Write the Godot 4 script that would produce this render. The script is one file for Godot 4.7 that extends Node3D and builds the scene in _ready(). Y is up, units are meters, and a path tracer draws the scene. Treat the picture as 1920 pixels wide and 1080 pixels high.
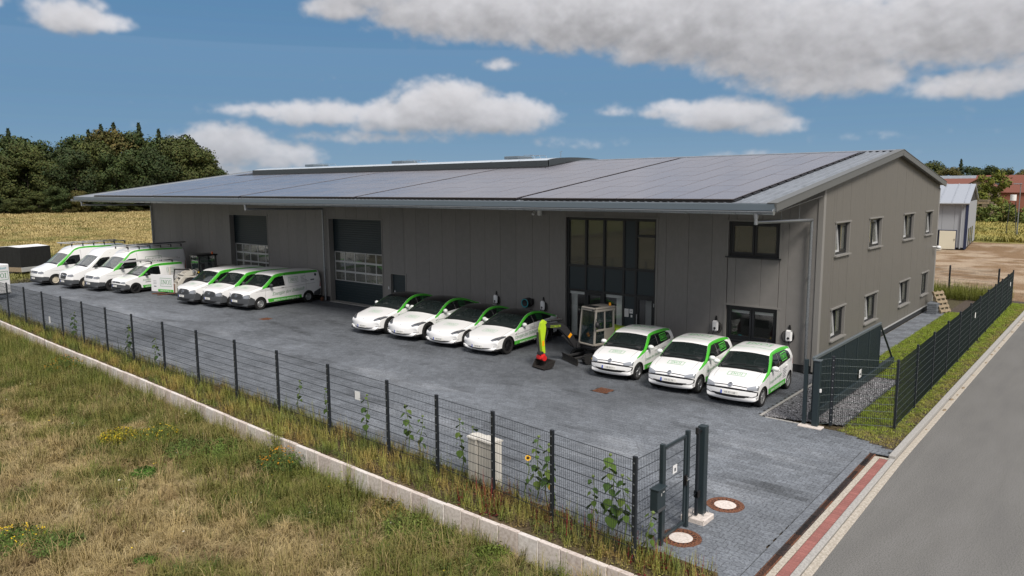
extends Node3D

var M := {}
var counts := {}
var rng := RandomNumberGenerator.new()

# ------------------------------------------------------------------ geometry collector
class G:
	var v := PackedVector3Array()
	var n := PackedVector3Array()
	var c := PackedColorArray()
	var tint := Color(1, 1, 1)
	var tinted := false

	func put(p: Vector3, q: Vector3) -> void:
		v.append(p)
		n.append(q)
		if tinted:
			c.append(tint)

	func tri(a: Vector3, b: Vector3, d: Vector3) -> void:
		var m := (b - a).cross(d - a)
		if m.length_squared() < 1e-16:
			return
		m = m.normalized()
		put(a, m)
		put(d, m)
		put(b, m)

	func tris(a: Vector3, b: Vector3, d: Vector3, na: Vector3, nb: Vector3, nd: Vector3) -> void:
		if (b - a).cross(d - a).dot(na + nb + nd) < 0.0:
			put(a, na)
			put(b, nb)
			put(d, nd)
		else:
			put(a, na)
			put(d, nd)
			put(b, nb)

	func quad(a: Vector3, b: Vector3, d: Vector3, e: Vector3) -> void:
		tri(a, b, d)
		tri(a, d, e)

	func outq(a: Vector3, b: Vector3, d: Vector3, e: Vector3, from: Vector3) -> void:
		if (b - a).cross(d - a).dot((a + b + d + e) * 0.25 - from) < 0.0:
			quad(a, e, d, b)
		else:
			quad(a, b, d, e)

	func box(at: Vector3, size: Vector3, bev := 0.0, turn := Basis()) -> void:
		var h := size * 0.5
		bev = minf(bev, minf(h.x, minf(h.y, h.z)) * 0.9)
		for a in 3:
			var u := (a + 1) % 3
			var w := (a + 2) % 3
			for s in [-1.0, 1.0]:
				var q := []
				for k in [[-1.0, -1.0], [1.0, -1.0], [1.0, 1.0], [-1.0, 1.0]]:
					var p := Vector3()
					p[a] = s * h[a]
					p[u] = k[0] * (h[u] - bev)
					p[w] = k[1] * (h[w] - bev)
					q.append(at + turn * p)
				outq(q[0], q[1], q[2], q[3], at)
		if bev <= 0.0:
			return
		for a in 3:
			var b := (a + 1) % 3
			var w := (a + 2) % 3
			for sa in [-1.0, 1.0]:
				for sb in [-1.0, 1.0]:
					var p0 := Vector3()
					p0[a] = sa * h[a]
					p0[b] = sb * (h[b] - bev)
					p0[w] = h[w] - bev
					var p1 := p0
					p1[w] = -p1[w]
					var p2 := Vector3()
					p2[a] = sa * (h[a] - bev)
					p2[b] = sb * h[b]
					p2[w] = h[w] - bev
					var p3 := p2
					p3[w] = -p3[w]
					outq(at + turn * p0, at + turn * p1, at + turn * p3, at + turn * p2, at)

	func cyl(a: Vector3, b: Vector3, r0: float, r1 := -1.0, seg := 10, caps := true) -> void:
		if r1 < 0.0:
			r1 = r0
		var t := (b - a).normalized()
		var u := t.cross(Vector3.UP if absf(t.y) < 0.9 else Vector3.RIGHT).normalized()
		var w := t.cross(u)
		for i in seg:
			var f := TAU * i / seg
			var g := TAU * (i + 1) / seg
			var d0 := u * cos(f) + w * sin(f)
			var d1 := u * cos(g) + w * sin(g)
			tris(a + d0 * r0, a + d1 * r0, b + d1 * r1, d0, d1, d1)
			tris(a + d0 * r0, b + d1 * r1, b + d0 * r1, d0, d1, d0)
			if caps:
				tris(a, a + d0 * r0, a + d1 * r0, -t, -t, -t)
				tris(b, b + d0 * r1, b + d1 * r1, t, t, t)

	func path(p: Array, r: float, seg := 8) -> void:
		for i in p.size() - 1:
			cyl(p[i], p[i + 1], r, r, seg)

	func ball(at: Vector3, r: Vector3, seg := 10) -> void:
		var rows := seg / 2
		for j in rows:
			for i in seg:
				var q := []
				for k in [[i, j], [i + 1, j], [i + 1, j + 1], [i, j + 1]]:
					var f: float = TAU * k[0] / seg
					var g: float = PI * k[1] / rows
					q.append(Vector3(sin(g) * cos(f), cos(g), sin(g) * sin(f)))
				tris(at + q[0] * r, at + q[1] * r, at + q[2] * r, q[0], q[1], q[2])
				tris(at + q[0] * r, at + q[2] * r, at + q[3] * r, q[0], q[2], q[3])

	# a flat outline (x, y) given depth along z, placed by t
	func prism(poly: PackedVector2Array, depth: float, t := Transform3D()) -> void:
		var idx := Geometry2D.triangulate_polygon(poly)
		var h := depth * 0.5
		var up := t.basis.z.normalized()
		for i in range(0, idx.size(), 3):
			for s in [-1.0, 1.0]:
				var q := []
				for k in 3:
					var p := poly[idx[i + k]]
					q.append(t * Vector3(p.x, p.y, h * s))
				tris(q[0], q[1], q[2], up * s, up * s, up * s)
		var area := 0.0
		for i in poly.size():
			area += poly[i].cross(poly[(i + 1) % poly.size()])
		for i in poly.size():
			var p := poly[i]
			var e := poly[(i + 1) % poly.size()]
			var m := Vector3(e.y - p.y, p.x - e.x, 0) * signf(area)
			m = (t.basis * m).normalized()
			var a := t * Vector3(p.x, p.y, -h)
			var b := t * Vector3(e.x, e.y, -h)
			var d := t * Vector3(e.x, e.y, h)
			var f := t * Vector3(p.x, p.y, h)
			tris(a, b, d, m, m, m)
			tris(a, d, f, m, m, m)

	# profile of (radius, height along z) turned round the local z axis
	func lathe(prof: Array, t: Transform3D, seg := 24) -> void:
		for j in prof.size() - 1:
			var p: Vector2 = prof[j]
			var q: Vector2 = prof[j + 1]
			var tn := Vector2(q.y - p.y, p.x - q.x)
			if tn.length() < 1e-6:
				continue
			tn = tn.normalized()
			for i in seg:
				var f := TAU * i / seg
				var g := TAU * (i + 1) / seg
				var cf := Vector3(cos(f), sin(f), 0)
				var cg := Vector3(cos(g), sin(g), 0)
				var nf := t.basis * (cf * tn.x + Vector3(0, 0, tn.y))
				var ng := t.basis * (cg * tn.x + Vector3(0, 0, tn.y))
				var a := t * (cf * p.x + Vector3(0, 0, p.y))
				var b := t * (cg * p.x + Vector3(0, 0, p.y))
				var d := t * (cg * q.x + Vector3(0, 0, q.y))
				var e := t * (cf * q.x + Vector3(0, 0, q.y))
				tris(a, b, d, nf, ng, ng)
				tris(a, d, e, nf, ng, nf)

	func mesh() -> ArrayMesh:
		var m := ArrayMesh.new()
		if v.is_empty():
			return m
		var a := []
		a.resize(Mesh.ARRAY_MAX)
		a[Mesh.ARRAY_VERTEX] = v
		a[Mesh.ARRAY_NORMAL] = n
		if tinted:
			a[Mesh.ARRAY_COLOR] = c
		m.add_surface_from_arrays(Mesh.PRIMITIVE_TRIANGLES, a)
		return m

func P2(a: Array) -> PackedVector2Array:
	var p := PackedVector2Array()
	for i in range(0, a.size(), 2):
		p.append(Vector2(a[i], a[i + 1]))
	return p

func numbered(called: String) -> String:
	var k: int = counts.get(called, 0)
	counts[called] = k + 1
	return called if k == 0 else "%s_%03d" % [called, k]

func part(called: String, g, m: Material, under: Node) -> MeshInstance3D:
	var o := MeshInstance3D.new()
	o.name = numbered(called) if under == self else called
	o.mesh = g.mesh() if g is G else g
	o.material_override = m
	under.add_child(o, true)
	return o

func tag(o: Node, label: String, category: String, group := "") -> Node:
	o.set_meta("label", label)
	o.set_meta("category", category)
	if group != "":
		o.set_meta("group", group)
	return o

func thing(called: String, label: String, category: String, group := "", at := Vector3.ZERO, turn := 0.0) -> Node3D:
	var o := Node3D.new()
	o.name = numbered(called)
	add_child(o)
	o.position = at
	o.rotation.y = turn
	tag(o, label, category, group)
	return o

func struct(called: String, g, m: Material) -> MeshInstance3D:
	var o := part(called, g, m, self)
	o.set_meta("kind", "structure")
	return o

func copy_of(src: Node3D, label: String, group: String, at: Vector3, turn: float) -> Node3D:
	var o: Node3D = src.duplicate()
	o.name = numbered(String(src.name).trim_suffix("_001"))
	add_child(o)
	o.position = at
	o.rotation.y = turn
	o.set_meta("label", label)
	if group != "":
		o.set_meta("group", group)
	return o

func multi(called: String, mesh: Mesh, m: Material, xf: Array, cols: Array, under: Node) -> MultiMeshInstance3D:
	var mm := MultiMesh.new()
	mm.transform_format = MultiMesh.TRANSFORM_3D
	mm.use_colors = not cols.is_empty()
	mm.mesh = mesh
	mm.instance_count = xf.size()
	for i in xf.size():
		mm.set_instance_transform(i, xf[i])
		if not cols.is_empty():
			mm.set_instance_color(i, cols[i])
	var o := MultiMeshInstance3D.new()
	o.name = numbered(called) if under == self else called
	o.multimesh = mm
	o.material_override = m
	under.add_child(o, true)
	o.set_meta("kind", "stuff")
	return o

# ------------------------------------------------------------------ materials
func mat(r: float, g: float, b: float, rough := 0.7, metal := 0.0, spec := 0.5) -> StandardMaterial3D:
	var m := StandardMaterial3D.new()
	m.albedo_color = Color(r, g, b).linear_to_srgb()
	m.roughness = rough
	m.metallic = metal
	m.metallic_specular = spec
	return m

func noise_tex(sd: int, freq: float, oct: int, ramp: Array, size := 512, kind := FastNoiseLite.TYPE_SIMPLEX_SMOOTH) -> NoiseTexture2D:
	var f := FastNoiseLite.new()
	f.seed = sd
	f.noise_type = kind
	f.frequency = freq
	f.fractal_octaves = oct
	f.fractal_gain = 0.6
	var t := NoiseTexture2D.new()
	t.noise = f
	t.width = size
	t.height = size
	t.seamless = true
	if not ramp.is_empty():
		var gr := Gradient.new()
		gr.offsets = PackedFloat32Array()
		gr.colors = PackedColorArray()
		var off := PackedFloat32Array()
		var col := PackedColorArray()
		for i in range(0, ramp.size(), 2):
			off.append(ramp[i])
			col.append(ramp[i + 1])
		gr.offsets = off
		gr.colors = col
		t.color_ramp = gr
	return t

func grey(a: float, b: float, sd: int, freq := 0.02, oct := 5) -> NoiseTexture2D:
	return noise_tex(sd, freq, oct, [0.15, Color(a, a, a), 0.85, Color(b, b, b)], 256)

func textured(m: StandardMaterial3D, t: Texture2D, scale: float, rough: Texture2D = null) -> StandardMaterial3D:
	m.albedo_texture = t
	m.uv1_triplanar = true
	m.uv1_world_triplanar = true
	m.uv1_scale = Vector3.ONE * scale
	if rough:
		m.roughness_texture = rough
	return m

func glass(alpha: float, r := 0.02, g := 0.03, b := 0.03) -> StandardMaterial3D:
	var m := mat(r, g, b, 0.03)
	m.transparency = BaseMaterial3D.TRANSPARENCY_ALPHA
	m.albedo_color.a = alpha
	return m

func make_materials() -> void:
	M.white = mat(0.83, 0.84, 0.85, 0.3)
	M.white.clearcoat_enabled = true
	M.white.clearcoat = 0.6
	M.white.clearcoat_roughness = 0.06
	M.green = mat(0.06, 0.42, 0.03, 0.35)
	M.plastic = mat(0.03, 0.033, 0.037, 0.55)
	M.bumper = mat(0.055, 0.06, 0.067, 0.6)
	M.black = mat(0.008, 0.008, 0.009, 0.4)
	M.gloss = mat(0.006, 0.006, 0.007, 0.06)
	M.glass = glass(0.55)
	M.dark_glass = glass(0.85, 0.006, 0.008, 0.009)
	M.tyre = textured(mat(0.014, 0.014, 0.015, 0.85), grey(0.7, 1.0, 5), 2.0)
	M.alloy = mat(0.55, 0.56, 0.58, 0.28, 0.9)
	M.steel_rim = mat(0.42, 0.43, 0.44, 0.4, 0.7)
	M.cream_rim = mat(0.55, 0.5, 0.4, 0.5)
	M.black_rim = mat(0.02, 0.02, 0.022, 0.3, 0.3)
	M.chrome = mat(0.75, 0.76, 0.78, 0.15, 1.0)
	M.lamp = mat(0.42, 0.44, 0.47, 0.1, 0.6)
	M.lamp_dark = mat(0.16, 0.17, 0.19, 0.1, 0.5)
	M.lens = glass(0.1, 0.5, 0.5, 0.52)
	M.ink = mat(0.03, 0.22, 0.06, 0.5)
	M.ink_pale = mat(0.35, 0.58, 0.4, 0.5)
	M.ink_dark = mat(0.02, 0.03, 0.05, 0.5)
	M.ink_white = mat(0.85, 0.87, 0.85, 0.5)
	M.ink_lime = mat(0.12, 0.75, 0.08, 0.5)
	M.plate = mat(0.78, 0.78, 0.75, 0.4)
	M.plate_blue = mat(0.01, 0.06, 0.45, 0.4)
	M.seat = mat(0.03, 0.03, 0.033, 0.9)
	M.seat_pale = mat(0.3, 0.31, 0.32, 0.8)
	M.anthracite = mat(0.01, 0.014, 0.02, 0.5)
	M.wire = mat(0.012, 0.017, 0.022, 0.5)
	M.gate = mat(0.018, 0.03, 0.036, 0.45)
	M.galv = textured(mat(0.42, 0.45, 0.48, 0.38, 0.75), grey(0.75, 1.0, 8, 0.05), 1.5)
	M.cladding = textured(mat(0.225, 0.217, 0.208, 0.55), noise_tex(21, 0.02, 3, [0.2, Color(0.965, 0.965, 0.965), 0.8, Color(1, 1, 1)], 512), 0.23)
	M.cladding.uv1_scale = Vector3(0.6, 0.16, 0.6)
	M.cladding_b = textured(mat(0.218, 0.211, 0.203, 0.58), noise_tex(22, 0.02, 3, [0.2, Color(0.965, 0.965, 0.965), 0.8, Color(1, 1, 1)], 512), 0.23)
	M.cladding_warm = textured(mat(0.142, 0.135, 0.122, 0.55), noise_tex(23, 0.02, 3, [0.2, Color(0.965, 0.965, 0.965), 0.8, Color(1, 1, 1)], 512), 0.2)
	M.cladding_warm.uv1_scale = Vector3(0.6, 0.1, 0.6)
	M.trim = mat(0.22, 0.215, 0.205, 0.5)
	M.plinth = mat(0.02, 0.022, 0.025, 0.7)
	M.joint = mat(0.02, 0.02, 0.02, 0.9)
	M.roof_sheet = textured(mat(0.26, 0.29, 0.33, 0.42, 0.3), grey(0.85, 1.0, 31, 0.01), 0.4)
	M.fascia = mat(0.13, 0.165, 0.195, 0.45, 0.2)
	M.barge = mat(0.11, 0.115, 0.115, 0.5)
	M.soffit = mat(0.2, 0.195, 0.19, 0.7)
	M.roof_arch = mat(0.42, 0.48, 0.54, 0.2)
	M.sand = textured(mat(0.36, 0.27, 0.17, 0.95), grey(0.7, 1.0, 64, 0.06), 2.0)
	M.wire_light = mat(0.012, 0.02, 0.02, 0.35)
	M.wire_rod = mat(0.07, 0.09, 0.09, 0.35, 0.3)
	M.gate_light = mat(0.16, 0.19, 0.21, 0.35, 0.5)
	M.concrete_c = textured(mat(0.7, 0.67, 0.64, 0.85), noise_tex(48, 0.03, 4, [0.1, Color(0.85, 0.84, 0.83), 0.5, Color(0.93, 0.92, 0.92), 0.9, Color(1, 1, 1)], 512), 0.6)
	M.concrete_b = textured(mat(0.6, 0.54, 0.51, 0.85), noise_tex(47, 0.03, 5, [0.1, Color(0.82, 0.79, 0.77), 0.5, Color(0.94, 0.93, 0.92), 0.9, Color(1, 1, 1)], 512), 0.7)
	M.cabinet = mat(0.6, 0.58, 0.53, 0.6)
	M.kerb_dark = mat(0.045, 0.055, 0.062, 0.5)
	M.sash_inner = mat(0.42, 0.43, 0.44, 0.5)
	M.mark_green = mat(0.12, 0.42, 0.17, 0.5)
	M.pale_glass = glass(0.3, 0.3, 0.33, 0.33)
	M.seam = mat(0.3, 0.3, 0.31, 0.6)
	M.pane_cab = glass(0.25, 0.012, 0.03, 0.032)
	M.lime_dark = mat(0.2, 0.32, 0.01, 0.5)
	M.loader_white = mat(0.55, 0.53, 0.48, 0.5)
	M.beacon_red = mat(0.7, 0.13, 0.02, 0.3)
	M.dark_glass_far = mat(0.02, 0.025, 0.03, 0.1)
	M.panel_far = mat(0.012, 0.016, 0.028, 0.2)
	M.navy = mat(0.012, 0.02, 0.06, 0.5)
	M.cream = mat(0.62, 0.58, 0.46, 0.6)
	M.panel = mat(0.235, 0.222, 0.25, 0.2, 0.5, 0.9)
	M.panel_b = mat(0.25, 0.236, 0.262, 0.22, 0.5, 0.9)
	M.panel_frame = mat(0.01, 0.01, 0.012, 0.35)
	M.door_dark = mat(0.016, 0.03, 0.038, 0.45)
	M.alu = mat(0.5, 0.51, 0.52, 0.4, 0.3)
	M.pane = glass(0.35, 0.2, 0.21, 0.19)
	M.pane.metallic = 0.3
	M.pane_clear = glass(0.08, 0.05, 0.06, 0.06)
	M.room = mat(0.12, 0.12, 0.115, 0.9)
	M.room_pale = mat(0.72, 0.78, 0.75, 0.9)
	M.blind = mat(0.6, 0.64, 0.62, 0.8)
	M.frame_dark = mat(0.012, 0.014, 0.017, 0.4)
	M.white_sheet = mat(0.72, 0.73, 0.74, 0.45)
	M.paper = mat(0.75, 0.75, 0.74, 0.7)
	M.concrete = textured(mat(0.66, 0.61, 0.58, 0.85), noise_tex(41, 0.03, 5, [0.1, Color(0.84, 0.83, 0.81), 0.5, Color(0.95, 0.94, 0.93), 0.9, Color(1, 1, 1)], 512), 0.8)
	M.kerb = textured(mat(0.42, 0.41, 0.39, 0.85), noise_tex(42, 0.05, 5, [0.1, Color(0.78, 0.78, 0.78), 0.9, Color(1, 1, 1)], 256), 1.2)
	M.gutter = textured(mat(0.5, 0.465, 0.41, 0.85), noise_tex(43, 0.05, 5, [0.1, Color(0.75, 0.73, 0.7), 0.9, Color(1, 1, 1)], 256), 1.1)
	M.red = []
	for k in 3:
		M.red.append(textured(mat(0.29 + 0.03 * k, 0.115 + 0.012 * k, 0.1 + 0.01 * k, 0.85), noise_tex(44 + k, 0.05, 4, [0.1, Color(0.8, 0.8, 0.8), 0.9, Color(1, 1, 1)], 256), 1.7))
	M.rust = textured(mat(0.2, 0.085, 0.045, 0.85), noise_tex(51, 0.04, 5, [0.2, Color(0.45, 0.42, 0.4), 0.55, Color(0.9, 0.85, 0.8), 0.8, Color(1, 1, 1)], 256), 2.3)
	M.rust_dark = textured(mat(0.085, 0.05, 0.04, 0.85), noise_tex(52, 0.03, 5, [0.2, Color(0.4, 0.4, 0.42), 0.8, Color(1, 1, 1)], 256), 1.3)
	M.asphalt = textured(mat(0.175, 0.173, 0.167, 0.9), noise_tex(61, 0.006, 3, [0.1, Color(0.925, 0.925, 0.925), 0.5, Color(0.965, 0.965, 0.96), 0.9, Color(1, 1, 1)], 1024), 0.11)
	M.asphalt.uv1_scale = Vector3(0.16, 0.1, 0.035)
	M.asphalt.detail_enabled = true
	M.asphalt.detail_blend_mode = BaseMaterial3D.BLEND_MODE_MUL
	M.asphalt.detail_albedo = noise_tex(62, 0.12, 4, [0.15, Color(0.6, 0.6, 0.6), 0.5, Color(0.93, 0.93, 0.93), 0.8, Color(1, 1, 1)], 512)
	M.asphalt.detail_uv_layer = BaseMaterial3D.DETAIL_UV_2
	M.asphalt.uv2_triplanar = true
	M.asphalt.uv2_world_triplanar = true
	M.asphalt.uv2_scale = Vector3.ONE * 0.55
	M.bed_sand = textured(mat(0.035, 0.036, 0.038, 0.95), grey(0.6, 1.0, 63, 0.05), 1.0)
	M.paver = []
	for k in 5:
		var t := [0.15, 0.17, 0.187, 0.205, 0.225]
		var s: float = t[k]
		M.paver.append(textured(mat(s * 0.9, s * 1.0, s * 1.13, 0.72), noise_tex(70 + k, 0.03, 5, [0.1, Color(0.7, 0.7, 0.72), 0.6, Color(0.95, 0.95, 0.95), 0.9, Color(1, 1, 1)], 256), 1.6))
	M.paver_many = textured(mat(1, 1, 1, 0.7), noise_tex(76, 0.03, 5, [0.1, Color(0.7, 0.7, 0.72), 0.6, Color(0.95, 0.95, 0.95), 0.9, Color(1, 1, 1)], 512), 0.9)
	M.paver_many.vertex_color_use_as_albedo = true
	M.leaf = mat(1, 1, 1, 0.75, 0.0, 0.3)
	M.leaf.vertex_color_use_as_albedo = true
	M.leaf.backlight_enabled = true
	M.leaf.backlight = Color(0.35, 0.4, 0.2)
	M.needle = M.leaf
	M.bark = textured(mat(0.07, 0.055, 0.042, 0.95), grey(0.5, 1.0, 81, 0.05), 0.9)
	M.stem = mat(0.13, 0.18, 0.05, 0.8)
	M.soil = textured(mat(0.09, 0.065, 0.045, 0.95), grey(0.55, 1.0, 82, 0.04), 0.9)
	for k in [["leaf_a", 0.075, 0.13, 0.025], ["leaf_b", 0.055, 0.105, 0.025], ["leaf_c", 0.1, 0.15, 0.03], ["leaf_pale", 0.3, 0.3, 0.1]]:
		var lm := mat(k[1], k[2], k[3], 0.7, 0.0, 0.3)
		lm.vertex_color_use_as_albedo = true
		lm.backlight_enabled = true
		lm.backlight = Color(0.3, 0.4, 0.15)
		M[k[0]] = lm
	M.petal = mat(0.8, 0.45, 0.02, 0.7)
	M.seedhead = mat(0.05, 0.025, 0.01, 0.9)
	M.stone = mat(1, 1, 1, 0.8)
	M.stone.vertex_color_use_as_albedo = true
	M.vary = mat(1, 1, 1, 0.9, 0.0, 0.25)
	M.vary.vertex_color_use_as_albedo = true
	M.vary.albedo_texture = noise_tex(90, 0.03, 6, [0.12, Color(0.5, 0.48, 0.45), 0.5, Color(0.85, 0.84, 0.82), 0.88, Color(1, 1, 1)], 1024)
	M.vary.uv1_triplanar = true
	M.vary.uv1_world_triplanar = true
	M.vary.uv1_scale = Vector3.ONE * 0.31
	M.lime = mat(0.42, 0.62, 0.02, 0.4)
	M.beige = mat(0.29, 0.27, 0.24, 0.45)
	M.machine = mat(0.022, 0.022, 0.024, 0.5)
	M.red_paint = mat(0.55, 0.02, 0.02, 0.4)
	M.amber = mat(0.85, 0.35, 0.01, 0.25)
	M.yellow = mat(0.75, 0.5, 0.02, 0.5)
	M.bucket = textured(mat(0.05, 0.045, 0.042, 0.6, 0.3), grey(0.5, 1.0, 91, 0.05), 1.5)
	M.tarp = textured(mat(0.012, 0.013, 0.014, 0.7), grey(0.7, 1.0, 92, 0.02), 0.7)
	M.wood = textured(mat(0.42, 0.33, 0.22, 0.85), grey(0.6, 1.0, 93, 0.03), 2.0)
	M.tail = mat(0.4, 0.01, 0.01, 0.25)
	M.teal = mat(0.02, 0.35, 0.42, 0.4)
	M.roof_tile = textured(mat(0.23, 0.078, 0.05, 0.8), grey(0.7, 1.0, 94, 0.05), 0.6)
	M.brick_far = mat(0.26, 0.1, 0.07, 0.85)
	M.grey_wall = mat(0.3, 0.32, 0.35, 0.6)
	M.grey_roof = mat(0.33, 0.36, 0.41, 0.45, 0.2)
	M.timber_grey = textured(mat(0.3, 0.24, 0.17, 0.9), grey(0.5, 1.0, 95, 0.05), 1.3)

# ------------------------------------------------------------------ layout of the place
func piece(p: Array, x: float) -> float:
	if x <= p[0]:
		return p[1]
	for i in range(0, p.size() - 2, 2):
		if x <= p[i + 2]:
			return lerpf(p[i + 1], p[i + 3], (x - p[i]) / (p[i + 2] - p[i]))
	return p[p.size() - 1]

const WALL := [-80.0, 13.2, -60.0, 13.6, -35.2, 14.43, -26.8, 14.85, -16.9, 15.2, -8.8, 15.62, -3.0, 15.8, 2.5, 15.85, 12.0, 15.9]
const FENCE := [-80.0, 13.0, -60.0, 13.4, -35.0, 14.07, -20.0, 14.34, -10.0, 14.5, -5.3, 14.72, -1.7, 15.0, 1.93, 15.42, 12.0, 15.6]
func wall_z(x: float) -> float:
	return piece(WALL, x)
func fence_z(x: float) -> float:
	return piece(FENCE, x)
func street_dx(z: float) -> float:
	return 0.0175 * (z - 7.0) if z > 7.0 else 0.0018 * (z - 7.0)

# ------------------------------------------------------------------ camera, sky, light
var n_big := FastNoiseLite.new()
var n_mid := FastNoiseLite.new()
var n_puff := FastNoiseLite.new()
# clouds as (azimuth, elevation, half width, half height, weight), degrees
const CLOUDS := [
	-69.6, 10.8, 2.2, 1.15, 1.0, -67.6, 10.6, 1.5, 0.7, 0.8, -73.9, 11.4, 0.9, 0.45, 0.7,
	-50.5, 13.8, 4.2, 1.5, 1.0, -43.0, 12.6, 6.5, 2.3, 1.25, -34.5, 12.2, 7.0, 2.7, 1.3, -26.5, 11.2, 7.0, 3.0, 1.3, -18.5, 9.6, 7.0, 3.2, 1.25, -9.5, 10.0, 7.5, 3.0, 1.2, -3.0, 9.0, 6.0, 3.0, 1.1,
	-17.5, 7.2, 4.6, 1.4, 1.0, -8.6, 6.3, 3.8, 1.0, 0.95, -41.0, 9.0, 1.4, 0.5, 0.5, -52.5, 12.6, 2.4, 1.0, 0.9,
	-44.9, 5.7, 3.7, 1.9, 1.25, -40.6, 5.2, 3.2, 1.4, 1.15, -48.5, 5.1, 3.4, 1.2, 1.1, -53.5, 5.3, 3.8, 0.95, 0.95, -58.2, 5.5, 3.4, 0.6, 0.7, -49.0, 3.8, 7.0, 0.6, 0.45,
	-60.8, 2.8, 3.0, 1.5, 1.15, -56.8, 2.2, 2.6, 1.0, 0.95, -62.5, 1.5, 3.5, 1.1, 0.8,
	-24.6, 5.0, 3.4, 1.1, 1.15, -28.0, 5.4, 2.2, 0.7, 0.85, -21.4, 4.2, 2.3, 0.75, 0.9,
	-32.4, 5.6, 1.3, 0.5, 0.55, -22.8, 2.2, 2.6, 0.4, 0.5, -30.0, 2.0, 3.0, 0.35, 0.25, -12.5, 3.4, 4.5, 0.5, 0.25, -35.5, 3.2, 4.0, 0.5, 0.25,
]

func cover(az: float, el: float) -> float:
	var d := 0.0
	for i in range(0, CLOUDS.size(), 5):
		var x: float = (az - CLOUDS[i]) / CLOUDS[i + 2]
		if absf(x) > 1.6:
			continue
		var y: float = (el - CLOUDS[i + 1]) / CLOUDS[i + 3]
		if y < 0.0:
			y *= 1.35
		var q := x * x + y * y
		if q < 2.4:
			var w: float = CLOUDS[i + 4]
			d = maxf(d, w * (1.0 - q / 2.4)) + 0.12 * w * maxf(0.0, 1.0 - q)
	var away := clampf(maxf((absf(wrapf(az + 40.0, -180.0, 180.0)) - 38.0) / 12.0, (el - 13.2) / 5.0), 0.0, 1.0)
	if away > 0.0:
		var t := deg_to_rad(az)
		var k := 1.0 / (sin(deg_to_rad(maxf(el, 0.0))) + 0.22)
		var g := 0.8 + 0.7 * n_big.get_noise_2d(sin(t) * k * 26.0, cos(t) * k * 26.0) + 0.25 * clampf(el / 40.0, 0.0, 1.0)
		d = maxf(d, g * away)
	return d - 0.3 * n_puff.get_noise_2d(az * 3.2, el * 4.6) + 0.05 + 0.2 * n_mid.get_noise_2d(az * 4.0, el * 6.5) + 0.16 * n_mid.get_noise_2d(az * 17.0 + 900.0, el * 23.0)

func sky_at(az: float, el: float) -> Color:
	var e := clampf(el / 30.0, 0.0, 1.0)
	var c := Color(0.24, 0.385, 0.52).lerp(Color(0.035, 0.165, 0.385), pow(e, 0.6))
	c = c.lerp(Color(0.3, 0.4, 0.5), 0.35 * clampf(1.0 - el / 4.0, 0.0, 1.0))
	var d := cover(az, el)
	var a := smoothstep(0.12, 0.78, d)
	if a > 0.0:
		var up := cover(az + 0.35, el + 0.75)
		var lit := clampf(0.5 + 0.75 * (d - up), 0.0, 1.0)
		var thick := clampf((d - 0.4) / 1.0, 0.0, 1.0)
		var far_up := cover(az + 0.6, el + 1.7)
		lit = 0.55 * lit + 0.45 * clampf(0.5 + 0.6 * (d - far_up), 0.0, 1.0)
		var shade := lerpf(0.56, 0.42, thick) + 0.42 * (lit - 0.42)
		shade = clampf(shade + 0.07 * n_mid.get_noise_2d(az * 3.0 - 300.0, el * 5.0), 0.22, 0.76)
		var cc := Color(shade * 0.99, shade * 0.985, shade * 1.03)
		cc = cc.lerp(Color(0.3, 0.37, 0.46), clampf(0.4 - el * 0.06, 0.0, 0.35))
		c = c.lerp(cc, a * lerpf(0.7, 1.0, clampf(d, 0.0, 1.0)))
	# beyond the frame the broken cloud goes on, brightened towards the zenith to add light
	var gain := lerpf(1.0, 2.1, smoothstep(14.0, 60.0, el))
	return Color(c.r, c.g, c.b) * (gain / EXPOSURE)

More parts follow.
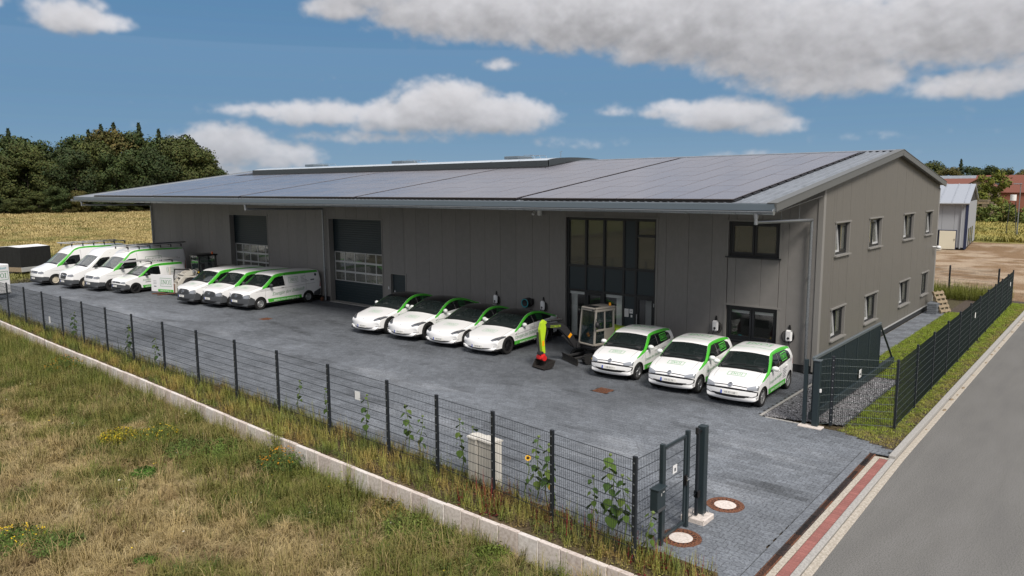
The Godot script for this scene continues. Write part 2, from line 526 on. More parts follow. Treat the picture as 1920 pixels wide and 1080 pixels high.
func make_sky() -> void:
	n_big.seed = 3
	n_big.frequency = 0.02
	n_big.fractal_octaves = 4
	n_puff.seed = 5
	n_puff.frequency = 0.07
	n_puff.fractal_type = FastNoiseLite.FRACTAL_RIDGED
	n_puff.fractal_octaves = 5
	n_puff.fractal_gain = 0.5
	n_mid.seed = 11
	n_mid.frequency = 0.05
	n_mid.fractal_octaves = 5
	n_mid.fractal_gain = 0.58
	var w := 384
	var h := 192
	var im := Image.create(w, h, false, Image.FORMAT_RGB8)
	for j in h:
		var el := (0.5 - (j + 0.5) / h) * 180.0
		for i in w:
			var az := wrapf((i + 0.5) / w * 360.0, -180.0, 180.0)
			var c := sky_at(az, el) if el > 0.0 else Color(0.12, 0.12, 0.1).lerp(Color(0.08, 0.08, 0.06), clampf(-el / 20.0, 0.0, 1.0))
			im.set_pixel(i, j, c.linear_to_srgb())
	im.resize(4096, 2048, Image.INTERPOLATE_CUBIC)
	# the part in view in full detail
	var x0 := 3180
	var x1 := 4096
	var y0 := 840
	var y1 := 1024
	var fine := Image.create(x1 - x0, y1 - y0, false, Image.FORMAT_RGB8)
	for j in range(y0, y1):
		var el := (0.5 - (j + 0.5) / 2048.0) * 180.0
		for i in range(x0, x1):
			var az := (i + 0.5) / 4096.0 * 360.0 - 360.0
			fine.set_pixel(i - x0, j - y0, sky_at(az, el).linear_to_srgb())
	im.blit_rect(fine, Rect2i(0, 0, x1 - x0, y1 - y0), Vector2i(x0, y0))
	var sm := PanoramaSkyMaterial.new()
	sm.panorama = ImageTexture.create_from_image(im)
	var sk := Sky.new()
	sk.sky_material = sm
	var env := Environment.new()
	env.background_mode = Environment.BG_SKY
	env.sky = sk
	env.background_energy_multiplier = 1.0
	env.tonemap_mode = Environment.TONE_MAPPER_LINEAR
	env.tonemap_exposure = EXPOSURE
	env.sdfgi_enabled = true
	env.ssao_enabled = true
	env.ssil_enabled = true
	var we := WorldEnvironment.new()
	we.name = "sky"
	we.environment = env
	add_child(we)

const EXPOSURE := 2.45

func _ready() -> void:
	rng.seed = 12345
	var cam := Camera3D.new()
	cam.name = "camera"
	cam.transform = Transform3D(Basis(Vector3(0.7660374, -0.0055308, -0.6427722), Vector3(-0.0815224, 0.9910525, -0.1056837), Vector3(0.6376055, 0.133358, 0.7587324)).orthonormalized(), Vector3(8.2283, 6.5, 26.1715))
	cam.fov = 42.184
	cam.near = 0.1
	cam.far = 3000.0
	add_child(cam)
	cam.current = true
	make_sky()
	var sun := DirectionalLight3D.new()
	sun.name = "sun"
	sun.light_energy = 0.5
	sun.light_color = Color(1.0, 0.965, 0.92)
	sun.light_angular_distance = 18.0
	sun.shadow_enabled = true
	add_child(sun)
	sun.look_at_from_position(Vector3(0.8, 1.0, 0.45) * 100.0, Vector3.ZERO)
	make_materials()
	build_ground()
	build_warehouse()
	build_yard()
	build_street()
	build_fences()
	build_surroundings()
	build_vehicles()
	build_machines()
	build_small_things()
	build_plants()

# ------------------------------------------------------------------ the warehouse
const WX := -49.6      # left end of the hall, the right end is x = 0
const WZ := -18.7      # back wall, the front wall is z = 0
const RIDGE_Z := -9.4
const RIDGE_Y := 7.97
const SLOPE := 0.1405
const EAVE_Z := 4.85

func roof_y(z: float) -> float:
	return RIDGE_Y - SLOPE * absf(z - RIDGE_Z)

# rectangles (x0, y0, x1, y1) of a wall from x0 to x1 left over by openings
func strips(x0: float, x1: float, y0: float, y1: float, holes: Array) -> Array:
	var cells := [[x0, y0, x1, y1]]
	for h in holes:
		var nxt := []
		for c in cells:
			if h[2] <= c[0] or h[0] >= c[2] or h[3] <= c[1] or h[1] >= c[3]:
				nxt.append(c)
				continue
			if h[0] > c[0]:
				nxt.append([c[0], c[1], h[0], c[3]])
			if h[2] < c[2]:
				nxt.append([h[2], c[1], c[2], c[3]])
			var a := maxf(h[0], c[0])
			var b := minf(h[2], c[2])
			if h[1] > c[1]:
				nxt.append([a, c[1], b, h[1]])
			if h[3] < c[3]:
				nxt.append([a, h[3], b, c[3]])
		cells = nxt
	return cells

# x along the wall; front: (x, y, z) ; gable: wall runs along -z at x = 0
func rect_box(g: G, r: Array, d0: float, d1: float, gable: bool, inset := 0.0, bev := 0.0) -> void:
	var c := Vector3((r[0] + r[2]) * 0.5, (r[1] + r[3]) * 0.5, (d0 + d1) * 0.5)
	var s := Vector3(r[2] - r[0] - 2.0 * inset, r[3] - r[1] - 2.0 * inset, absf(d1 - d0))
	if gable:
		c = Vector3(c.z, c.y, -c.x)
		s = Vector3(s.z, s.y, s.x)
	g.box(c, s, bev)

func frame_of(g: G, r: Array, w: float, d0: float, d1: float, gable: bool) -> void:
	rect_box(g, [r[0], r[1], r[0] + w, r[3]], d0, d1, gable)
	rect_box(g, [r[2] - w, r[1], r[2], r[3]], d0, d1, gable)
	rect_box(g, [r[0] + w, r[3] - w, r[2] - w, r[3]], d0, d1, gable)
	rect_box(g, [r[0] + w, r[1], r[2] - w, r[1] + w], d0, d1, gable)

func build_warehouse() -> void:
	var b := thing("warehouse", "long grey clad hall with a solar roof, two roller doors and tall glazed entrance", "building")
	var holes := [
		[-38.35, 0.0, -33.87, 4.82], [-27.5, 0.0, -22.88, 4.8], [-22.2, 0.0, -21.06, 1.97],
		[-10.72, 0.0, -6.32, 5.24], [-3.34, 3.93, -1.43, 5.24], [-3.36, 0.82, -1.42, 2.14]]
	# front wall and its panels
	var back := G.new()
	for r in strips(WX, -0.06, 0.0, 6.46, holes):
		rect_box(back, r, -0.3, -0.09, false)
	var fw := part("front_wall", back, M.joint, b)
	var xs := []
	var x := -0.172
	while x > WX + 0.2:
		xs.append(x)
		x -= 0.953
	xs.append(WX)
	var i := 0
	for k in xs.size() - 1:
		for r in strips(xs[k + 1], xs[k], 0.26, 6.45, holes):
			if r[2] - r[0] < 0.03:
				continue
			var g := G.new()
			rect_box(g, [r[0] + 0.004, r[1], r[2] - 0.004, r[3]], -0.088, 0.0 + 0.002 * (i % 2), false, 0.0, 0.004)
			part("wall_panel", g, M.cladding if i % 3 else M.cladding_b, fw)
			i += 1
	for r in strips(WX, -0.02, 0.0, 0.255, holes):
		var pl := G.new()
		rect_box(pl, r, -0.088, -0.02, false)
		part("plinth", pl, M.plinth, fw)
	# flashings round the openings
	for h in holes:
		var tr := G.new()
		var lw := 0.07
		rect_box(tr, [h[0] - lw, maxf(h[1], 0.02), h[0] + 0.004, h[3] - 0.002], -0.3, 0.022, false)
		rect_box(tr, [h[2] - 0.004, maxf(h[1], 0.02), h[2] + lw, h[3] - 0.002], -0.3, 0.022, false)
		rect_box(tr, [h[0] - 0.1, h[3] - 0.004, h[2] + 0.1, h[3] + 0.06], -0.3, 0.032, false)
		part("flashing", tr, M.trim, fw)
	# gable wall
	var gh := []
	for k in [[1.4, 3.05], [5.68, 7.5], [11.25, 13.2], [15.72, 17.25]]:
		gh.append([k[0], 4.02, k[1], 5.2])
		gh.append([k[0] - 0.05, 0.95, k[1] - 0.08, 2.1])
	var gb := G.new()
	var gw_parts := []
	for r in strips(0.3, 18.5, 0.0, 6.4, gh):
		rect_box(gb, r, -0.3, -0.085, true)
	var gp := PackedVector2Array([Vector2(0.1, 6.4), Vector2(18.6, 6.4), Vector2(18.6, roof_y(-18.6) - 0.16), Vector2(9.4, RIDGE_Y - 0.16), Vector2(0.1, roof_y(-0.1) - 0.16)])
	var gt := Transform3D(Basis(Vector3(0, 0, -1), Vector3.UP, Vector3(1, 0, 0)), Vector3(-0.19, 0, 0))
	gb.prism(gp, 0.21, gt)
	var gw := part("gable_wall", gb, M.joint, b)
	var gx := 0.16
	i = 0
	while gx < 18.69:
		var e := minf(gx + 0.953, 18.7)
		for r in strips(gx, e, 0.3, 6.38, gh):
			if r[2] - r[0] < 0.03:
				continue
			var g := G.new()
			if r[3] > 6.3:
				# upper edge follows the roof
				var pp := PackedVector2Array([Vector2(r[0] + 0.003, r[1]), Vector2(r[2] - 0.003, r[1]), Vector2(r[2] - 0.003, roof_y(-r[2]) - 0.14)])
				if r[0] < 9.4 and r[2] > 9.4:
					pp.append(Vector2(9.4, RIDGE_Y - 0.14))
				pp.append(Vector2(r[0] + 0.003, roof_y(-r[0]) - 0.14))
				g.prism(pp, 0.085, Transform3D(gt.basis, Vector3(-0.042 + 0.001 * (i % 2), 0, 0)))
			else:
				rect_box(g, [r[0] + 0.003, r[1], r[2] - 0.003, r[3]], -0.084, 0.001 * (i % 2), true)
			part("wall_panel", g, M.cladding_warm, gw)
			i += 1
		gx = e
	var gtr := G.new()
	rect_box(gtr, [0.0, 0.25, 18.7, 0.3], -0.08, 0.03, true)
	part("base_drip", gtr, M.alu, gw)
	var gpl := G.new()
	rect_box(gpl, [0.02, 0.0, 18.68, 0.248], -0.08, -0.02, true)
	part("plinth", gpl, M.plinth, gw)
	for q in [[Vector3(-0.07, 3.3, -0.07), Vector3(0.2, 6.5, 0.2)], [Vector3(-0.07, 3.2, -18.63), Vector3(0.2, 6.3, 0.2)], [Vector3(WX + 0.04, 3.2, -0.05), Vector3(0.22, 6.4, 0.16)]]:
		var cor := G.new()
		cor.box(q[0], q[1], 0.015)
		part("corner_trim", cor, M.trim, b)
	# rear and left walls, floors and ceilings inside
	var rest := G.new()
	rest.box(Vector3(WX * 0.5, 3.2, WZ + 0.1), Vector3(-WX, 6.4, 0.2))
	rest.box(Vector3(WX + 0.1, 3.2, WZ * 0.5), Vector3(0.2, 6.4, -WZ - 0.62))
	rest.prism(gp, 0.2, Transform3D(gt.basis, Vector3(WX + 0.101, 0.0, 0)))
	part("rear_wall", rest, M.cladding_b, b)
	var inn := G.new()
	inn.box(Vector3(WX * 0.5, 0.0, WZ * 0.5), Vector3(-WX - 0.7, 0.1, -WZ - 0.7))
	inn.box(Vector3(-6.0, 3.0, -9.3), Vector3(11.2, 0.3, 18.0))
	inn.box(Vector3(-11.8, 3.0, -9.3), Vector3(0.15, 6.0, 18.0))
	inn.box(Vector3(-6.0, 1.5, -4.6), Vector3(11.2, 2.8, 0.12))
	inn.box(Vector3(-6.0, 4.5, -4.6), Vector3(11.2, 2.8, 0.12))
	inn.box(Vector3(-4.2, 1.4, -2.4), Vector3(0.12, 2.9, 4.2))
	inn.box(Vector3(-4.9, 4.5, -2.4), Vector3(0.12, 2.7, 4.2))
	inn.box(Vector3(-3.0, 1.5, -9.0), Vector3(0.12, 2.8, 8.6))
	inn.box(Vector3(-3.0, 4.5, -9.0), Vector3(0.12, 2.8, 8.6))
	inn.box(Vector3(-6.1, 6.1, -9.3), Vector3(11.4, 0.1, 17.9))
	part("inner_rooms", inn, M.room, b)
	build_openings(b)
	build_roof(b)

func window_at(b: Node3D, r: Array, gable: bool, leaves: int, tilted: int, sheet: Material) -> void:
	var f := G.new()
	frame_of(f, r, 0.07, -0.17, -0.08, gable)
	var w := part("window", f, M.frame_dark, b)
	var step: float = (r[2] - r[0] - 0.14) / leaves
	for k in leaves:
		var x0: float = r[0] + 0.07 + step * k
		var q := [x0 + 0.012, r[1] + 0.08, x0 + step - 0.012, r[3] - 0.08]
		var sash := G.new()
		var pg := G.new()
		frame_of(sash, q, 0.075, -0.165, -0.085, gable)
		rect_box(pg, [q[0] + 0.07, q[1] + 0.07, q[2] - 0.07, q[3] - 0.07], -0.128, -0.122, gable)
		var s := part("sash", sash, M.sash_inner if k == tilted else M.frame_dark, w)
		var p := part("pane", pg, sheet, w)
		if k == tilted:
			# tipped inwards about its lower edge
			var pivot := Vector3((q[0] + q[2]) * 0.5, q[1], -0.125)
			var axis := Vector3(1, 0, 0)
			if gable:
				pivot = Vector3(-0.125, q[1], -(q[0] + q[2]) * 0.5)
				axis = Vector3(0, 0, 1)
			var rot := Basis(axis, -0.1 if not gable else 0.1)
			for o in [s, p]:
				o.transform = Transform3D(rot, pivot - rot * pivot)
	var sill := G.new()
	var reveal := G.new()
	rect_box(sill, [r[0] - 0.09, r[1] - 0.055, r[2] + 0.09, r[1] - 0.004], -0.1, 0.1, gable)
	part("sill", sill, M.frame_dark if not gable else M.trim, w)
	if gable:
		rect_box(reveal, [r[0] - 0.12, r[3] + 0.004, r[2] + 0.12, r[3] + 0.06], -0.1, 0.05, gable)
		rect_box(reveal, [r[0] - 0.06, r[1], r[0] - 0.002, r[3]], -0.2, 0.022, gable)
		rect_box(reveal, [r[2] + 0.002, r[1], r[2] + 0.06, r[3]], -0.2, 0.022, gable)
		part("lintel", reveal, M.trim, w)

func roller_door(b: Node3D, x0: float, x1: float, top: float) -> void:
	var z := -0.36
	var r := part("roller_door", G.new(), M.door_dark, b)
	var back := G.new()
	back.box(Vector3((x0 + x1) * 0.5, top * 0.5, z - 0.06), Vector3(x1 - x0 + 0.3, top + 0.2, 0.03))
	# dark boards behind, with the window band left open
	back = G.new()
	back.box(Vector3((x0 + x1) * 0.5, (2.93 + top) * 0.5, z - 0.05), Vector3(x1 - x0 + 0.3, top - 2.93, 0.02))
	back.box(Vector3((x0 + x1) * 0.5, 0.6, z - 0.05), Vector3(x1 - x0 + 0.3, 1.2, 0.02))
	back.box(Vector3(x0 - 0.03, top * 0.5, z * 0.5 - 0.17), Vector3(0.06, top, 0.3))
	back.box(Vector3(x1 + 0.03, top * 0.5, z * 0.5 - 0.17), Vector3(0.06, top, 0.3))
	r.mesh = back.mesh()
	var y := 0.02
	var hs := []
	while y < 1.18:
		hs.append(y)
		y += 0.145
	y = 2.93
	while y < top - 0.02:
		hs.append(y)
		y += 0.125
	for h in hs:
		var g := G.new()
		var top_y: float = minf(h + (0.145 if h < 1.3 else 0.125), 1.2 if h < 1.3 else top) - 0.006
		g.box(Vector3((x0 + x1) * 0.5, (h + top_y) * 0.5, z), Vector3(x1 - x0 - 0.004, top_y - h, 0.04), 0.012)
		part("slat", g, M.door_dark, r)
	var rows := [1.22, 1.77, 2.33, 2.91]
	var al := G.new()
	for k in 4:
		var t: float = 0.05 if k in [0, 3] else 0.1
		var yy: float = rows[k] + (0.025 if k == 0 else (-0.025 if k == 3 else 0.0))
		al.box(Vector3((x0 + x1) * 0.5, yy, z + 0.01), Vector3(x1 - x0 - 0.01, t, 0.05), 0.006)
	var n := 5
	var w := (x1 - x0) / n
	for k in n + 1:
		var xx := x0 + w * k
		xx = clampf(xx, x0 + 0.03, x1 - 0.03)
		al.box(Vector3(xx, 2.065, z + 0.008), Vector3(0.06, 1.66, 0.044), 0.006)
	part("glazing_bars", al, M.alu, r)
	for k in n:
		for j in 3:
			var g := G.new()
			g.box(Vector3(x0 + w * (k + 0.5), (rows[j] + rows[j + 1]) * 0.5, z), Vector3(w - 0.05, 0.5, 0.012))
			part("pane", g, M.pane, r)
	var th := G.new()
	th.box(Vector3((x0 + x1) * 0.5, 0.012, -0.1), Vector3(x1 - x0, 0.03, 0.5))
	part("threshold", th, M.kerb, r)

func build_openings(b: Node3D) -> void:
	roller_door(b, -38.35, -33.87, 4.82)
	roller_door(b, -27.5, -22.88, 4.8)
	# side door
	var d := G.new()
	d.box(Vector3(-21.63, 0.98, -0.15), Vector3(1.1, 1.95, 0.05), 0.005)
	var door := part("side_door", d, M.door_dark, b)
	for k in 13:
		var g := G.new()
		g.box(Vector3(-21.63, 0.1 + 0.15 * k, -0.12), Vector3(1.08, 0.138, 0.02), 0.008)
		part("slat", g, M.door_dark, door)
	var hd := G.new()
	hd.box(Vector3(-22.02, 0.98, -0.09), Vector3(0.05, 0.24, 0.015), 0.004)
	hd.cyl(Vector3(-22.02, 1.02, -0.06), Vector3(-21.88, 1.02, -0.06), 0.012)
	hd.cyl(Vector3(-22.02, 1.02, -0.09), Vector3(-22.02, 1.02, -0.06), 0.012)
	part("handle", hd, M.chrome, door)
	# glazed entrance
	var z0 := -0.2
	var z1 := -0.08
	var f := G.new()
	var cols := [-10.7, -9.73, -8.82, -7.86, -7.28, -6.34]
	for k in cols.size():
		var w := 0.1
		f.box(Vector3(clampf(cols[k], -10.65, -6.39), 2.6, -0.14), Vector3(w, 5.2, 0.12), 0.005)
	for y in [0.05, 2.1, 3.16, 5.17]:
		f.box(Vector3(-8.52, y, -0.142), Vector3(4.36, 0.1, 0.11))
	f.box(Vector3(-6.81, 4.54, -0.142), Vector3(0.94, 0.09, 0.11))
	var e := part("entrance_glazing", f, M.frame_dark, b)
	for k in 5:
		var x0: float = cols[k] + 0.05
		var x1: float = cols[k + 1] - 0.05
		var g := G.new()
		g.box(Vector3((x0 + x1) * 0.5, 2.63, -0.15), Vector3(x1 - x0, 0.96, 0.05), 0.006)
		part("infill_panel", g, M.door_dark, e)
		if k == 3:
			for q in [[0.1, 2.05], [3.21, 5.12]]:
				var h := G.new()
				h.box(Vector3((x0 + x1) * 0.5, (q[0] + q[1]) * 0.5, -0.14), Vector3(x1 - x0, q[1] - q[0], 0.05), 0.006)
				part("infill_panel", h, M.door_dark, e)
			continue
		var spans := [[3.21, 5.12]]
		if k == 4:
			spans = [[3.21, 4.49], [4.59, 5.12]]
		else:
			spans.append([0.1, 2.05])
		for q in spans:
			var h := G.new()
			h.box(Vector3((x0 + x1) * 0.5, (q[0] + q[1]) * 0.5, -0.16), Vector3(x1 - x0, q[1] - q[0], 0.01))
			part("pane", h, M.pane if q[0] > 3.0 else M.pane_clear, e)
		if k in [0, 2]:
			var bl := G.new()
			bl.box(Vector3((x0 + x1) * 0.5, 1.98, -0.2), Vector3(x1 - x0 - 0.02, 0.13, 0.03))
			part("blind", bl, M.blind, e)
	# second leaf frame inside the middle bay
	var mid := G.new()
	frame_of(mid, [-9.68, 0.1, -8.87, 2.04], 0.1, -0.15, -0.09, false)
	part("inner_frame", mid, M.frame_dark, e)
	# the door
	var df := G.new()
	frame_of(df, [-7.23, 0.02, -6.44, 2.05], 0.1, -0.18, -0.1, false)
	var ed := part("entrance_door", df, M.frame_dark, b)
	var dp := G.new()
	dp.box(Vector3(-6.835, 1.04, -0.14), Vector3(0.6, 1.82, 0.012))
	part("pane", dp, M.pane_clear, ed)
	var bar := G.new()
	bar.cyl(Vector3(-7.19, 0.35, -0.05), Vector3(-7.19, 1.35, -0.05), 0.018)
	bar.box(Vector3(-7.19, 0.5, -0.07), Vector3(0.02, 0.02, 0.06))
	bar.box(Vector3(-7.19, 1.2, -0.07), Vector3(0.02, 0.02, 0.06))
	part("pull_bar", bar, M.alu, ed)
	var hg := G.new()
	for y in [0.45, 1.72]:
		hg.cyl(Vector3(-6.42, y, -0.07), Vector3(-6.42, y + 0.14, -0.07), 0.022)
	part("hinge", hg, M.alu, ed)
	# lobby behind: pale back wall piece and inner glazed leaf
	var lob := G.new()
	lob.box(Vector3(-8.1, 1.05, -0.5), Vector3(0.62, 2.0, 0.05))
	lob.box(Vector3(-10.52, 1.3, -0.42), Vector3(0.3, 2.6, 0.05))
	lob.box(Vector3(-6.8, 1.3, -0.9), Vector3(0.9, 2.6, 0.05))
	part("lobby_partition", lob, M.room_pale, b)
	window_at(b, [-3.32, 3.96, -1.45, 5.22], false, 2, -1, M.pane)
	window_at(b, [-3.34, 0.85, -1.44, 2.12], false, 2, -1, M.pane_clear)
	var bl := G.new()
	bl.box(Vector3(-2.86, 1.94, -0.2), Vector3(0.84, 0.18, 0.03))
	bl.box(Vector3(-1.92, 1.94, -0.2), Vector3(0.84, 0.18, 0.03))
	part("blind", bl, M.blind, b)
	# desk and things on it behind the lower window
	var desk := G.new()
	desk.box(Vector3(-2.4, 0.8, -0.75), Vector3(2.2, 0.05, 0.8))
	part("desk", desk, M.wood, b)
	for k in 4:
		var q: Array = [[1.4, 3.05], [5.68, 7.5], [11.25, 13.2], [15.72, 17.25]][k]
		window_at(b, [q[0] + 0.02, 4.04, q[1] - 0.02, 5.18], true, 2, 0 if k % 2 == 0 else 1, M.pane)
		window_at(b, [q[0] - 0.03, 0.97, q[1] - 0.1, 2.08], true, 2, 0 if k < 3 else -1, M.pane)

func build_roof(b: Node3D) -> void:
	var x0 := -51.0
	var x1 := 0.17
	# ribbed sheets on both slopes
	for side in [1.0, -1.0]:
		var g := G.new()
		var ze := EAVE_Z if side > 0.0 else -19.0
		var ye := roof_y(ze)
		var pitch := 0.27
		var x := x0
		while x < x1 - 0.01:
			var w := minf(pitch, x1 - x)
			var a := [[0.0, 0.0], [0.15, 0.0], [0.18, 0.05], [0.24, 0.05], [0.27, 0.0]]
			for k in 4:
				var p: Array = a[k]
				var q: Array = a[k + 1]
				if p[0] >= w - 1e-4:
					continue
				var qx: float = minf(q[0], w)
				var u := Vector3(x + p[0], ye + p[1], ze)
				var v := Vector3(x + qx, ye + q[1], ze)
				var r := Vector3(x + qx, RIDGE_Y + q[1], RIDGE_Z)
				var t := Vector3(x + p[0], RIDGE_Y + p[1], RIDGE_Z)
				if side > 0.0:
					g.quad(u, v, r, t)
				else:
					g.quad(v, u, t, r)
			x += pitch
		part("roof_sheet", g, M.roof_sheet, b)
	# thickness under the sheets
	var tp := PackedVector2Array([Vector2(-EAVE_Z + 0.03, roof_y(EAVE_Z) - 0.02), Vector2(9.4, RIDGE_Y - 0.02), Vector2(18.95, roof_y(-18.95) - 0.02), Vector2(18.95, roof_y(-18.95) - 0.13), Vector2(9.4, RIDGE_Y - 0.13), Vector2(-EAVE_Z + 0.03, roof_y(EAVE_Z) - 0.13)])
	var s := G.new()
	s.prism(tp, x1 - x0 - 0.1, Transform3D(Basis(Vector3(0, 0, -1), Vector3.UP, Vector3(1, 0, 0)), Vector3((x0 + x1) * 0.5, 0, 0)))
	part("soffit", s, M.soffit, b)
	var f := G.new()
	f.box(Vector3((x0 + x1) * 0.5, roof_y(EAVE_Z) - 0.075, EAVE_Z + 0.02), Vector3(x1 - x0 + 0.06, 0.2, 0.05), 0.008)
	part("fascia", f, M.fascia, b)
	var edge := G.new()
	edge.box(Vector3((x0 + x1) * 0.5, roof_y(EAVE_Z) + 0.035, EAVE_Z - 0.03), Vector3(x1 - x0 + 0.04, 0.02, 0.12))
	part("eave_flashing", edge, M.roof_sheet, b)
	# barge boards along both gables, a capping strip above
	for gx in [x1 + 0.035, x0 - 0.035]:
		var g := G.new()
		for side in [1.0, -1.0]:
			var ze := EAVE_Z + 0.05 if side > 0.0 else -19.0
			var a := Vector3(gx, roof_y(ze), ze)
			var c := Vector3(gx, RIDGE_Y, RIDGE_Z)
			var dir := (c - a).normalized()
			var up := dir.cross(Vector3(1, 0, 0)).normalized()
			if up.y < 0.0:
				up = -up
			var bs := Basis(Vector3(1, 0, 0), up, dir if side < 0.0 else dir).orthonormalized()
			g.box((a + c) * 0.5 - up * 0.075, Vector3(0.07, 0.24, a.distance_to(c) + 0.01), 0.006, bs)
			g.box((a + c) * 0.5 + up * 0.055 - Vector3(signf(gx + 20.0) * 0.1, 0, 0), Vector3(0.3, 0.02, a.distance_to(c)), 0.0, bs)
		part("barge_board", g, M.barge, b)
	var rc := G.new()
	for side in [1.0, -1.0]:
		var t: float = atan(SLOPE) * side
		rc.box(Vector3((x0 + x1) * 0.5, RIDGE_Y + 0.03, RIDGE_Z + side * 0.16), Vector3(x1 - x0, 0.015, 0.34), 0.0, Basis(Vector3(1, 0, 0), t))
	part("ridge_cap", rc, M.roof_sheet, b)
	# gutter: half round with bead and brackets, outlets and down pipes
	var gu := G.new()
	var gy := roof_y(EAVE_Z) - 0.2
	var gz := EAVE_Z + 0.13
	for k in 8:
		var a0 := PI * k / 8.0
		var a1 := PI * (k + 1) / 8.0
		var p0 := Vector3(0, -sin(a0) * 0.09, cos(a0) * 0.09)
		var p1 := Vector3(0, -sin(a1) * 0.09, cos(a1) * 0.09)
		var o := Vector3(0, gy, gz)
		gu.tris(o + p0 + Vector3(x0 - 0.1, 0, 0), o + p1 + Vector3(x0 - 0.1, 0, 0), o + p1 + Vector3(x1 + 0.02, 0, 0), p0, p1, p1)
		gu.tris(o + p0 + Vector3(x0 - 0.1, 0, 0), o + p1 + Vector3(x1 + 0.02, 0, 0), o + p0 + Vector3(x1 + 0.02, 0, 0), p0, p1, p0)
	gu.cyl(Vector3(x0 - 0.1, gy, gz + 0.1), Vector3(x1 + 0.02, gy, gz + 0.1), 0.014, -1.0, 6)
	for x in [x0 - 0.1, x1 + 0.02]:
		gu.cyl(Vector3(x - 0.01, gy - 0.005, gz), Vector3(x + 0.01, gy - 0.005, gz), 0.095, -1.0, 12)
	var gut := part("gutter", gu, M.galv, b)
	var br := G.new()
	var bx := x1 - 0.3
	while bx > x0:
		for k in 6:
			var a0 := PI * k / 6.0
			var a1 := PI * (k + 1) / 6.0
			br.cyl(Vector3(bx, gy - sin(a0) * 0.096, gz + cos(a0) * 0.096), Vector3(bx, gy - sin(a1) * 0.096, gz + cos(a1) * 0.096), 0.012, -1.0, 4, false)
		bx -= 0.8
	part("brackets", br, M.galv, gut).set_meta("kind", "stuff")
	for x in [-0.32, -27.85, -49.4]:
		var g := G.new()
		g.cyl(Vector3(x, gy - 0.05, gz), Vector3(x, gy - 0.2, gz), 0.09, 0.06, 12)
		g.cyl(Vector3(x, gy - 0.2, gz), Vector3(x, gy - 0.38, gz), 0.055, -1.0, 12)
		g.cyl(Vector3(x, gy - 0.31, gz - 0.02), Vector3(x, gy - 0.42, 0.15), 0.055, -1.0, 12)
		g.ball(Vector3(x, gy - 0.42, 0.15), Vector3.ONE * 0.058)
		g.cyl(Vector3(x, gy - 0.42, 0.15), Vector3(x, 0.04, 0.15), 0.052, -1.0, 12)
		for y in [5.0, 3.4, 1.8, 0.45]:
			g.cyl(Vector3(x, y, 0.15), Vector3(x, y + 0.06, 0.15), 0.062, -1.0, 12)
			g.box(Vector3(x, y + 0.03, 0.07), Vector3(0.03, 0.03, 0.12))
		for z in [1.4, 3.0]:
			g.cyl(Vector3(x, gy - 0.38, z), Vector3(x, roof_y(z) - 0.13, z), 0.008, -1.0, 5)
		part("downpipe", g, M.galv, b)
	# steel beams that carry the deep eave
	for x in [-0.9, -6.1, -11.7, -17.3, -22.4, -26.9, -32.4, -38.0, -43.6, -49.2]:
		var g := G.new()
		var p := PackedVector2Array([Vector2(0.0, roof_y(0.0) - 0.14), Vector2(4.4, roof_y(4.4) - 0.14), Vector2(4.4, roof_y(4.4) - 0.3), Vector2(0.0, roof_y(0.0) - 0.62)])
		g.prism(p, 0.16, Transform3D(Basis(Vector3(0, 0, 1), Vector3.UP, Vector3(-1, 0, 0)), Vector3(x, 0, 0)))
		part("eave_beam", g, M.soffit, b)
	# rails in the open end of the eave on the street side
	var ra := G.new()
	ra.cyl(Vector3(-0.03, 5.72, 4.3), Vector3(-0.03, 6.16, 0.1), 0.02, -1.0, 6)
	part("eave_rail", ra, M.trim, b)
	# lower edge purlins seen from the street side
	for z in [1.1, 2.4, 3.7]:
		var g := G.new()
		g.box(Vector3((x0 + x1) * 0.5 - 0.1, roof_y(z) - 0.21, z), Vector3(x1 - x0 - 0.5, 0.14, 0.12), 0.0)
		part("purlin", g, M.soffit, b)
	# rooflight along the ridge
	var rl := thing("ridge_rooflight", "long low arched rooflight with grey kerb along the roof ridge", "rooflight")
	var k0 := G.new()
	var lx0 := -45.7
	var lx1 := -16.5
	for z in [-6.35, -12.45]:
		k0.box(Vector3((lx0 + lx1) * 0.5, roof_y(z) + 0.2, z), Vector3(lx1 - lx0, 0.42, 0.12), 0.01)
	part("kerb", k0, M.kerb_dark, rl)
	var ends := G.new()
	var ep := PackedVector2Array([Vector2(6.35, 7.5), Vector2(12.45, 7.5)])
	var arc := []
	for k in 17:
		var t := PI * k / 16.0
		arc.append(Vector2(9.4 + 3.1 * cos(t), 7.9 + 0.27 * sin(t)))
	for q in arc:
		ep.append(q)
	for x in [lx0 + 0.05, lx1 - 0.05]:
		ends = G.new()
		ends.prism(ep, 0.1, Transform3D(Basis(Vector3(0, 0, -1), Vector3.UP, Vector3(1, 0, 0)), Vector3(x, 0, 0)))
		part("end_cap", ends, M.kerb_dark, rl)
	var n := 14
	for j in n:
		var g := G.new()
		var a := lx0 + (lx1 - lx0) * j / n
		var c := lx0 + (lx1 - lx0) * (j + 1) / n - 0.03
		for k in 16:
			var p: Vector2 = arc[k]
			var q: Vector2 = arc[k + 1]
			var np := Vector3(0, sin(PI * k / 16.0), -cos(PI * k / 16.0) * 0.15).normalized()
			var nq := Vector3(0, sin(PI * (k + 1) / 16.0), -cos(PI * (k + 1) / 16.0) * 0.15).normalized()
			g.tris(Vector3(a, p.y, -p.x), Vector3(c, p.y, -p.x), Vector3(c, q.y, -q.x), np, np, nq)
			g.tris(Vector3(a, p.y, -p.x), Vector3(c, q.y, -q.x), Vector3(a, q.y, -q.x), np, nq, nq)
		part("arched_sheet", g, M.roof_arch, rl)
	var vl := ["leftmost smoke vent flap raised on the ridge rooflight", "middle smoke vent flap raised on the ridge rooflight", "smoke vent flap nearest the arched end of the rooflight"]
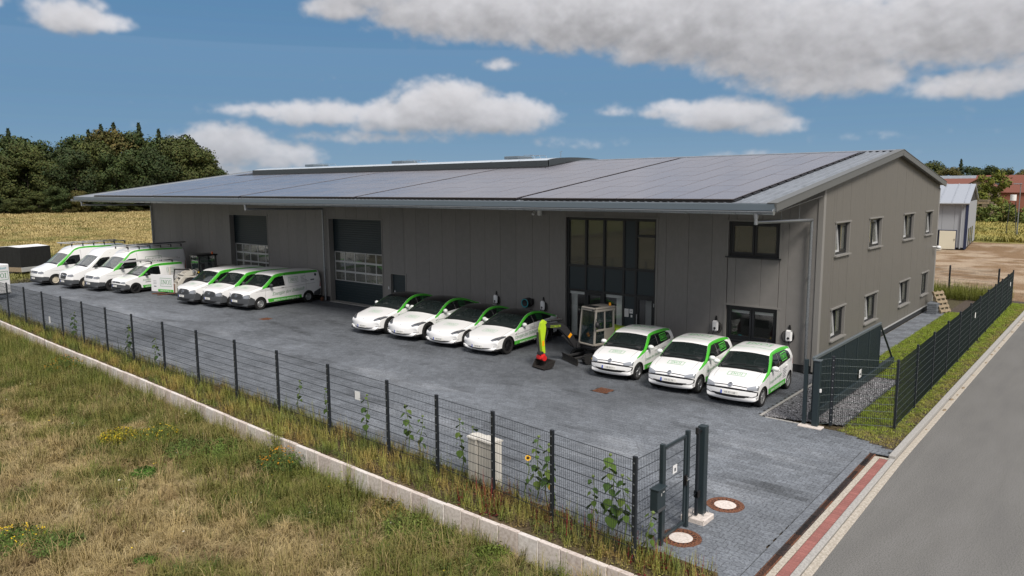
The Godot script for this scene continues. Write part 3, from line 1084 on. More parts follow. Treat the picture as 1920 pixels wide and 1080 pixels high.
	var vx := [-41.6, -31.4, -21.1]
	for j in 3:
		var t := thing("smoke_vent", vl[j], "vent", "smoke vents on the rooflight", Vector3(vx[j], 8.18, -9.4))
		var lid := G.new()
		lid.box(Vector3(0, 0.1, 0), Vector3(1.1, 0.18, 1.4), 0.02)
		part("lid", lid, M.fascia, t)
		var wire := G.new()
		for k in 3:
			wire.path([Vector3(0.55, 0.03, -0.6 + 0.6 * k), Vector3(1.0, 0.22, -0.6 + 0.6 * k), Vector3(1.6, 0.2, -0.6 + 0.6 * k), Vector3(1.75, 0.02, -0.6 + 0.6 * k)], 0.014, 4)
		part("deflector", wire, M.galv, t).set_meta("kind", "stuff")
	var an := G.new()
	an.cyl(Vector3(-17.9, 8.15, -9.4), Vector3(-17.9, 8.5, -9.4), 0.015)
	an.cyl(Vector3(-18.0, 8.5, -9.4), Vector3(-17.8, 8.58, -9.4), 0.012)
	tag(part("roof_antenna", an, M.galv, self), "small metal rod on the arched end of the rooflight", "antenna")
	# solar arrays
	var pm := G.new()
	pm.box(Vector3.ZERO, Vector3(0.988, 0.03, 1.385), 0.004)
	var panel_mesh := pm.mesh()
	var bs := Basis(Vector3(1, 0, 0), atan(SLOPE))
	var groups := [[-1.12, 8, 1.022, "solar array at the street end of the roof, complete in nine rows"], [-9.52, 9, 1.035, "second solar array from the street end, stepped round the arched rooflight end"], [-19.08, 9, 1.055, "third solar array from the street end, below the rooflight"], [-28.88, 9, 1.09, "fourth solar array from the street end, below the rooflight"], [-38.98, 8, 1.09, "farthest solar array, at the field end of the roof"]]
	for q in groups:
		var t := thing("solar_array", q[3], "solar array", "solar arrays on the front roof slope")
		var rails := G.new()
		for i in q[1]:
			var x: float = q[0] - q[2] * (i + 0.5)
			var rows := 9
			if x < -15.9 and x > -46.2:
				rows = 7
			for j in rows:
				var z := 4.78 - 1.41 * (j + 0.5)
				var o := part("solar_panel", panel_mesh, M.panel if (i * 7 + j * 3 + i * j) % 3 else M.panel_b, t)
				o.transform = Transform3D(bs, Vector3(x, roof_y(z) + 0.135 + 0.002 * sin(i * 3.1 + j * 1.7), z))
				o.scale = Vector3(q[2] / 1.022, 1, 1)
		for j in 19:
			var z := 4.5 - 0.705 * j
			rails.box(Vector3(q[0] - q[1] * q[2] * 0.5, roof_y(z) + 0.08, z), Vector3(q[1] * q[2] + 0.1, 0.05, 0.56), 0.0, bs)
			if z < -5.6 and q[0] < -12.0:
				break
		part("mounting_rails", rails, M.panel_frame, t)

# ------------------------------------------------------------------ ground, yard and street
var n_soil := FastNoiseLite.new()

func nz(x: float, z: float, k: float) -> float:
	return n_soil.get_noise_2d(x * k, z * k)

func ground_y(x: float, z: float) -> float:
	var past := z - wall_z(x)
	if past > 0.06:
		var y := -0.46 + 0.09 * nz(x, z, 3.0) + 0.05 * nz(x + 90.0, z, 11.0)
		y = lerpf(y, -0.02, smoothstep(2.6, 4.0, x))
		return y if x > -45.0 else lerpf(y, -0.1, smoothstep(-45.0, -55.0, x))
	if x > -53.0 and x < 4.4 and z > -24.0:
		if z > fence_z(x) - 0.62 and z < wall_z(x) + 0.05 and x < 3.4:
			return 0.01 + 0.015 * nz(x, z, 9.0)
		return -0.06
	if x > 4.0:
		return -0.06
	var r := smoothstep(-53.0, -60.0, x)
	return -0.05 + 0.12 * r * nz(x, z, 0.8)

func ground_tint(x: float, z: float) -> Color:
	var past := z - wall_z(x)
	var a := nz(x, z, 1.6)
	var b := nz(x + 200.0, z - 70.0, 5.0)
	if past > 0.0 and x > -50.0:
		var c := Color(0.15, 0.12, 0.075).lerp(Color(0.24, 0.19, 0.12), clampf(0.5 + a, 0.0, 1.0))
		return c.lerp(Color(0.1, 0.11, 0.035), clampf(0.35 + 1.2 * b, 0.0, 1.0) * 0.7)
	if x > -53.0 and z > -23.0:
		if x > -52.0 and z > 5.0:
			return Color(0.1, 0.075, 0.05)
		return Color(0.11, 0.1, 0.06)
	if x <= -51.0:
		var c := Color(0.47, 0.375, 0.19).lerp(Color(0.36, 0.29, 0.14), clampf(0.5 + 1.2 * a, 0.0, 1.0))
		var g := clampf(1.3 * nz(x - 400.0, z * 2.0, 0.5) + 0.9 * b - 0.02, 0.0, 0.9)
		g = clampf(g + smoothstep(-7.0, 8.0, z) * 0.75 * smoothstep(-150.0, -75.0, x), 0.0, 1.0)
		return c.lerp(Color(0.15, 0.17, 0.05), g)
	# behind the hall: bare building ground, then fields
	if z > -50.0 + 0.3 * (x + 6.0) or (x < 20.0 and x > -30.0 and z > -74.0):
		var c := Color(0.5, 0.4, 0.3).lerp(Color(0.3, 0.2, 0.12), clampf(0.3 + 2.2 * a + 0.9 * b + clampf((x + 1.0) * 0.06 + (-36.0 - z) * 0.02, -0.3, 0.4), 0.0, 1.0))
		var tr := absf(fposmod(x * 0.9 + 0.25 * z + 2.0 * nz(x, z, 0.5), 1.9) - 0.95)
		return c.darkened(0.28 * clampf(1.0 - tr * 5.0, 0.0, 1.0) * clampf(0.5 + 2.0 * nz(x + 50.0, z, 0.9), 0.0, 1.0))
	var c := Color(0.4, 0.33, 0.11).lerp(Color(0.25, 0.24, 0.08), clampf(0.45 + 1.3 * a, 0.0, 1.0))
	return c

func axis(a: Array) -> PackedFloat32Array:
	var r := PackedFloat32Array()
	for i in range(0, a.size(), 3):
		var x: float = a[i]
		while x < a[i + 1] - 1e-4:
			r.append(x)
			x += a[i + 2]
	r.append(a[a.size() - 2])
	return r

func sheet(xs: PackedFloat32Array, zs: PackedFloat32Array, shear: bool, hy: Callable, tint: Callable) -> ArrayMesh:
	var v := PackedVector3Array()
	var c := PackedColorArray()
	var nn := PackedVector3Array()
	var idx := PackedInt32Array()
	var w := xs.size()
	for z in zs:
		for x in xs:
			var zz := z + (wall_z(x) - 15.0 if shear else 0.0)
			v.append(Vector3(x, hy.call(x, zz), zz))
			c.append(tint.call(x, zz))
	for j in zs.size():
		for i in w:
			var a := v[j * w + maxi(i - 1, 0)]
			var b := v[j * w + mini(i + 1, w - 1)]
			var d := v[maxi(j - 1, 0) * w + i]
			var e := v[mini(j + 1, zs.size() - 1) * w + i]
			nn.append((e - d).cross(b - a).normalized())
	for j in zs.size() - 1:
		for i in w - 1:
			var k := j * w + i
			idx.append_array([k, k + 1, k + w + 1, k, k + w + 1, k + w])
	var arr := []
	arr.resize(Mesh.ARRAY_MAX)
	arr[Mesh.ARRAY_VERTEX] = v
	arr[Mesh.ARRAY_NORMAL] = nn
	arr[Mesh.ARRAY_COLOR] = c
	arr[Mesh.ARRAY_INDEX] = idx
	var m := ArrayMesh.new()
	m.add_surface_from_arrays(Mesh.PRIMITIVE_TRIANGLES, arr)
	return m

func build_ground() -> void:
	n_soil.seed = 77
	n_soil.frequency = 0.1
	n_soil.fractal_octaves = 4
	var xs := axis([-900.0, -300.0, 60.0, -300.0, -60.0, 6.0, -60.0, -42.0, 1.0, -42.0, 8.0, 0.33, 8.0, 40.0, 2.0, 40.0, 300.0, 20.0, 300.0, 900.0, 100.0, 900.0, 901.0, 1.0])
	var zs := axis([-900.0, -300.0, 60.0, -300.0, -90.0, 10.0, -90.0, -60.0, 1.6, -60.0, -22.0, 0.5, -22.0, 10.0, 1.6, 10.0, 15.0, 0.25, 15.02, 15.03, 0.01, 15.1, 30.0, 0.3, 30.0, 60.0, 3.0, 60.0, 300.0, 20.0, 300.0, 601.0, 100.0])
	struct("ground", sheet(xs, zs, true, ground_y, ground_tint), M.vary)

func yard_right(z: float) -> float:
	if z < 5.78:
		return 0.3
	return 4.03 if z < 7.0 else 3.41 + street_dx(z)

func in_yard(x: float, z: float) -> bool:
	if z < 0.06 or x < -52.2:
		return false
	if z < 5.85:
		return x < 0.3
	if x > 2.6 and z < 5.9 + (x - 2.6) * 0.46:
		return false
	if x > yard_right(z):
		return false
	var front := fence_z(x) - 0.45
	if x > 1.7:
		front = lerpf(fence_z(x) - 0.45, 14.95, clampf((x - 1.7) / 0.8, 0.0, 1.0))
	return z < front

func paver_mesh() -> ArrayMesh:
	# a stone with waved long sides
	var g := G.new()
	var lx := 0.2235
	var lz := 0.1635
	var a := []
	var b := []
	var n := 8
	for i in n + 1:
		var t := float(i) / n
		var wv := 0.011 * clampf(2.2 * sin(t * TAU * 2.0), -1.0, 1.0)
		a.append(Vector2((t - 0.5) * lx, lz * 0.5 + wv))
		b.append(Vector2((t - 0.5) * lx, -lz * 0.5 + wv))
	var e := 0.009
	for i in n:
		var p: Array = [b[i], b[i + 1], a[i + 1], a[i]]
		var q := []
		for k in 4:
			var s := Vector3(p[k].x * (1.0 - e * 2.0 / lx), 0.0, p[k].y + (e if k < 2 else -e))
			q.append(s)
		g.outq(q[0], q[1], q[2], q[3], Vector3(0, -0.1, 0))
		g.outq(q[0], q[1], Vector3(p[1].x, -0.016, p[1].y), Vector3(p[0].x, -0.016, p[0].y), Vector3(0, -0.05, 0))
		g.outq(q[3], q[2], Vector3(p[2].x, -0.016, p[2].y), Vector3(p[3].x, -0.016, p[3].y), Vector3(0, -0.05, 0))
		if i == 0:
			g.outq(q[0], q[3], Vector3(p[3].x, -0.016, p[3].y), Vector3(p[0].x, -0.016, p[0].y), Vector3(0, -0.05, 0))
		if i == n - 1:
			g.outq(q[1], q[2], Vector3(p[2].x, -0.016, p[2].y), Vector3(p[1].x, -0.016, p[1].y), Vector3(0, -0.05, 0))
	return g.mesh()

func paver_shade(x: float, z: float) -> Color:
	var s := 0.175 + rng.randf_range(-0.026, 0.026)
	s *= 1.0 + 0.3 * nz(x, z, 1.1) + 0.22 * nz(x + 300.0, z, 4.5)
	# dusty wheel tracks and paler middle; darker towards the cars and the front wall
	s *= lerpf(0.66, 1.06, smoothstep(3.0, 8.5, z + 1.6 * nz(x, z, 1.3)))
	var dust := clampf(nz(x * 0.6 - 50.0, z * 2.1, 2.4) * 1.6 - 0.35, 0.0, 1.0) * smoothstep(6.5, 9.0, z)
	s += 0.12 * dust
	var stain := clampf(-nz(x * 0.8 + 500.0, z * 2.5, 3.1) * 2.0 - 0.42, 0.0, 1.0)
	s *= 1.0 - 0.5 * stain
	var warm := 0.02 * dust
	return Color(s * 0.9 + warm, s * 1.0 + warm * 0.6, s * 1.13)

func build_yard() -> void:
	var bed := G.new()
	var z := 0.0
	while z < 16.0:
		# strips of the bedding under the stones, so that it ends where the stones end
		var x0 := -52.3
		while x0 < 3.9:
			if x0 > 3.1 and z > 6.7:
				x0 += 0.3
				continue
			if in_yard(x0 + 0.15, z + 0.15) or in_yard(x0 + 0.15, z + 0.02) or in_yard(x0, z):
				bed.quad(Vector3(x0, -0.011, z + 0.3), Vector3(x0 + 0.3, -0.011, z + 0.3), Vector3(x0 + 0.3, -0.011, z), Vector3(x0, -0.011, z))
			x0 += 0.3
		z += 0.3
	var yard := struct("yard_paving", bed, M.bed_sand)
	var pm := paver_mesh()
	var cam: Camera3D = get_node("camera")
	var inv := cam.transform.affine_inverse()
	var tanv := tan(deg_to_rad(cam.fov * 0.5))
	var near := []
	var xf := []
	var cols := []
	var drains := [Vector3(-4.6, 0.27, 6.36), Vector3(-25.18, 0.27, 5.75)]
	var rows := int(15.2 / 0.165)
	for j in rows:
		var zz := 0.14 + 0.165 * j
		var x := -52.2 + (0.1125 if j % 2 else 0.0)
		while x < 4.0:
			var room := yard_right(zz) - x
			if x > 2.0 and zz > 7.0 and room > -0.1125 and room < 0.1125:
				# cut stone along the border course
				var l := room + 0.108
				if l > 0.03:
					xf.append(Transform3D(Basis().scaled(Vector3(l / 0.2235, 1, 1)), Vector3(x - 0.1125 + l * 0.5, 0, zz)))
					cols.append(paver_shade(x, zz))
			elif in_yard(x, zz):
				var skip := false
				for d in drains:
					if absf(x - d.x) < d.y and absf(zz - d.z) < d.y:
						skip = true
				for d in [Vector2(2.15, 12.15), Vector2(2.13, 14.05)]:
					if Vector2(x, zz).distance_to(d) < 0.42:
						skip = true
				if not skip:
					var p := Vector3(x, rng.randf_range(-0.0015, 0.0015), zz)
					var t := Transform3D(Basis(Vector3.UP, rng.randf_range(-0.006, 0.006)).rotated(Vector3.RIGHT, rng.randf_range(-0.006, 0.006)), p)
					var v := inv * p
					var dist := v.length()
					if dist < 17.0 and absf(v.y) < -v.z * tanv * 0.98 and absf(v.x) < -v.z * tanv * 1.75:
						near.append([dist, t])
					else:
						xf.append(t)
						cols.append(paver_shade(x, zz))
			x += 0.225
	near.sort_custom(func(a, b): return a[0] < b[0])
	for k in near.size():
		var t: Transform3D = near[k][1]
		if k < 290:
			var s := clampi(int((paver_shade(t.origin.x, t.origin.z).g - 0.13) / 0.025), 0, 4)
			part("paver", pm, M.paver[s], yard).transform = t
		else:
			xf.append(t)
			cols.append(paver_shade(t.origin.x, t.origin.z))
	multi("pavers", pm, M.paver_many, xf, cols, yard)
	# edge stones of the yard beside the gravel
	var eg := struct("yard_edging", G.new(), M.kerb)
	for k in 6:
		var g := G.new()
		g.box(Vector3(0.35, -0.05, 0.05 + 0.97 * k + 0.4), Vector3(0.08, 0.13, 0.955), 0.008)
		part("edge_stone", g, M.kerb, eg)
	eg.mesh = eg.get_child(0).mesh
	eg.get_child(0).free()
	var g2 := G.new()
	for k in 3:
		g2.box(Vector3(0.7 + 0.4 * k, -0.05, 5.83), Vector3(0.39, 0.12, 0.07), 0.008)
	part("edge_stone", g2, M.kerb, eg)
	# crushed stone bed and its border
	var gb := G.new()
	gb.quad(Vector3(0.39, -0.02, 5.8), Vector3(2.45, -0.02, 5.2), Vector3(2.45, -0.02, -0.85), Vector3(0.39, -0.02, -0.85))
	struct("gravel_bed", gb, M.bed_sand)
	var st := G.new()
	var rr := RandomNumberGenerator.new()
	rr.seed = 5
	for k in 5:
		for i in 6:
			var a := TAU * i / 6.0
			var b := TAU * (i + 1) / 6.0
			if k == 0:
				st.tri(Vector3(0, 0.7, 0), Vector3(cos(b) * 0.75, 0.35, sin(b) * 0.6), Vector3(cos(a) * 0.75, 0.35, sin(a) * 0.6))
			elif k == 1:
				st.quad(Vector3(cos(a) * 0.75, 0.35, sin(a) * 0.6), Vector3(cos(b) * 0.75, 0.35, sin(b) * 0.6), Vector3(cos(b), -0.3, sin(b) * 0.85), Vector3(cos(a), -0.3, sin(a) * 0.85))
	var sx := []
	var sc := []
	for i in 12000:
		var x := rr.randf_range(0.42, 2.42)
		var zz := rr.randf_range(-0.82, 5.75)
		if zz > 5.78 - (x - 0.4) * 0.26:
			continue
		var s := rr.randf_range(0.014, 0.034)
		var bsz := Basis.from_euler(Vector3(rr.randf_range(-0.6, 0.6), rr.randf() * TAU, rr.randf_range(-0.6, 0.6))).scaled(Vector3(s, s * rr.randf_range(0.5, 0.9), s))
		sx.append(Transform3D(bsz, Vector3(x, rr.randf_range(-0.015, 0.012), zz)))
		var q := rr.randf_range(0.09, 0.27) * (1.9 if rr.randf() < 0.06 else 1.0)
		sc.append(Color(q, q * 1.0, q * 1.06))
	multi("gravel", st.mesh(), M.stone, sx, sc, self)
	var ge := struct("gravel_border", G.new(), M.bumper)
	var bd := G.new()
	bd.box(Vector3(2.46, -0.03, 2.2), Vector3(0.04, 0.09, 6.1))
	bd.box(Vector3(1.45, -0.03, -0.88), Vector3(2.06, 0.09, 0.04))
	ge.mesh = bd.mesh()
	# slabs along the gable
	var sl := struct("gable_path", G.new(), M.kerb)
	var base := G.new()
	base.box(Vector3(0.47, -0.06, -9.6), Vector3(0.94, 0.08, 17.2))
	sl.mesh = base.mesh()
	for k in 36:
		for j in 2:
			var g := G.new()
			g.box(Vector3(0.26 + 0.45 * j, -0.02 + 0.002 * ((k + j) % 3), -1.2 - 0.47 * k), Vector3(0.44, 0.05, 0.46), 0.006)
			part("slab", g, M.paver[(k * 3 + j * 2) % 5], sl)
	# lawn soil
	var ls := G.new()
	ls.quad(Vector3(2.47, -0.012, 5.9), Vector3(4.03, -0.016, 6.7), Vector3(4.0, -0.012, -24.0), Vector3(2.47, -0.012, -24.0))
	ls.quad(Vector3(0.95, -0.012, -0.9), Vector3(2.47, -0.012, -0.9), Vector3(2.47, -0.012, -24.0), Vector3(0.95, -0.012, -24.0))
	struct("lawn", ls, M.soil)

func strip_stones(called: String, each: String, x0: float, x1: float, z0: float, z1: float, step: float, y0: float, y1: float, mats: Array, gap := 0.006) -> void:
	var s := struct(called, G.new(), mats[0])
	var base := G.new()
	var z := z0
	var shapes := {}
	while z < z1 - 0.02:
		var l := minf(step, z1 - z)
		var key := snappedf(l, 0.001)
		if not shapes.has(key):
			var g := G.new()
			g.box(Vector3.ZERO, Vector3(x1 - x0 - 0.004, y1 - y0, l - gap), 0.008)
			shapes[key] = g.mesh()
		var m: Material = mats[rng.randi() % mats.size()]
		var o := part(each, shapes[key], m, s)
		var c := z + l * 0.5
		o.position = Vector3((x0 + x1) * 0.5 + street_dx(c), (y0 + y1) * 0.5 + rng.randf_range(-0.002, 0.002), c)
		o.rotation.y = 0.0175 if c > 7.0 else 0.0018
		base.box(o.position - Vector3(0, (y1 - y0) * 0.5 + 0.01, 0), Vector3(x1 - x0, 0.02, l))
		z += l
	s.mesh = base.mesh()

func build_street() -> void:
	var a := G.new()
	var zs := [-70.0, -24.0, 7.0, 40.0]
	for i in 3:
		a.quad(Vector3(4.36 + street_dx(zs[i + 1]), -0.012, zs[i + 1]), Vector3(11.5 + street_dx(zs[i + 1]), 0.03, zs[i + 1]), Vector3(11.5 + street_dx(zs[i]), 0.03, zs[i]), Vector3(4.36 + street_dx(zs[i]), -0.012, zs[i]))
	struct("road", a, M.asphalt)
	strip_stones("drain_channel", "drain_grate", 3.6, 3.74, 7.05, 16.5, 0.5, -0.1, 0.002, [M.rust_dark, M.rust_dark, M.rust])
	strip_stones("yard_border", "border_stone", 3.415, 3.595, 7.02, 15.2, 0.3, -0.1, 0.001, [M.paver[1], M.paver[2], M.paver[3]])
	strip_stones("concrete_edge", "edge_stone", 3.745, 3.87, 7.2, 16.5, 1.0, -0.12, 0.006, [M.gutter])
	strip_stones("red_strip", "brick", 3.875, 4.07, 7.3, 16.5, 0.105, -0.1, 0.004, M.red, 0.005)
	strip_stones("low_kerb", "kerb_stone", 4.075, 4.2, 7.2, 16.5, 1.0, -0.15, 0.025, [M.kerb])
	strip_stones("kerb", "kerb_stone", 4.05, 4.2, -26.0, 7.2, 1.0, -0.2, 0.085, [M.kerb])
	strip_stones("street_gutter", "gutter_stone", 4.205, 4.36, -26.0, 16.5, 0.5, -0.15, -0.002, [M.gutter])
	var e := G.new()
	e.box(Vector3(3.97, -0.05, 7.24), Vector3(0.2, 0.12, 0.08), 0.006)
	part("end_stone", e, M.gutter, get_node("red_strip"))
	# slots of the channel
	var s := G.new()
	var z := 7.07
	while z < 16.4:
		s.box(Vector3(3.67 + street_dx(z), 0.003, z), Vector3(0.09, 0.006, 0.012))
		z += 0.03
	part("slots", s, M.black, get_node("drain_channel")).set_meta("kind", "stuff")
	# cracks of tar and sand in the gutter line
	var sd := G.new()
	for k in 15:
		var zz := 4.2 - 1.55 * k + 0.8 * sin(k * 5.1)
		sd.ball(Vector3(4.28 + street_dx(zz) + 0.03 * sin(k * 2.3), -0.002, zz), Vector3(0.035 + 0.012 * (k % 3), 0.004, 0.07 + 0.09 * absf(sin(k * 1.9))), 8)
	struct("gutter_sand", sd, M.sand)
	# round covers and square drains
	for q in [[2.15, 12.15, "round concrete-filled cover with rusty rim, out in the paving past the gate"], [2.13, 14.05, "round concrete-filled cover with rusty rim, at the foot of the small gate"], [6.42, 12.95, "round rusty cover in the asphalt road at the bottom edge of the photo"]]:
		var t := thing("manhole_cover", q[2], "manhole cover", "round covers by the gate", Vector3(q[0], 0, q[1]))
		var up := Transform3D(Basis(Vector3(1, 0, 0), Vector3(0, 0, -1), Vector3(0, 1, 0)), Vector3.ZERO)
		var r := G.new()
		r.lathe([Vector2(0.38, -0.08), Vector2(0.38, 0.004), Vector2(0.34, 0.008), Vector2(0.335, 0.003), Vector2(0.315, 0.003), Vector2(0.31, 0.007), Vector2(0.225, 0.007), Vector2(0.22, -0.01)], up, 40)
		part("rim", r, M.rust, t)
		var sr := G.new()
		if q[0] < 5.0:
			sr.lathe([Vector2(0.62, -0.006), Vector2(0.385, -0.003)], up, 40)
			part("surround", sr, M.paver[1], t)
		var h := G.new()
		for k in 20:
			var an := TAU * k / 20.0
			h.box(Vector3(cos(an) * 0.265, 0.008, sin(an) * 0.265), Vector3(0.05, 0.004, 0.022), 0.0, Basis(Vector3.UP, -an))
		part("openings", h, M.black, t)
		var c := G.new()
		c.lathe([Vector2(0.22, 0.001), Vector2(0.2, 0.005), Vector2(0.0, 0.006)], up, 40)
		part("concrete_fill", c, M.concrete if q[0] < 5.0 else M.rust, t)
	for q in [[-4.6, 6.36, "rusty square drain grate in front of the small cars"], [-25.18, 5.75, "rusty square drain grate in front of the roller door"]]:
		var t := thing("drain_grate", q[2], "drain", "square yard drains", Vector3(q[0], 0, q[1]))
		var f := G.new()
		for k in 4:
			var dx := Basis(Vector3.UP, PI * 0.5 * k)
			f.box(dx * Vector3(0.0, -0.01, 0.235), Vector3(0.51, 0.04, 0.04), 0.004, dx)
		part("rim", f, M.rust, t)
		var gr := G.new()
		for k in 7:
			gr.box(Vector3(-0.18 + 0.06 * k, -0.012, 0), Vector3(0.026, 0.03, 0.44))
		part("grating", gr, M.rust, t)
		var pit := G.new()
		pit.box(Vector3(0, -0.1, 0), Vector3(0.5, 0.1, 0.5))
		part("pit", pit, M.black, t)

# ------------------------------------------------------------------ fences, gates, retaining stones
func mesh_panel(l: float, h: float, light: bool) -> ArrayMesh:
	# double rod mat from (0,0,0) along +x
	var g := G.new()
	var rods := G.new() if light else g
	var n := maxi(int(round(l / 0.05)), 1)
	for i in n + 1:
		var x := l * i / n
		g.cyl(Vector3(x, 0, 0), Vector3(x, h, 0), 0.0042 if light else 0.0032, -1.0, 4, false)
	var y := 0.03
	while y < h:
		for s in [-0.007, 0.007]:
			rods.cyl(Vector3(0, y, s), Vector3(l, y, s), 0.0045 if light else 0.0038, -1.0, 4, false)
		y += 0.2
	var m := g.mesh()
	if light:
		var extra := []
		extra.resize(Mesh.ARRAY_MAX)
		extra[Mesh.ARRAY_VERTEX] = rods.v
		extra[Mesh.ARRAY_NORMAL] = rods.n
		m.add_surface_from_arrays(Mesh.PRIMITIVE_TRIANGLES, extra)
		m.surface_set_material(0, M.wire_light)
		m.surface_set_material(1, M.wire_rod)
	return m

var panel_cache := {}
func fence_run(t: Node3D, pts: Array, h: float, wire: Material, first := true, last := true) -> void:
	var pg := G.new()
	pg.box(Vector3(0, h * 0.5 + 0.04, 0), Vector3(0.082, h + 0.12, 0.058), 0.006)
	var pm := pg.mesh()
	var cg := G.new()
	for k in 10:
		cg.box(Vector3(0, 0.1 + 0.19 * k, 0.03), Vector3(0.03, 0.022, 0.016), 0.003)
	var cm := cg.mesh()
	for i in pts.size():
		var p: Vector3 = pts[i]
		var dir := Vector3.RIGHT
		if i < pts.size() - 1:
			dir = (pts[i + 1] - p)
		else:
			dir = (p - pts[i - 1])
		var yaw := atan2(-dir.z, dir.x)
		if (i > 0 or first) and (i < pts.size() - 1 or last):
			var o := part("post", pm, M.anthracite, t)
			o.position = p
			o.rotation.y = yaw
			var c := part("clips", cm, M.galv, o)
			c.set_meta("kind", "stuff")
		if i < pts.size() - 1:
			var l := Vector2(dir.x, dir.z).length()
			var key := "%.2f %.2f %s" % [l, h, wire == M.wire_light]
			if not panel_cache.has(key):
				panel_cache[key] = mesh_panel(snappedf(l, 0.01), h, wire == M.wire_light)
			var w := part("mesh_panel", panel_cache[key], wire, t)
			if wire == M.wire_light:
				w.material_override = null
			w.position = p + Vector3(0, 0.03, 0)
			w.rotation.y = yaw

func build_fences() -> void:
	var f := thing("meadow_fence", "long dark wire mesh fence with posts between the meadow and the yard", "fence")
	var pts := []
	for x in [-60.0, -57.5, -55.0, -52.5, -50.0, -47.5, -45.0, -42.5, -40.0, -37.5, -35.0, -32.4, -29.9, -27.5, -25.1, -22.65, -20.2, -17.65, -15.2, -12.75, -10.4, -7.85, -5.35, -3.5, -1.7, -0.02, 1.93]:
		pts.append(Vector3(x, 0.0, fence_z(x)))
	fence_run(f, pts, 1.83, M.wire)
	# short return to the small gate with its letter box
	var r := thing("gate_side_panel", "short mesh fence panel between corner post and small gate", "fence")
	fence_run(r, [Vector3(1.93, 0.0, 15.42), Vector3(1.97, 0.0, 14.55)], 1.83, M.wire, false, false)
	var lb := thing("letter_box", "dark grey letter box hung on the mesh beside the small gate", "letter box", "", Vector3(2.03, 0.78, 14.78), PI * 0.5)
	var lg := G.new()
	lg.box(Vector3(0, 0.2, 0), Vector3(0.3, 0.4, 0.16), 0.012)
	part("case", lg, M.gate, lb)
	lg = G.new()
	lg.box(Vector3(0, 0.41, 0.01), Vector3(0.32, 0.025, 0.19), 0.006)
	part("lid", lg, M.gate, lb)
	lg = G.new()
	lg.box(Vector3(0, 0.02, 0.082), Vector3(0.3, 0.06, 0.008), 0.002)
	part("newspaper_slot", lg, M.bumper, lb)
	lg = G.new()
	lg.box(Vector3(-0.02, 0.3, 0.083), Vector3(0.02, 0.05, 0.006))
	lg.box(Vector3(0.06, 0.33, 0.083), Vector3(0.06, 0.02, 0.006))
	part("name_plate", lg, M.alu, lb)
	# pedestrian gate
	var g := thing("small_gate", "dark metal mesh gate leaf with handle between two square posts", "gate", "", Vector3(1.98, 0, 14.55), PI * 0.5)
	var q := G.new()
	q.box(Vector3(0, 0.96, 0), Vector3(0.08, 1.92, 0.08), 0.006)
	part("post", q, M.gate, g)
	q = G.new()
	q.box(Vector3(0.98, 0.96, 0), Vector3(0.08, 1.92, 0.08), 0.006)
	part("post", q, M.gate, g)
	q = G.new()
	for s in [[Vector3(0.47, 1.83, 0), Vector3(0.8, 0.05, 0.04)], [Vector3(0.47, 0.12, 0), Vector3(0.8, 0.05, 0.04)], [Vector3(0.08, 0.97, 0), Vector3(0.05, 1.75, 0.04)], [Vector3(0.88, 0.97, 0), Vector3(0.06, 1.75, 0.04)]]:
		q.box(s[0], s[1], 0.004)
	var leaf := part("leaf", q, M.gate, g)
	var wm := part("mesh_panel", mesh_panel(0.78, 1.66, false), M.wire, leaf)
	wm.position = Vector3(0.09, 0.15, 0)
	q = G.new()
	q.box(Vector3(0.86, 0.98, 0.04), Vector3(0.06, 0.2, 0.06), 0.006)
	part("lock_case", q, M.black, g)
	q = G.new()
	q.cyl(Vector3(0.86, 1.03, 0.06), Vector3(0.86, 1.03, 0.12), 0.012)
	q.cyl(Vector3(0.86, 1.03, 0.12), Vector3(0.75, 1.03, 0.12), 0.012)
	q.cyl(Vector3(0.86, 1.03, -0.05), Vector3(0.75, 1.03, -0.1), 0.012)
	part("handle", q, M.chrome, g)
	q = G.new()
	q.box(Vector3(0.45, 1.32, 0.02), Vector3(0.16, 0.16, 0.004))
	part("small_sign", q, M.white_sheet, g)
	q = G.new()
	q.box(Vector3(0.45, 1.31, 0.0235), Vector3(0.05, 0.06, 0.003))
	part("sign_print", q, M.ink_dark, g)
	# guide post of the sliding gate on its plinth
	var gp := thing("gate_guide_post", "tall dark guide post of the sliding gate on a pale concrete block", "gate post", "", Vector3(2.0, 0, 13.12), PI * 0.5)
	q = G.new()
	q.box(Vector3(0.0, 0.04, 0.0), Vector3(0.46, 0.12, 0.5), 0.015)
	part("plinth", q, M.concrete, gp)
	q = G.new()
	q.box(Vector3(0.1, 0.99, 0.03), Vector3(0.16, 1.8, 0.16), 0.012)
	part("post", q, M.gate, gp)
	q = G.new()
	q.box(Vector3(-0.1, 1.0, 0.02), Vector3(0.06, 1.76, 0.06), 0.006)
	part("guide", q, M.anthracite, gp)
	q = G.new()
	q.box(Vector3(0.0, 1.8, 0.02), Vector3(0.36, 0.04, 0.05), 0.006)
	q.box(Vector3(-0.08, 0.55, 0.02), Vector3(0.1, 0.14, 0.1), 0.006)
	q.cyl(Vector3(-0.15, 1.82, 0.02), Vector3(-0.15, 1.9, 0.02), 0.03)
	part("bracket", q, M.black, gp)
	q = G.new()
	for s in [[-0.02, 0.14], [0.2, 0.14], [-0.02, -0.09], [0.2, -0.09]]:
		q.cyl(Vector3(s[0], 0.1, s[1]), Vector3(s[0], 0.15, s[1]), 0.014, -1.0, 6)
	part("anchor_bolts", q, M.steel_rim, gp)
	var fm := part("mesh_panel", mesh_panel(0.34, 1.6, false), M.wire, gp)
	fm.position = Vector3(-0.42, 0.15, 0.02)
	# sliding gate, open, parked along the gravel
	var sg := thing("sliding_gate", "dark sliding gate standing open above the crushed stone bed", "gate", "", Vector3(1.75, 0, 5.75), PI * 0.5)
	q = G.new()
	q.box(Vector3(3.35, 1.86, 0), Vector3(6.75, 0.09, 0.08), 0.01)
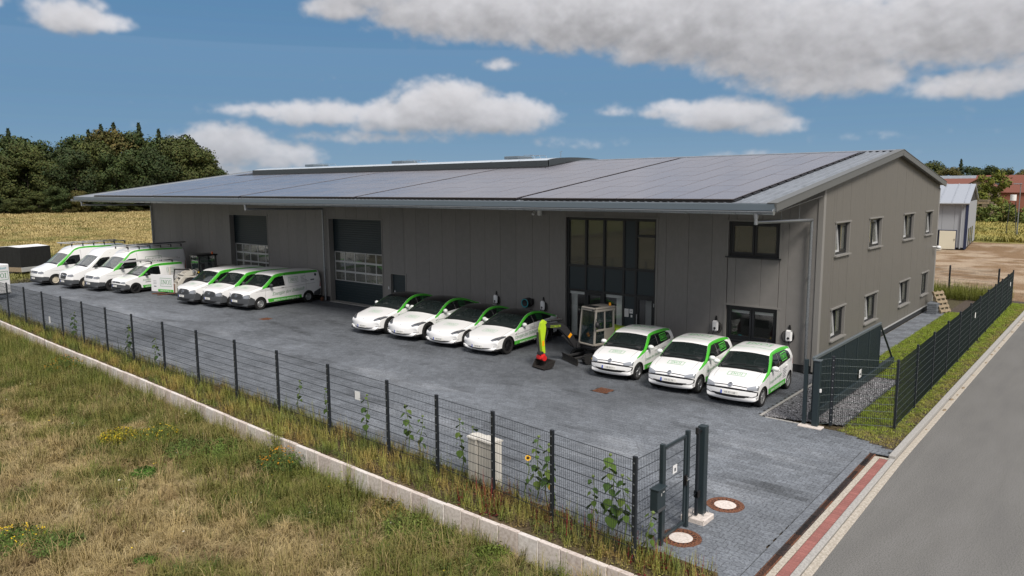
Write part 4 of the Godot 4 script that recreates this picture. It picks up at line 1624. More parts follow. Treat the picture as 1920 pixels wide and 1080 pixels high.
	part("top_rail", q, M.gate_light, sg)
	q = G.new()
	q.box(Vector3(4.3, 0.26, 0), Vector3(8.7, 0.22, 0.14), 0.01)
	part("bottom_beam", q, M.gate, sg)
	for k in 6:
		q = G.new()
		q.box(Vector3(0.05 + 1.33 * k, 1.1, 0), Vector3(0.06, 1.46, 0.06), 0.005)
		part("upright", q, M.gate, sg)
	for k in 5:
		for j in 22:
			q = G.new()
			q.box(Vector3(0.11 + 1.33 * k + 0.0575 * j, 1.1, 0), Vector3(0.026, 1.44, 0.026), 0.0)
			part("bar", q, M.gate, sg)
	q = G.new()
	q.cyl(Vector3(6.72, 1.82, 0), Vector3(8.6, 0.34, 0), 0.035, -1.0, 8)
	part("tail_brace", q, M.gate, sg)
	q = G.new()
	q.box(Vector3(4.25, 0.62, 0.09), Vector3(0.26, 0.26, 0.006), 0.002)
	part("notice", q, M.white_sheet, sg)
	q = G.new()
	q.box(Vector3(4.25, 0.6, 0.0945), Vector3(0.1, 0.05, 0.003))
	part("notice_print", q, M.ink_dark, sg)
	var rp := thing("gate_roller_post", "pair of thick dark posts holding the open sliding gate", "gate post", "", Vector3(1.75, 0, 5.82))
	for s in [[-0.16, 0.1, 0.09], [0.14, 0.16, 0.16]]:
		q = G.new()
		q.box(Vector3(s[0], 0.93, 0.02), Vector3(s[1], 1.82, s[2]), 0.01)
		part("post", q, M.gate, rp)
	q = G.new()
	q.box(Vector3(0.14, 1.85, 0.02), Vector3(0.2, 0.03, 0.2), 0.005)
	part("cap", q, M.gate_light, rp)
	q = G.new()
	q.box(Vector3(0.24, 1.02, 0.03), Vector3(0.05, 0.1, 0.07), 0.012)
	part("light_barrier", q, M.white_sheet, rp)
	q = G.new()
	q.box(Vector3(0.05, 0.0, 0.1), Vector3(0.62, 0.06, 0.3), 0.01)
	part("foundation", q, M.concrete, rp)
	var sf := thing("lawn_fence", "short wire mesh fence between sliding gate and street corner", "fence")
	fence_run(sf, [Vector3(1.95, 0.0, 5.72), Vector3(2.16, 0.0, 5.42), Vector3(3.6, 0.0, 4.68)], 1.83, M.wire_light, false, false)
	var tp := G.new()
	tp.box(Vector3(2.16, 0.92, 5.42), Vector3(0.05, 1.86, 0.04), 0.005)
	part("post", tp, M.anthracite, sf)
	var st := thing("street_fence", "dark mesh fence running along the grass verge beside the road", "fence")
	pts = []
	for k in 12:
		pts.append(Vector3(3.6 - 0.041 * k, 0.0, 4.68 - 2.46 * k))
	fence_run(st, pts, 1.8, M.wire_light)
	for k in [6, 11]:
		q = G.new()
		q.box(Vector3(3.6 - 0.041 * (k - 0.5) + 0.02, 1.25, 4.68 - 2.46 * (k - 0.5)), Vector3(0.01, 0.22, 0.14), 0.002)
		part("notice", q, M.paper, st)
	var rf := thing("rear_fence", "low wire mesh fence closing the lawn behind the hall", "fence")
	fence_run(rf, [Vector3(-2.6, 0.0, -23.9), Vector3(-0.1, 0.0, -23.7), Vector3(2.4, 0.0, -23.2)], 1.75, M.wire)
	var nt := thing("fence_notice", "small white notice on the mesh fence in front of the yard", "sign", "", Vector3(-6.55, 1.32, 14.62 + 0.05))
	q = G.new()
	q.box(Vector3.ZERO, Vector3(0.2, 0.22, 0.006), 0.002)
	part("board", q, M.white_sheet, nt)
	var n2 := thing("fence_notice", "tiny white slip on the distant mesh fence near the trailers", "sign", "", Vector3(-29.0, 0.72, fence_z(-29.0) + 0.03))
	q = G.new()
	q.box(Vector3.ZERO, Vector3(0.15, 0.3, 0.006), 0.002)
	part("board", q, M.white_sheet, n2)
	# retaining stones along the meadow
	var w := thing("retaining_wall", "pale concrete angle stones holding the yard above the meadow", "retaining wall")
	var sg2 := G.new()
	sg2.box(Vector3(0, -0.3, 0), Vector3(0.486, 0.72, 0.1), 0.012)
	var sm := sg2.mesh()
	var x := 3.2
	var k := 0
	while x > -60.0:
		var nx := x - 0.497
		var a := Vector3(x, 0, wall_z(x))
		var b := Vector3(nx, 0, wall_z(nx))
		var o := part("wall_stone", sm, [M.concrete, M.concrete_c, M.concrete_b, M.concrete, M.concrete_b][k % 5], w)
		o.position = (a + b) * 0.5 + Vector3(0, rng.randf_range(-0.006, 0.006), 0.05 + rng.randf_range(-0.006, 0.006))
		o.rotation.y = atan2(-(a.z - b.z), a.x - b.x) + rng.randf_range(-0.006, 0.006)
		x = nx
		k += 1
	# white meter cabinets
	for q2 in [[-2.66, 0.28, "narrow left one of the two white cabinets behind the mesh fence"], [-2.27, 0.44, "wide right one of the two white cabinets behind the mesh fence"]]:
		var t := thing("meter_cabinet", q2[2], "cabinet", "white cabinets behind the fence", Vector3(q2[0], 0, 14.45), -0.12)
		var c := G.new()
		c.box(Vector3(0, 0.51, 0), Vector3(q2[1], 1.02, 0.3), 0.012)
		part("case", c, M.cabinet, t)
		c = G.new()
		var wd: float = q2[1]
		c.prism(P2([-0.18, 1.022, 0.18, 1.022, 0.17, 1.05, 0.0, 1.08, -0.17, 1.05]), wd + 0.02, Transform3D(Basis(Vector3(0, 0, 1), Vector3.UP, Vector3(-1, 0, 0)), Vector3.ZERO))
		part("lid", c, M.cabinet, t)
		c = G.new()
		var n := int(wd / 0.045)
		for i in n:
			c.box(Vector3(-wd * 0.5 + wd * (i + 0.5) / n, 0.52, 0.152), Vector3(0.022, 0.94, 0.012), 0.004)
		part("ribs", c, M.cabinet, t).set_meta("kind", "stuff")

# ------------------------------------------------------------------ vehicles
# A body is the side outline swept across with rounded edges; d runs from the nose backwards, y upwards.
# Its skin is cut along the outlines of windows, lamps, stripes and so on, and each piece becomes a part.
class Body:
	var len := 4.0
	var hw := 0.8
	var fo := 0.8            # nose to front axle
	var rc := 0.07           # edge rounding
	var bow := Vector3(0.1, 0.03, 0.06)   # crown of front, top, rear
	var plan_f := Vector2(0.9, 0.1)
	var plan_r := Vector2(0.7, 0.08)
	var belt := Vector2(0.9, 1.0)
	var tumble := Vector2(0.12, 0.25)
	var p := PackedVector2Array()
	var nn := PackedVector2Array()
	var total := 0.0
	const STEP := 0.03

	func outline(a: Array) -> void:
		var q := PackedVector2Array()
		for i in range(0, a.size(), 2):
			q.append(Vector2(a[i], a[i + 1]))
		for r in 3:
			var s := PackedVector2Array([q[0]])
			for i in q.size() - 1:
				if i > 0:
					s.append(q[i].lerp(q[i + 1], 0.25))
				if i < q.size() - 2:
					s.append(q[i].lerp(q[i + 1], 0.75))
			s.append(q[q.size() - 1])
			q = s
		# even steps
		p = PackedVector2Array([q[0]])
		var rest := STEP
		for i in q.size() - 1:
			var a0 := q[i]
			var l := a0.distance_to(q[i + 1])
			var at := 0.0
			while l - at >= rest:
				at += rest
				p.append(a0.lerp(q[i + 1], at / l))
				rest = STEP
			rest -= l - at
		total = STEP * (p.size() - 1)
		for i in p.size():
			var t := p[mini(i + 2, p.size() - 1)] - p[maxi(i - 2, 0)]
			nn.append(Vector2(-t.y, t.x).normalized())

	func half(d: float, y: float) -> float:
		var w := hw
		if d < plan_f.x:
			w -= plan_f.y * pow(clampf(1.0 - d / plan_f.x, 0.0, 1.3), 2.2)
		if d > len - plan_r.x:
			w -= plan_r.y * pow(clampf(1.0 - (len - d) / plan_r.x, 0.0, 1.3), 2.2)
		var b := lerpf(belt.x, belt.y, d / len)
		if y > b:
			w -= tumble.x * (y - b) + tumble.y * (y - b) * (y - b)
		else:
			var k := (y - b * 0.72) / b
			w -= 0.09 * k * k * hw
		return w

	func at_top(s: float, v: float) -> Vector3:
		var f := clampf(s / STEP, 0.0, p.size() - 1.001)
		var i := int(f)
		var q := p[i].lerp(p[i + 1], f - i)
		var m := nn[i].lerp(nn[i + 1], f - i).normalized()
		var cr := bow.x * maxf(0.0, -m.x) * maxf(0.0, -m.x) + bow.y * maxf(0.0, m.y) * maxf(0.0, m.y) + bow.z * maxf(0.0, m.x) * maxf(0.0, m.x)
		var w := half(q.x - m.x * (rc + cr), q.y - m.y * (rc + cr))
		var flat := w - rc
		var u := absf(v) * (flat + rc * PI * 0.5)
		var lat := u
		var off := 0.0
		if u <= flat:
			off = cr * (u / flat) * (u / flat)
		else:
			var a := (u - flat) / rc
			lat = flat + rc * sin(a)
			off = cr + rc * (1.0 - cos(a))
		q -= m * off
		return Vector3(lat * signf(v), q.y, fo - q.x)

	func umax(s: float) -> float:
		var f := clampf(s / STEP, 0.0, p.size() - 1.001)
		var i := int(f)
		return half(p[i].x, p[i].y) - rc + rc * PI * 0.5

	func top(q: Vector2) -> Array:
		var e := 0.008
		var a := at_top(q.x, q.y)
		var s0 := at_top(maxf(q.x - e, 0.0), q.y)
		var s1 := at_top(minf(q.x + e, total), q.y)
		var v0 := at_top(q.x, maxf(q.y - e, -1.0))
		var v1 := at_top(q.x, minf(q.y + e, 1.0))
		return [a, (v1 - v0).cross(s1 - s0).normalized()]

	func side(q: Vector2, sg: float) -> Array:
		var e := 0.01
		var w := half(q.x, q.y)
		var dy := (half(q.x, q.y + e) - half(q.x, q.y - e)) / (2.0 * e)
		var dd := (half(q.x + e, q.y) - half(q.x - e, q.y)) / (2.0 * e)
		return [Vector3(sg * w, q.y, fo - q.x), Vector3(sg, -dy, dd).normalized()]

	func edge() -> PackedVector2Array:
		# the outline of the flanks, inside the rounded edges
		var r := PackedVector2Array()
		for i in p.size():
			var m := nn[i]
			var cr := bow.x * maxf(0.0, -m.x) * maxf(0.0, -m.x) + bow.y * maxf(0.0, m.y) * maxf(0.0, m.y) + bow.z * maxf(0.0, m.x) * maxf(0.0, m.x)
			r.append(p[i] - m * (rc + cr))
		return r

	# arc length where the front reaches height y, or the top reaches d
	func fy(y: float) -> float:
		for i in p.size():
			if p[i].y >= y:
				return i * STEP
		return total
	func td(d: float) -> float:
		for i in p.size():
			if p[i].x >= d and i * STEP > 0.35:
				return i * STEP
		return total
	func ry(y: float) -> float:
		for i in range(p.size() - 1, -1, -1):
			if p[i].y >= y:
				return i * STEP
		return total

func area(q: PackedVector2Array) -> float:
	var a := 0.0
	for i in q.size():
		a += q[i].cross(q[(i + 1) % q.size()])
	return a

func emit(q: PackedVector2Array, key: String, fn: Callable, out: Dictionary) -> void:
	if q.size() < 3 or absf(area(q)) < 1e-7:
		return
	if not out.has(key):
		out[key] = G.new()
	var g: G = out[key]
	var idx := PackedInt32Array()
	if q.size() == 4 or q.size() == 3:
		idx = PackedInt32Array([0, 1, 2, 0, 2, 3]) if q.size() == 4 else PackedInt32Array([0, 1, 2])
		if q.size() == 4 and Geometry2D.triangulate_polygon(q).size() == 6:
			idx = Geometry2D.triangulate_polygon(q)
	else:
		idx = Geometry2D.triangulate_polygon(q)
	var e := []
	for k in q:
		e.append(fn.call(k))
	for i in range(0, idx.size(), 3):
		var a: Array = e[idx[i]]
		var b: Array = e[idx[i + 1]]
		var c: Array = e[idx[i + 2]]
		g.tris(a[0], b[0], c[0], a[1], b[1], c[1])

# regions: [key, polygon], the first that covers a spot wins
func cut_skin(lo: Vector2, hi: Vector2, nx: int, ny: int, shape, regions: Array, rest_key: String, fn: Callable, out: Dictionary) -> void:
	var boxes := []
	for r in regions:
		var bb := Rect2(r[1][0], Vector2.ZERO)
		for k in r[1]:
			bb = bb.expand(k)
		boxes.append(bb)
	var st := (hi - lo) / Vector2(nx, ny)
	for i in nx:
		for j in ny:
			var a := lo + st * Vector2(i, j)
			var cell := PackedVector2Array([a, a + Vector2(st.x, 0), a + st, a + Vector2(0, st.y)])
			var left := [cell]
			if shape != null:
				left = []
				for k in Geometry2D.intersect_polygons(cell, shape):
					if area(k) > 0.0:
						left.append(k)
			var bb := Rect2(a, st)
			for n in regions.size():
				if left.is_empty():
					break
				if not bb.intersects(boxes[n]):
					continue
				var nxt := []
				for q in left:
					for k in Geometry2D.intersect_polygons(q, regions[n][1]):
						if regions[n][0] != "":
							emit(k, regions[n][0], fn, out)
					for k in Geometry2D.clip_polygons(q, regions[n][1]):
						if area(k) > 0.0:
							nxt.append(k)
				left = nxt
			for q in left:
				emit(q, rest_key, fn, out)

func circle(c: Vector2, r: float, n := 28) -> PackedVector2Array:
	var q := PackedVector2Array()
	for i in n:
		q.append(c + Vector2(cos(TAU * i / n), sin(TAU * i / n)) * r)
	return q

var fonts := {}
func font(serif: bool) -> SystemFont:
	if not fonts.has(serif):
		var f := SystemFont.new()
		f.font_names = PackedStringArray(["Droid Serif" if serif else "Droid Sans"])
		fonts[serif] = f
	return fonts[serif]

# letters laid on a surface: fn turns a flat point (x right, y up) into [position, normal]
func letters(g: G, text: String, h: float, serif: bool, slant: float, fn: Callable, lift := 0.006, stretch := 1.0) -> void:
	var t := TextMesh.new()
	t.font = font(serif)
	t.font_size = 48
	t.pixel_size = h / 46.0
	t.depth = 0.0
	t.curve_step = 4.0
	t.text = text
	var arr := t.get_mesh_arrays()
	if arr.is_empty() or arr[Mesh.ARRAY_VERTEX] == null:
		return
	var v: PackedVector3Array = arr[Mesh.ARRAY_VERTEX]
	var idx: PackedInt32Array = arr[Mesh.ARRAY_INDEX]
	var e := []
	for k in v:
		var r: Array = fn.call(Vector2(k.x * stretch + slant * k.y, k.y))
		e.append([r[0] + r[1] * lift, r[1]])
	for i in range(0, idx.size(), 3):
		var a: Array = e[idx[i]]
		var b: Array = e[idx[i + 1]]
		var c: Array = e[idx[i + 2]]
		g.tris(a[0], b[0], c[0], a[1], b[1], c[1])

func ribbon(g: G, a: Vector2, b: Vector2, w: float, fn: Callable, lift := 0.006, n := 4) -> void:
	var t := (b - a).normalized()
	var m := Vector2(-t.y, t.x) * w * 0.5
	for i in n:
		var p := a.lerp(b, float(i) / n)
		var q := a.lerp(b, float(i + 1) / n)
		var e := []
		for k in [p - m, q - m, q + m, p + m]:
			var r: Array = fn.call(k)
			e.append([r[0] + r[1] * lift, r[1]])
		g.tris(e[0][0], e[1][0], e[2][0], e[0][1], e[1][1], e[2][1])
		g.tris(e[0][0], e[2][0], e[3][0], e[0][1], e[2][1], e[3][1])

# the framed company mark: a rectangle round bracketed letters
func mark(g: G, w: float, h: float, fn: Callable, line := 0.012) -> void:
	for q in [[-w, -h, w, -h], [w, -h, w, h], [w, h, -w, h], [-w, h, -w, -h]]:
		ribbon(g, Vector2(q[0], q[1]) * 0.5, Vector2(q[2], q[3]) * 0.5, line, fn)
	letters(g, "INOI", h * 0.7, true, 0.0, fn, 0.006, 1.0)

func wheel(r: float, w: float, rim_mat: Material, style: String) -> Node3D:
	# axis along local x, outer face at +x
	var o := Node3D.new()
	var t := Transform3D(Basis(Vector3(0, 1, 0), Vector3(0, 0, 1), Vector3(1, 0, 0)), Vector3.ZERO)
	var rr := r * (0.6 if style == "steel" else 0.7)
	var g := G.new()
	g.lathe([Vector2(rr * 0.95, -w * 0.5), Vector2(r * 0.93, -w * 0.5), Vector2(r * 0.985, -w * 0.4), Vector2(r, -w * 0.2), Vector2(r, w * 0.2), Vector2(r * 0.985, w * 0.4), Vector2(r * 0.93, w * 0.5), Vector2(rr * 1.05, w * 0.5), Vector2(rr, w * 0.44), Vector2(rr * 0.97, w * 0.2)], t, 32)
	var ty := MeshInstance3D.new()
	ty.name = "tyre"
	ty.mesh = g.mesh()
	ty.material_override = M.tyre
	g = G.new()
	var z := w * 0.3
	if style == "steel":
		g.lathe([Vector2(rr, w * 0.42), Vector2(rr * 0.86, w * 0.36), Vector2(rr * 0.8, w * 0.2), Vector2(rr * 0.62, w * 0.34), Vector2(rr * 0.4, w * 0.36), Vector2(rr * 0.36, w * 0.3)], t, 28)
		g.lathe([Vector2(rr * 0.36, w * 0.3), Vector2(rr * 0.2, w * 0.34), Vector2(0.0, w * 0.36)], t, 20)
	else:
		g.lathe([Vector2(rr, w * 0.42), Vector2(rr * 0.9, w * 0.4), Vector2(rr * 0.88, w * 0.1)], t, 28)
		g.lathe([Vector2(rr * 0.24, w * 0.3), Vector2(rr * 0.2, w * 0.38), Vector2(0.0, w * 0.4)], t, 16)
		var n := 10 if style == "ten" else 5
		for k in n:
			var a := TAU * k / n + 0.3
			var bs := Basis(Vector3(1, 0, 0), a)
			for sp in ([-0.055, 0.055] if style == "five" else [0.0]):
				g.box(bs * Vector3(z, rr * 0.54, sp * rr * 2.0), Vector3(w * 0.09, rr * 0.78, rr * (0.13 if style == "five" else 0.12)), 0.004, bs)
	var rm := MeshInstance3D.new()
	rm.name = "rim"
	rm.mesh = g.mesh()
	rm.material_override = rim_mat
	g = G.new()
	g.lathe([Vector2(rr * 0.99, w * 0.05), Vector2(0, w * 0.05)], t, 20)
	if style == "steel":
		for k in 8:
			var a := TAU * k / 8.0
			g.cyl(Vector3(w * 0.28, cos(a) * rr * 0.7, sin(a) * rr * 0.7), Vector3(w * 0.33, cos(a) * rr * 0.7, sin(a) * rr * 0.7), rr * 0.07, -1.0, 6)
	var bk := MeshInstance3D.new()
	bk.name = "brake_disc"
	bk.mesh = g.mesh()
	bk.material_override = M.black
	o.name = "wheel"
	for k in [ty, rm, bk]:
		o.add_child(k)
	return o

func vehicle(called: String, label: String, category: String, group: String, s: Dictionary) -> Node3D:
	var t := thing(called, label, category, group)
	var b := Body.new()
	b.len = s.len
	b.hw = s.hw
	b.fo = s.fo
	b.rc = s.get("rc", 0.07)
	b.bow = s.get("bow", b.bow)
	b.plan_f = s.get("plan_f", b.plan_f)
	b.plan_r = s.get("plan_r", b.plan_r)
	b.belt = s.belt
	b.tumble = s.get("tumble", b.tumble)
	b.outline(s.line)
	var out := {}
	var wb: float = s.wb
	var wr: float = s.wr
	# ---- top skin: windscreen, lamps, grille ...
	var reg := []
	for q in s.top:
		# [key, kind, points]: kind "f" points are (y at the front, lateral), "t" are (d, lateral), "v" are (d, share of the width), "r" are (y at the rear, lateral)
		var mir: Array = [1.0, -1.0] if q.size() > 3 and q[3] else [1.0]
		for sg in mir:
			var poly := PackedVector2Array()
			for i in range(0, q[2].size(), 2):
				var sv := 0.0
				var lat: float = q[2][i + 1]
				if q[1] == "f":
					sv = b.fy(q[2][i])
					lat = lat / b.umax(sv)
				elif q[1] == "r":
					sv = b.ry(q[2][i])
					lat = lat / b.umax(sv)
				else:
					sv = b.td(q[2][i])
					if q[1] == "t":
						lat = lat / b.umax(sv)
				poly.append(Vector2(sv, clampf(lat, -1.02, 1.02) * sg))
			reg.append([q[0] + ("" if sg > 0.0 else "#2"), poly])
	cut_skin(Vector2(0, -1), Vector2(b.total, 1), int(b.total / 0.07), 18, null, reg, "body", b.top, out)
	# ---- flanks
	var edge := b.edge()
	var arches := [circle(Vector2(s.fo, wr), wr * 1.14), circle(Vector2(s.fo + wb, wr), wr * 1.14)]
	for sg in [1.0, -1.0]:
		var sr := []
		for a in arches:
			sr.append(["", a])
		for q in s.side:
			sr.append([q[0] + ("" if sg > 0.0 else "#2"), P2(q[1])])
		cut_skin(Vector2(0, 0.1), Vector2(b.len, s.height + 0.05), int(b.len / 0.11), int(s.height / 0.11), edge, sr, "body", func(k: Vector2) -> Array: return b.side(k, sg), out)
	for key in out:
		var nm: String = key.get_slice("#", 0)
		var m: Material = s.mats.get(nm, M.white)
		part(nm, out[key], m, t)
	# ---- underside, wheel wells, cabin
	var g := G.new()
	g.box(Vector3(0, 0.26, s.fo - b.len * 0.5), Vector3(s.hw * 1.8, 0.12, b.len - 0.25), 0.03)
	for az in [0.0, -wb]:
		for sg in [1.0, -1.0]:
			g.cyl(Vector3(sg * (s.hw - 0.32), wr, az), Vector3(sg * (s.hw - 0.3), wr, az), wr * 1.16, -1.0, 20)
			for k in 14:
				var a0 := PI * k / 14.0 - 0.25
				var a1 := PI * (k + 1) / 14.0 - 0.25
				var p0 := Vector3(0, wr + sin(a0) * wr * 1.145, az + cos(a0) * wr * 1.145)
				var p1 := Vector3(0, wr + sin(a1) * wr * 1.145, az + cos(a1) * wr * 1.145)
				var i0: float = sg * (s.hw - 0.32)
				var o0: float = sg * (b.half(s.fo - p0.z, p0.y) - 0.004)
				var o1: float = sg * (b.half(s.fo - p1.z, p1.y) - 0.004)
				g.quad(Vector3(i0, p0.y, p0.z), Vector3(o0, p0.y, p0.z), Vector3(o1, p1.y, p1.z), Vector3(i0, p1.y, p1.z))
	part("underbody", g, M.black, t)
	g = G.new()
	var cb: float = s.cabin[0]
	var ce: float = s.cabin[1]
	var fl: float = s.cabin[2]
	g.box(Vector3(0, fl - 0.04, s.fo - (cb + ce) * 0.5), Vector3(s.hw * 1.78, 0.08, ce - cb))
	g.box(Vector3(0, fl + 0.06, s.fo - cb - 0.2), Vector3(s.hw * 1.7, 0.2, 0.42), 0.06)
	if s.get("van", false):
		g.box(Vector3(0, fl + 0.4, s.fo - ce + 0.03), Vector3(s.hw * 1.76, s.height - fl - 0.16, 0.04))
	part("dashboard", g, M.seat, t)
	var seat_z: Array = s.seats
	var sk: float = 1.0 if s.height < 1.6 else 1.35
	sk *= 0.78 if s.height < 1.47 else 1.0
	for dz in seat_z:
		for sg in [1.0, -1.0]:
			g = G.new()
			var bs := Basis(Vector3(1, 0, 0), -0.22)
			g.box(Vector3(sg * s.hw * 0.43, fl + 0.13 * sk, s.fo - dz), Vector3(0.46, 0.42 * sk, 0.12), 0.05, bs)
			g.box(Vector3(sg * s.hw * 0.43, fl + 0.4 * sk, s.fo - dz - 0.08), Vector3(0.24, 0.13, 0.09), 0.04, bs)
			part("seat", g, M.seat, t)
	g = G.new()
	g.lathe([Vector2(0.175, 0.0), Vector2(0.19, 0.015), Vector2(0.205, 0.0), Vector2(0.19, -0.015), Vector2(0.175, 0.0)], Transform3D(Basis(Vector3(1, 0, 0), -0.5), Vector3(s.hw * 0.43, fl + 0.17, s.fo - cb - 0.55)), 18)
	g.box(Vector3(s.hw * 0.43, fl + 0.17, s.fo - cb - 0.55), Vector3(0.34, 0.05, 0.02), 0.01, Basis(Vector3(1, 0, 0), -0.5))
	part("steering_wheel", g, M.plastic, t)
	# ---- wheels
	for az in [0.0, -wb]:
		for sg in [1.0, -1.0]:
			var w := wheel(wr, s.get("ww", 0.2), s.rim, s.wheel)
			t.add_child(w, true)
			w.position = Vector3(sg * (s.hw - s.get("ww", 0.2) * 0.5 - 0.025), wr, az)
			if sg < 0.0:
				w.rotation.y = PI
	# ---- mirrors, handles, plate
	for sg in [1.0, -1.0]:
		g = G.new()
		var mp: Vector2 = s.mirror
		var mx: float = b.half(mp.x, mp.y)
		var ms: float = s.get("mirror_size", 1.0)
		g.ball(Vector3(sg * (mx + 0.11 * ms), mp.y + 0.03, s.fo - mp.x), Vector3(0.115, 0.082, 0.075) * ms, 12)
		g.box(Vector3(sg * (mx + 0.02), mp.y - 0.015, s.fo - mp.x), Vector3(0.1, 0.03, 0.05), 0.01)
		part("mirror", g, s.mirror_mat, t)
		for h in s.handles:
			g = G.new()
			var hx: float = b.half(h.x, h.y)
			g.box(Vector3(sg * (hx + 0.01), h.y, s.fo - h.x), Vector3(0.03, 0.028, 0.17), 0.01)
			part("door_handle", g, s.handle_mat, t)
	var ps: float = b.fy(s.plate_y)
	var pe: Array = b.top(Vector2(ps, 0.0))
	var pn: Vector3 = Vector3(0, pe[1].y * 0.5, pe[1].z).normalized()
	var pb := Basis(Vector3(1, 0, 0), Vector3(0, pn.z, -pn.y), pn)
	var po: Vector3 = pe[0] + pn * 0.02 + Vector3(s.get("plate_x", 0.0), 0, 0)
	g = G.new()
	g.box(po, Vector3(0.52, 0.115, 0.012), 0.003, pb)
	var pl := part("number_plate", g, M.plate, t)
	g = G.new()
	g.box(po + pb * Vector3(-0.236, 0, 0.0062), Vector3(0.042, 0.108, 0.004), 0.0, pb)
	part("country_band", g, M.plate_blue, pl)
	t.set_meta("plate_frame", Transform3D(pb, po))
	t.set_meta("body", b)
	return t

func plate_text(t: Node3D, frame: Transform3D, text: String) -> void:
	var pl := t.get_node("number_plate")
	var old := pl.get_node_or_null("plate_print")
	if old:
		pl.remove_child(old)
		old.free()
	var g := G.new()
	letters(g, text, 0.075, false, 0.0, func(k: Vector2) -> Array: return [frame * Vector3(k.x + 0.02, k.y, 0.0), frame.basis.z], 0.008, 0.95)
	part("plate_print", g, M.ink_dark, pl)

# side lettering on both flanks: at (d, y) of its middle
func side_text(t: Node3D, b: Body, called: String, text: String, h: float, serif: bool, slant: float, d: float, y: float, rise: float, m: Material, stretch := 1.0) -> void:
	for sg in [1.0, -1.0]:
		var g := G.new()
		letters(g, text, h, serif, slant, func(k: Vector2) -> Array: return b.side(Vector2(d + k.x * sg, y + k.y + rise * k.x * sg), sg), 0.008, stretch)
		part(called, g, m, t)

func side_mark(t: Node3D, b: Body, called: String, w: float, h: float, d: float, y: float, m: Material, rise := 0.0, line := 0.014) -> void:
	for sg in [1.0, -1.0]:
		var g := G.new()
		mark(g, w, h, func(k: Vector2) -> Array: return b.side(Vector2(d + k.x * sg, y + k.y + rise * k.x * sg), sg), line)
		part(called, g, m, t)

func top_mark(t: Node3D, b: Body, called: String, w: float, h: float, d: float, m: Material) -> void:
	var g := G.new()
	var s0 := b.td(d)
	var um := b.umax(s0)
	mark(g, w, h, func(k: Vector2) -> Array: return b.top(Vector2(s0 + k.y * 1.0, k.x / um)), 0.014)
	part(called, g, m, t)

func print_lines(t: Node3D, b: Body, d: float, y: float, widths: Array, gap: float, m: Material, th := 0.016) -> void:
	for sg in [1.0, -1.0]:
		var g := G.new()
		for i in widths.size():
			ribbon(g, Vector2(d, y - gap * i), Vector2(d + widths[i], y - gap * i), th, func(k: Vector2) -> Array: return b.side(k, sg), 0.006, 2)
		part("small_print", g, m, t).set_meta("kind", "stuff")

# shut lines: flank lines as (d, y, d, y); bonnet lines as (d, lateral, d, lateral) on both sides
func gaps(t: Node3D, b: Body, flank: Array, bonnet: Array) -> void:
	var g := G.new()
	for sg in [1.0, -1.0]:
		for q in flank:
			ribbon(g, Vector2(q[0], q[1]), Vector2(q[2], q[3]), 0.014, func(k: Vector2) -> Array: return b.side(k, sg), 0.003, 10)
		for q in bonnet:
			var s0 := b.td(q[0])
			var s1 := b.td(q[2])
			ribbon(g, Vector2(s0, q[1] / b.umax(s0) * sg), Vector2(s1, q[3] / b.umax(s1) * sg), 0.013, func(k: Vector2) -> Array: return b.top(k), 0.003, 12)
	part("door_gaps", g, M.seam, t).set_meta("kind", "stuff")

func badge(t: Node3D, b: Body, y: float, r: float, star: bool) -> void:
	var e: Array = b.top(Vector2(b.fy(y), 0.0))
	var z: Vector3 = e[1]
	var up := (Vector3.UP - z * z.y).normalized()
	var f := Transform3D(Basis(up.cross(z), up, z), e[0] + z * 0.012)
	var g := G.new()
	g.lathe([Vector2(r, -0.01), Vector2(r, 0.004), Vector2(r * 0.86, 0.008), Vector2(r * 0.84, 0.002)], f, 24)
	if star:
		for k in 3:
			var a := TAU * k / 3.0
			g.prism(P2([-r * 0.16, 0.0, r * 0.16, 0.0, 0.0, r * 0.9]), 0.008, f * Transform3D(Basis(Vector3(0, 0, 1), a), Vector3(0, 0, 0.004)))
	else:
		for q in [[-0.5, 0.7, -0.12, 0.06], [0.12, 0.06, 0.5, 0.7], [-0.75, 0.3, -0.36, -0.62], [-0.36, -0.62, 0.0, 0.0], [0.0, 0.0, 0.36, -0.62], [0.36, -0.62, 0.75, 0.3]]:
			var a := Vector2(q[0], q[1]) * r
			var c := Vector2(q[2], q[3]) * r
			g.box(f * Vector3((a.x + c.x) * 0.5, (a.y + c.y) * 0.5, 0.003), Vector3(a.distance_to(c), r * 0.15, 0.006), 0.0, f.basis * Basis(Vector3(0, 0, 1), (c - a).angle()))
	var o := part("badge", g, M.chrome, t)
	g = G.new()
	g.lathe([Vector2(r * 0.86, 0.0), Vector2(0, 0.0)], f, 24)
	part("badge_field", g, M.ink_dark if not star else M.black, o)

func common_mats() -> Dictionary:
	return {"windscreen": M.glass, "window": M.dark_glass, "rear_window": M.dark_glass, "glass_roof": M.gloss, "window_trim": M.gloss, "cowl": M.black, "headlight": M.lamp, "grille": M.plastic, "bumper": M.bumper, "bumper_line": M.gloss, "grille_line": M.gloss, "intake": M.black, "green_rail": M.green, "green_stripe": M.green, "sill": M.bumper, "tail_lamp": M.tail, "fog_slot": M.black, "indicator": M.black, "grille_bars": M.chrome}

func place(t: Node3D, wheel_at: Vector2, yaw: float, hw: float) -> void:
	t.rotation.y = yaw
	var o := Vector3(wheel_at.x, 0, wheel_at.y) - Basis(Vector3.UP, yaw) * Vector3((hw - 0.06) * t.scale.x, 0, 0)
	t.position = o

func build_vehicles() -> void:
	build_small_cars()
	build_saloons()
	build_mid_vans()
	build_big_vans()

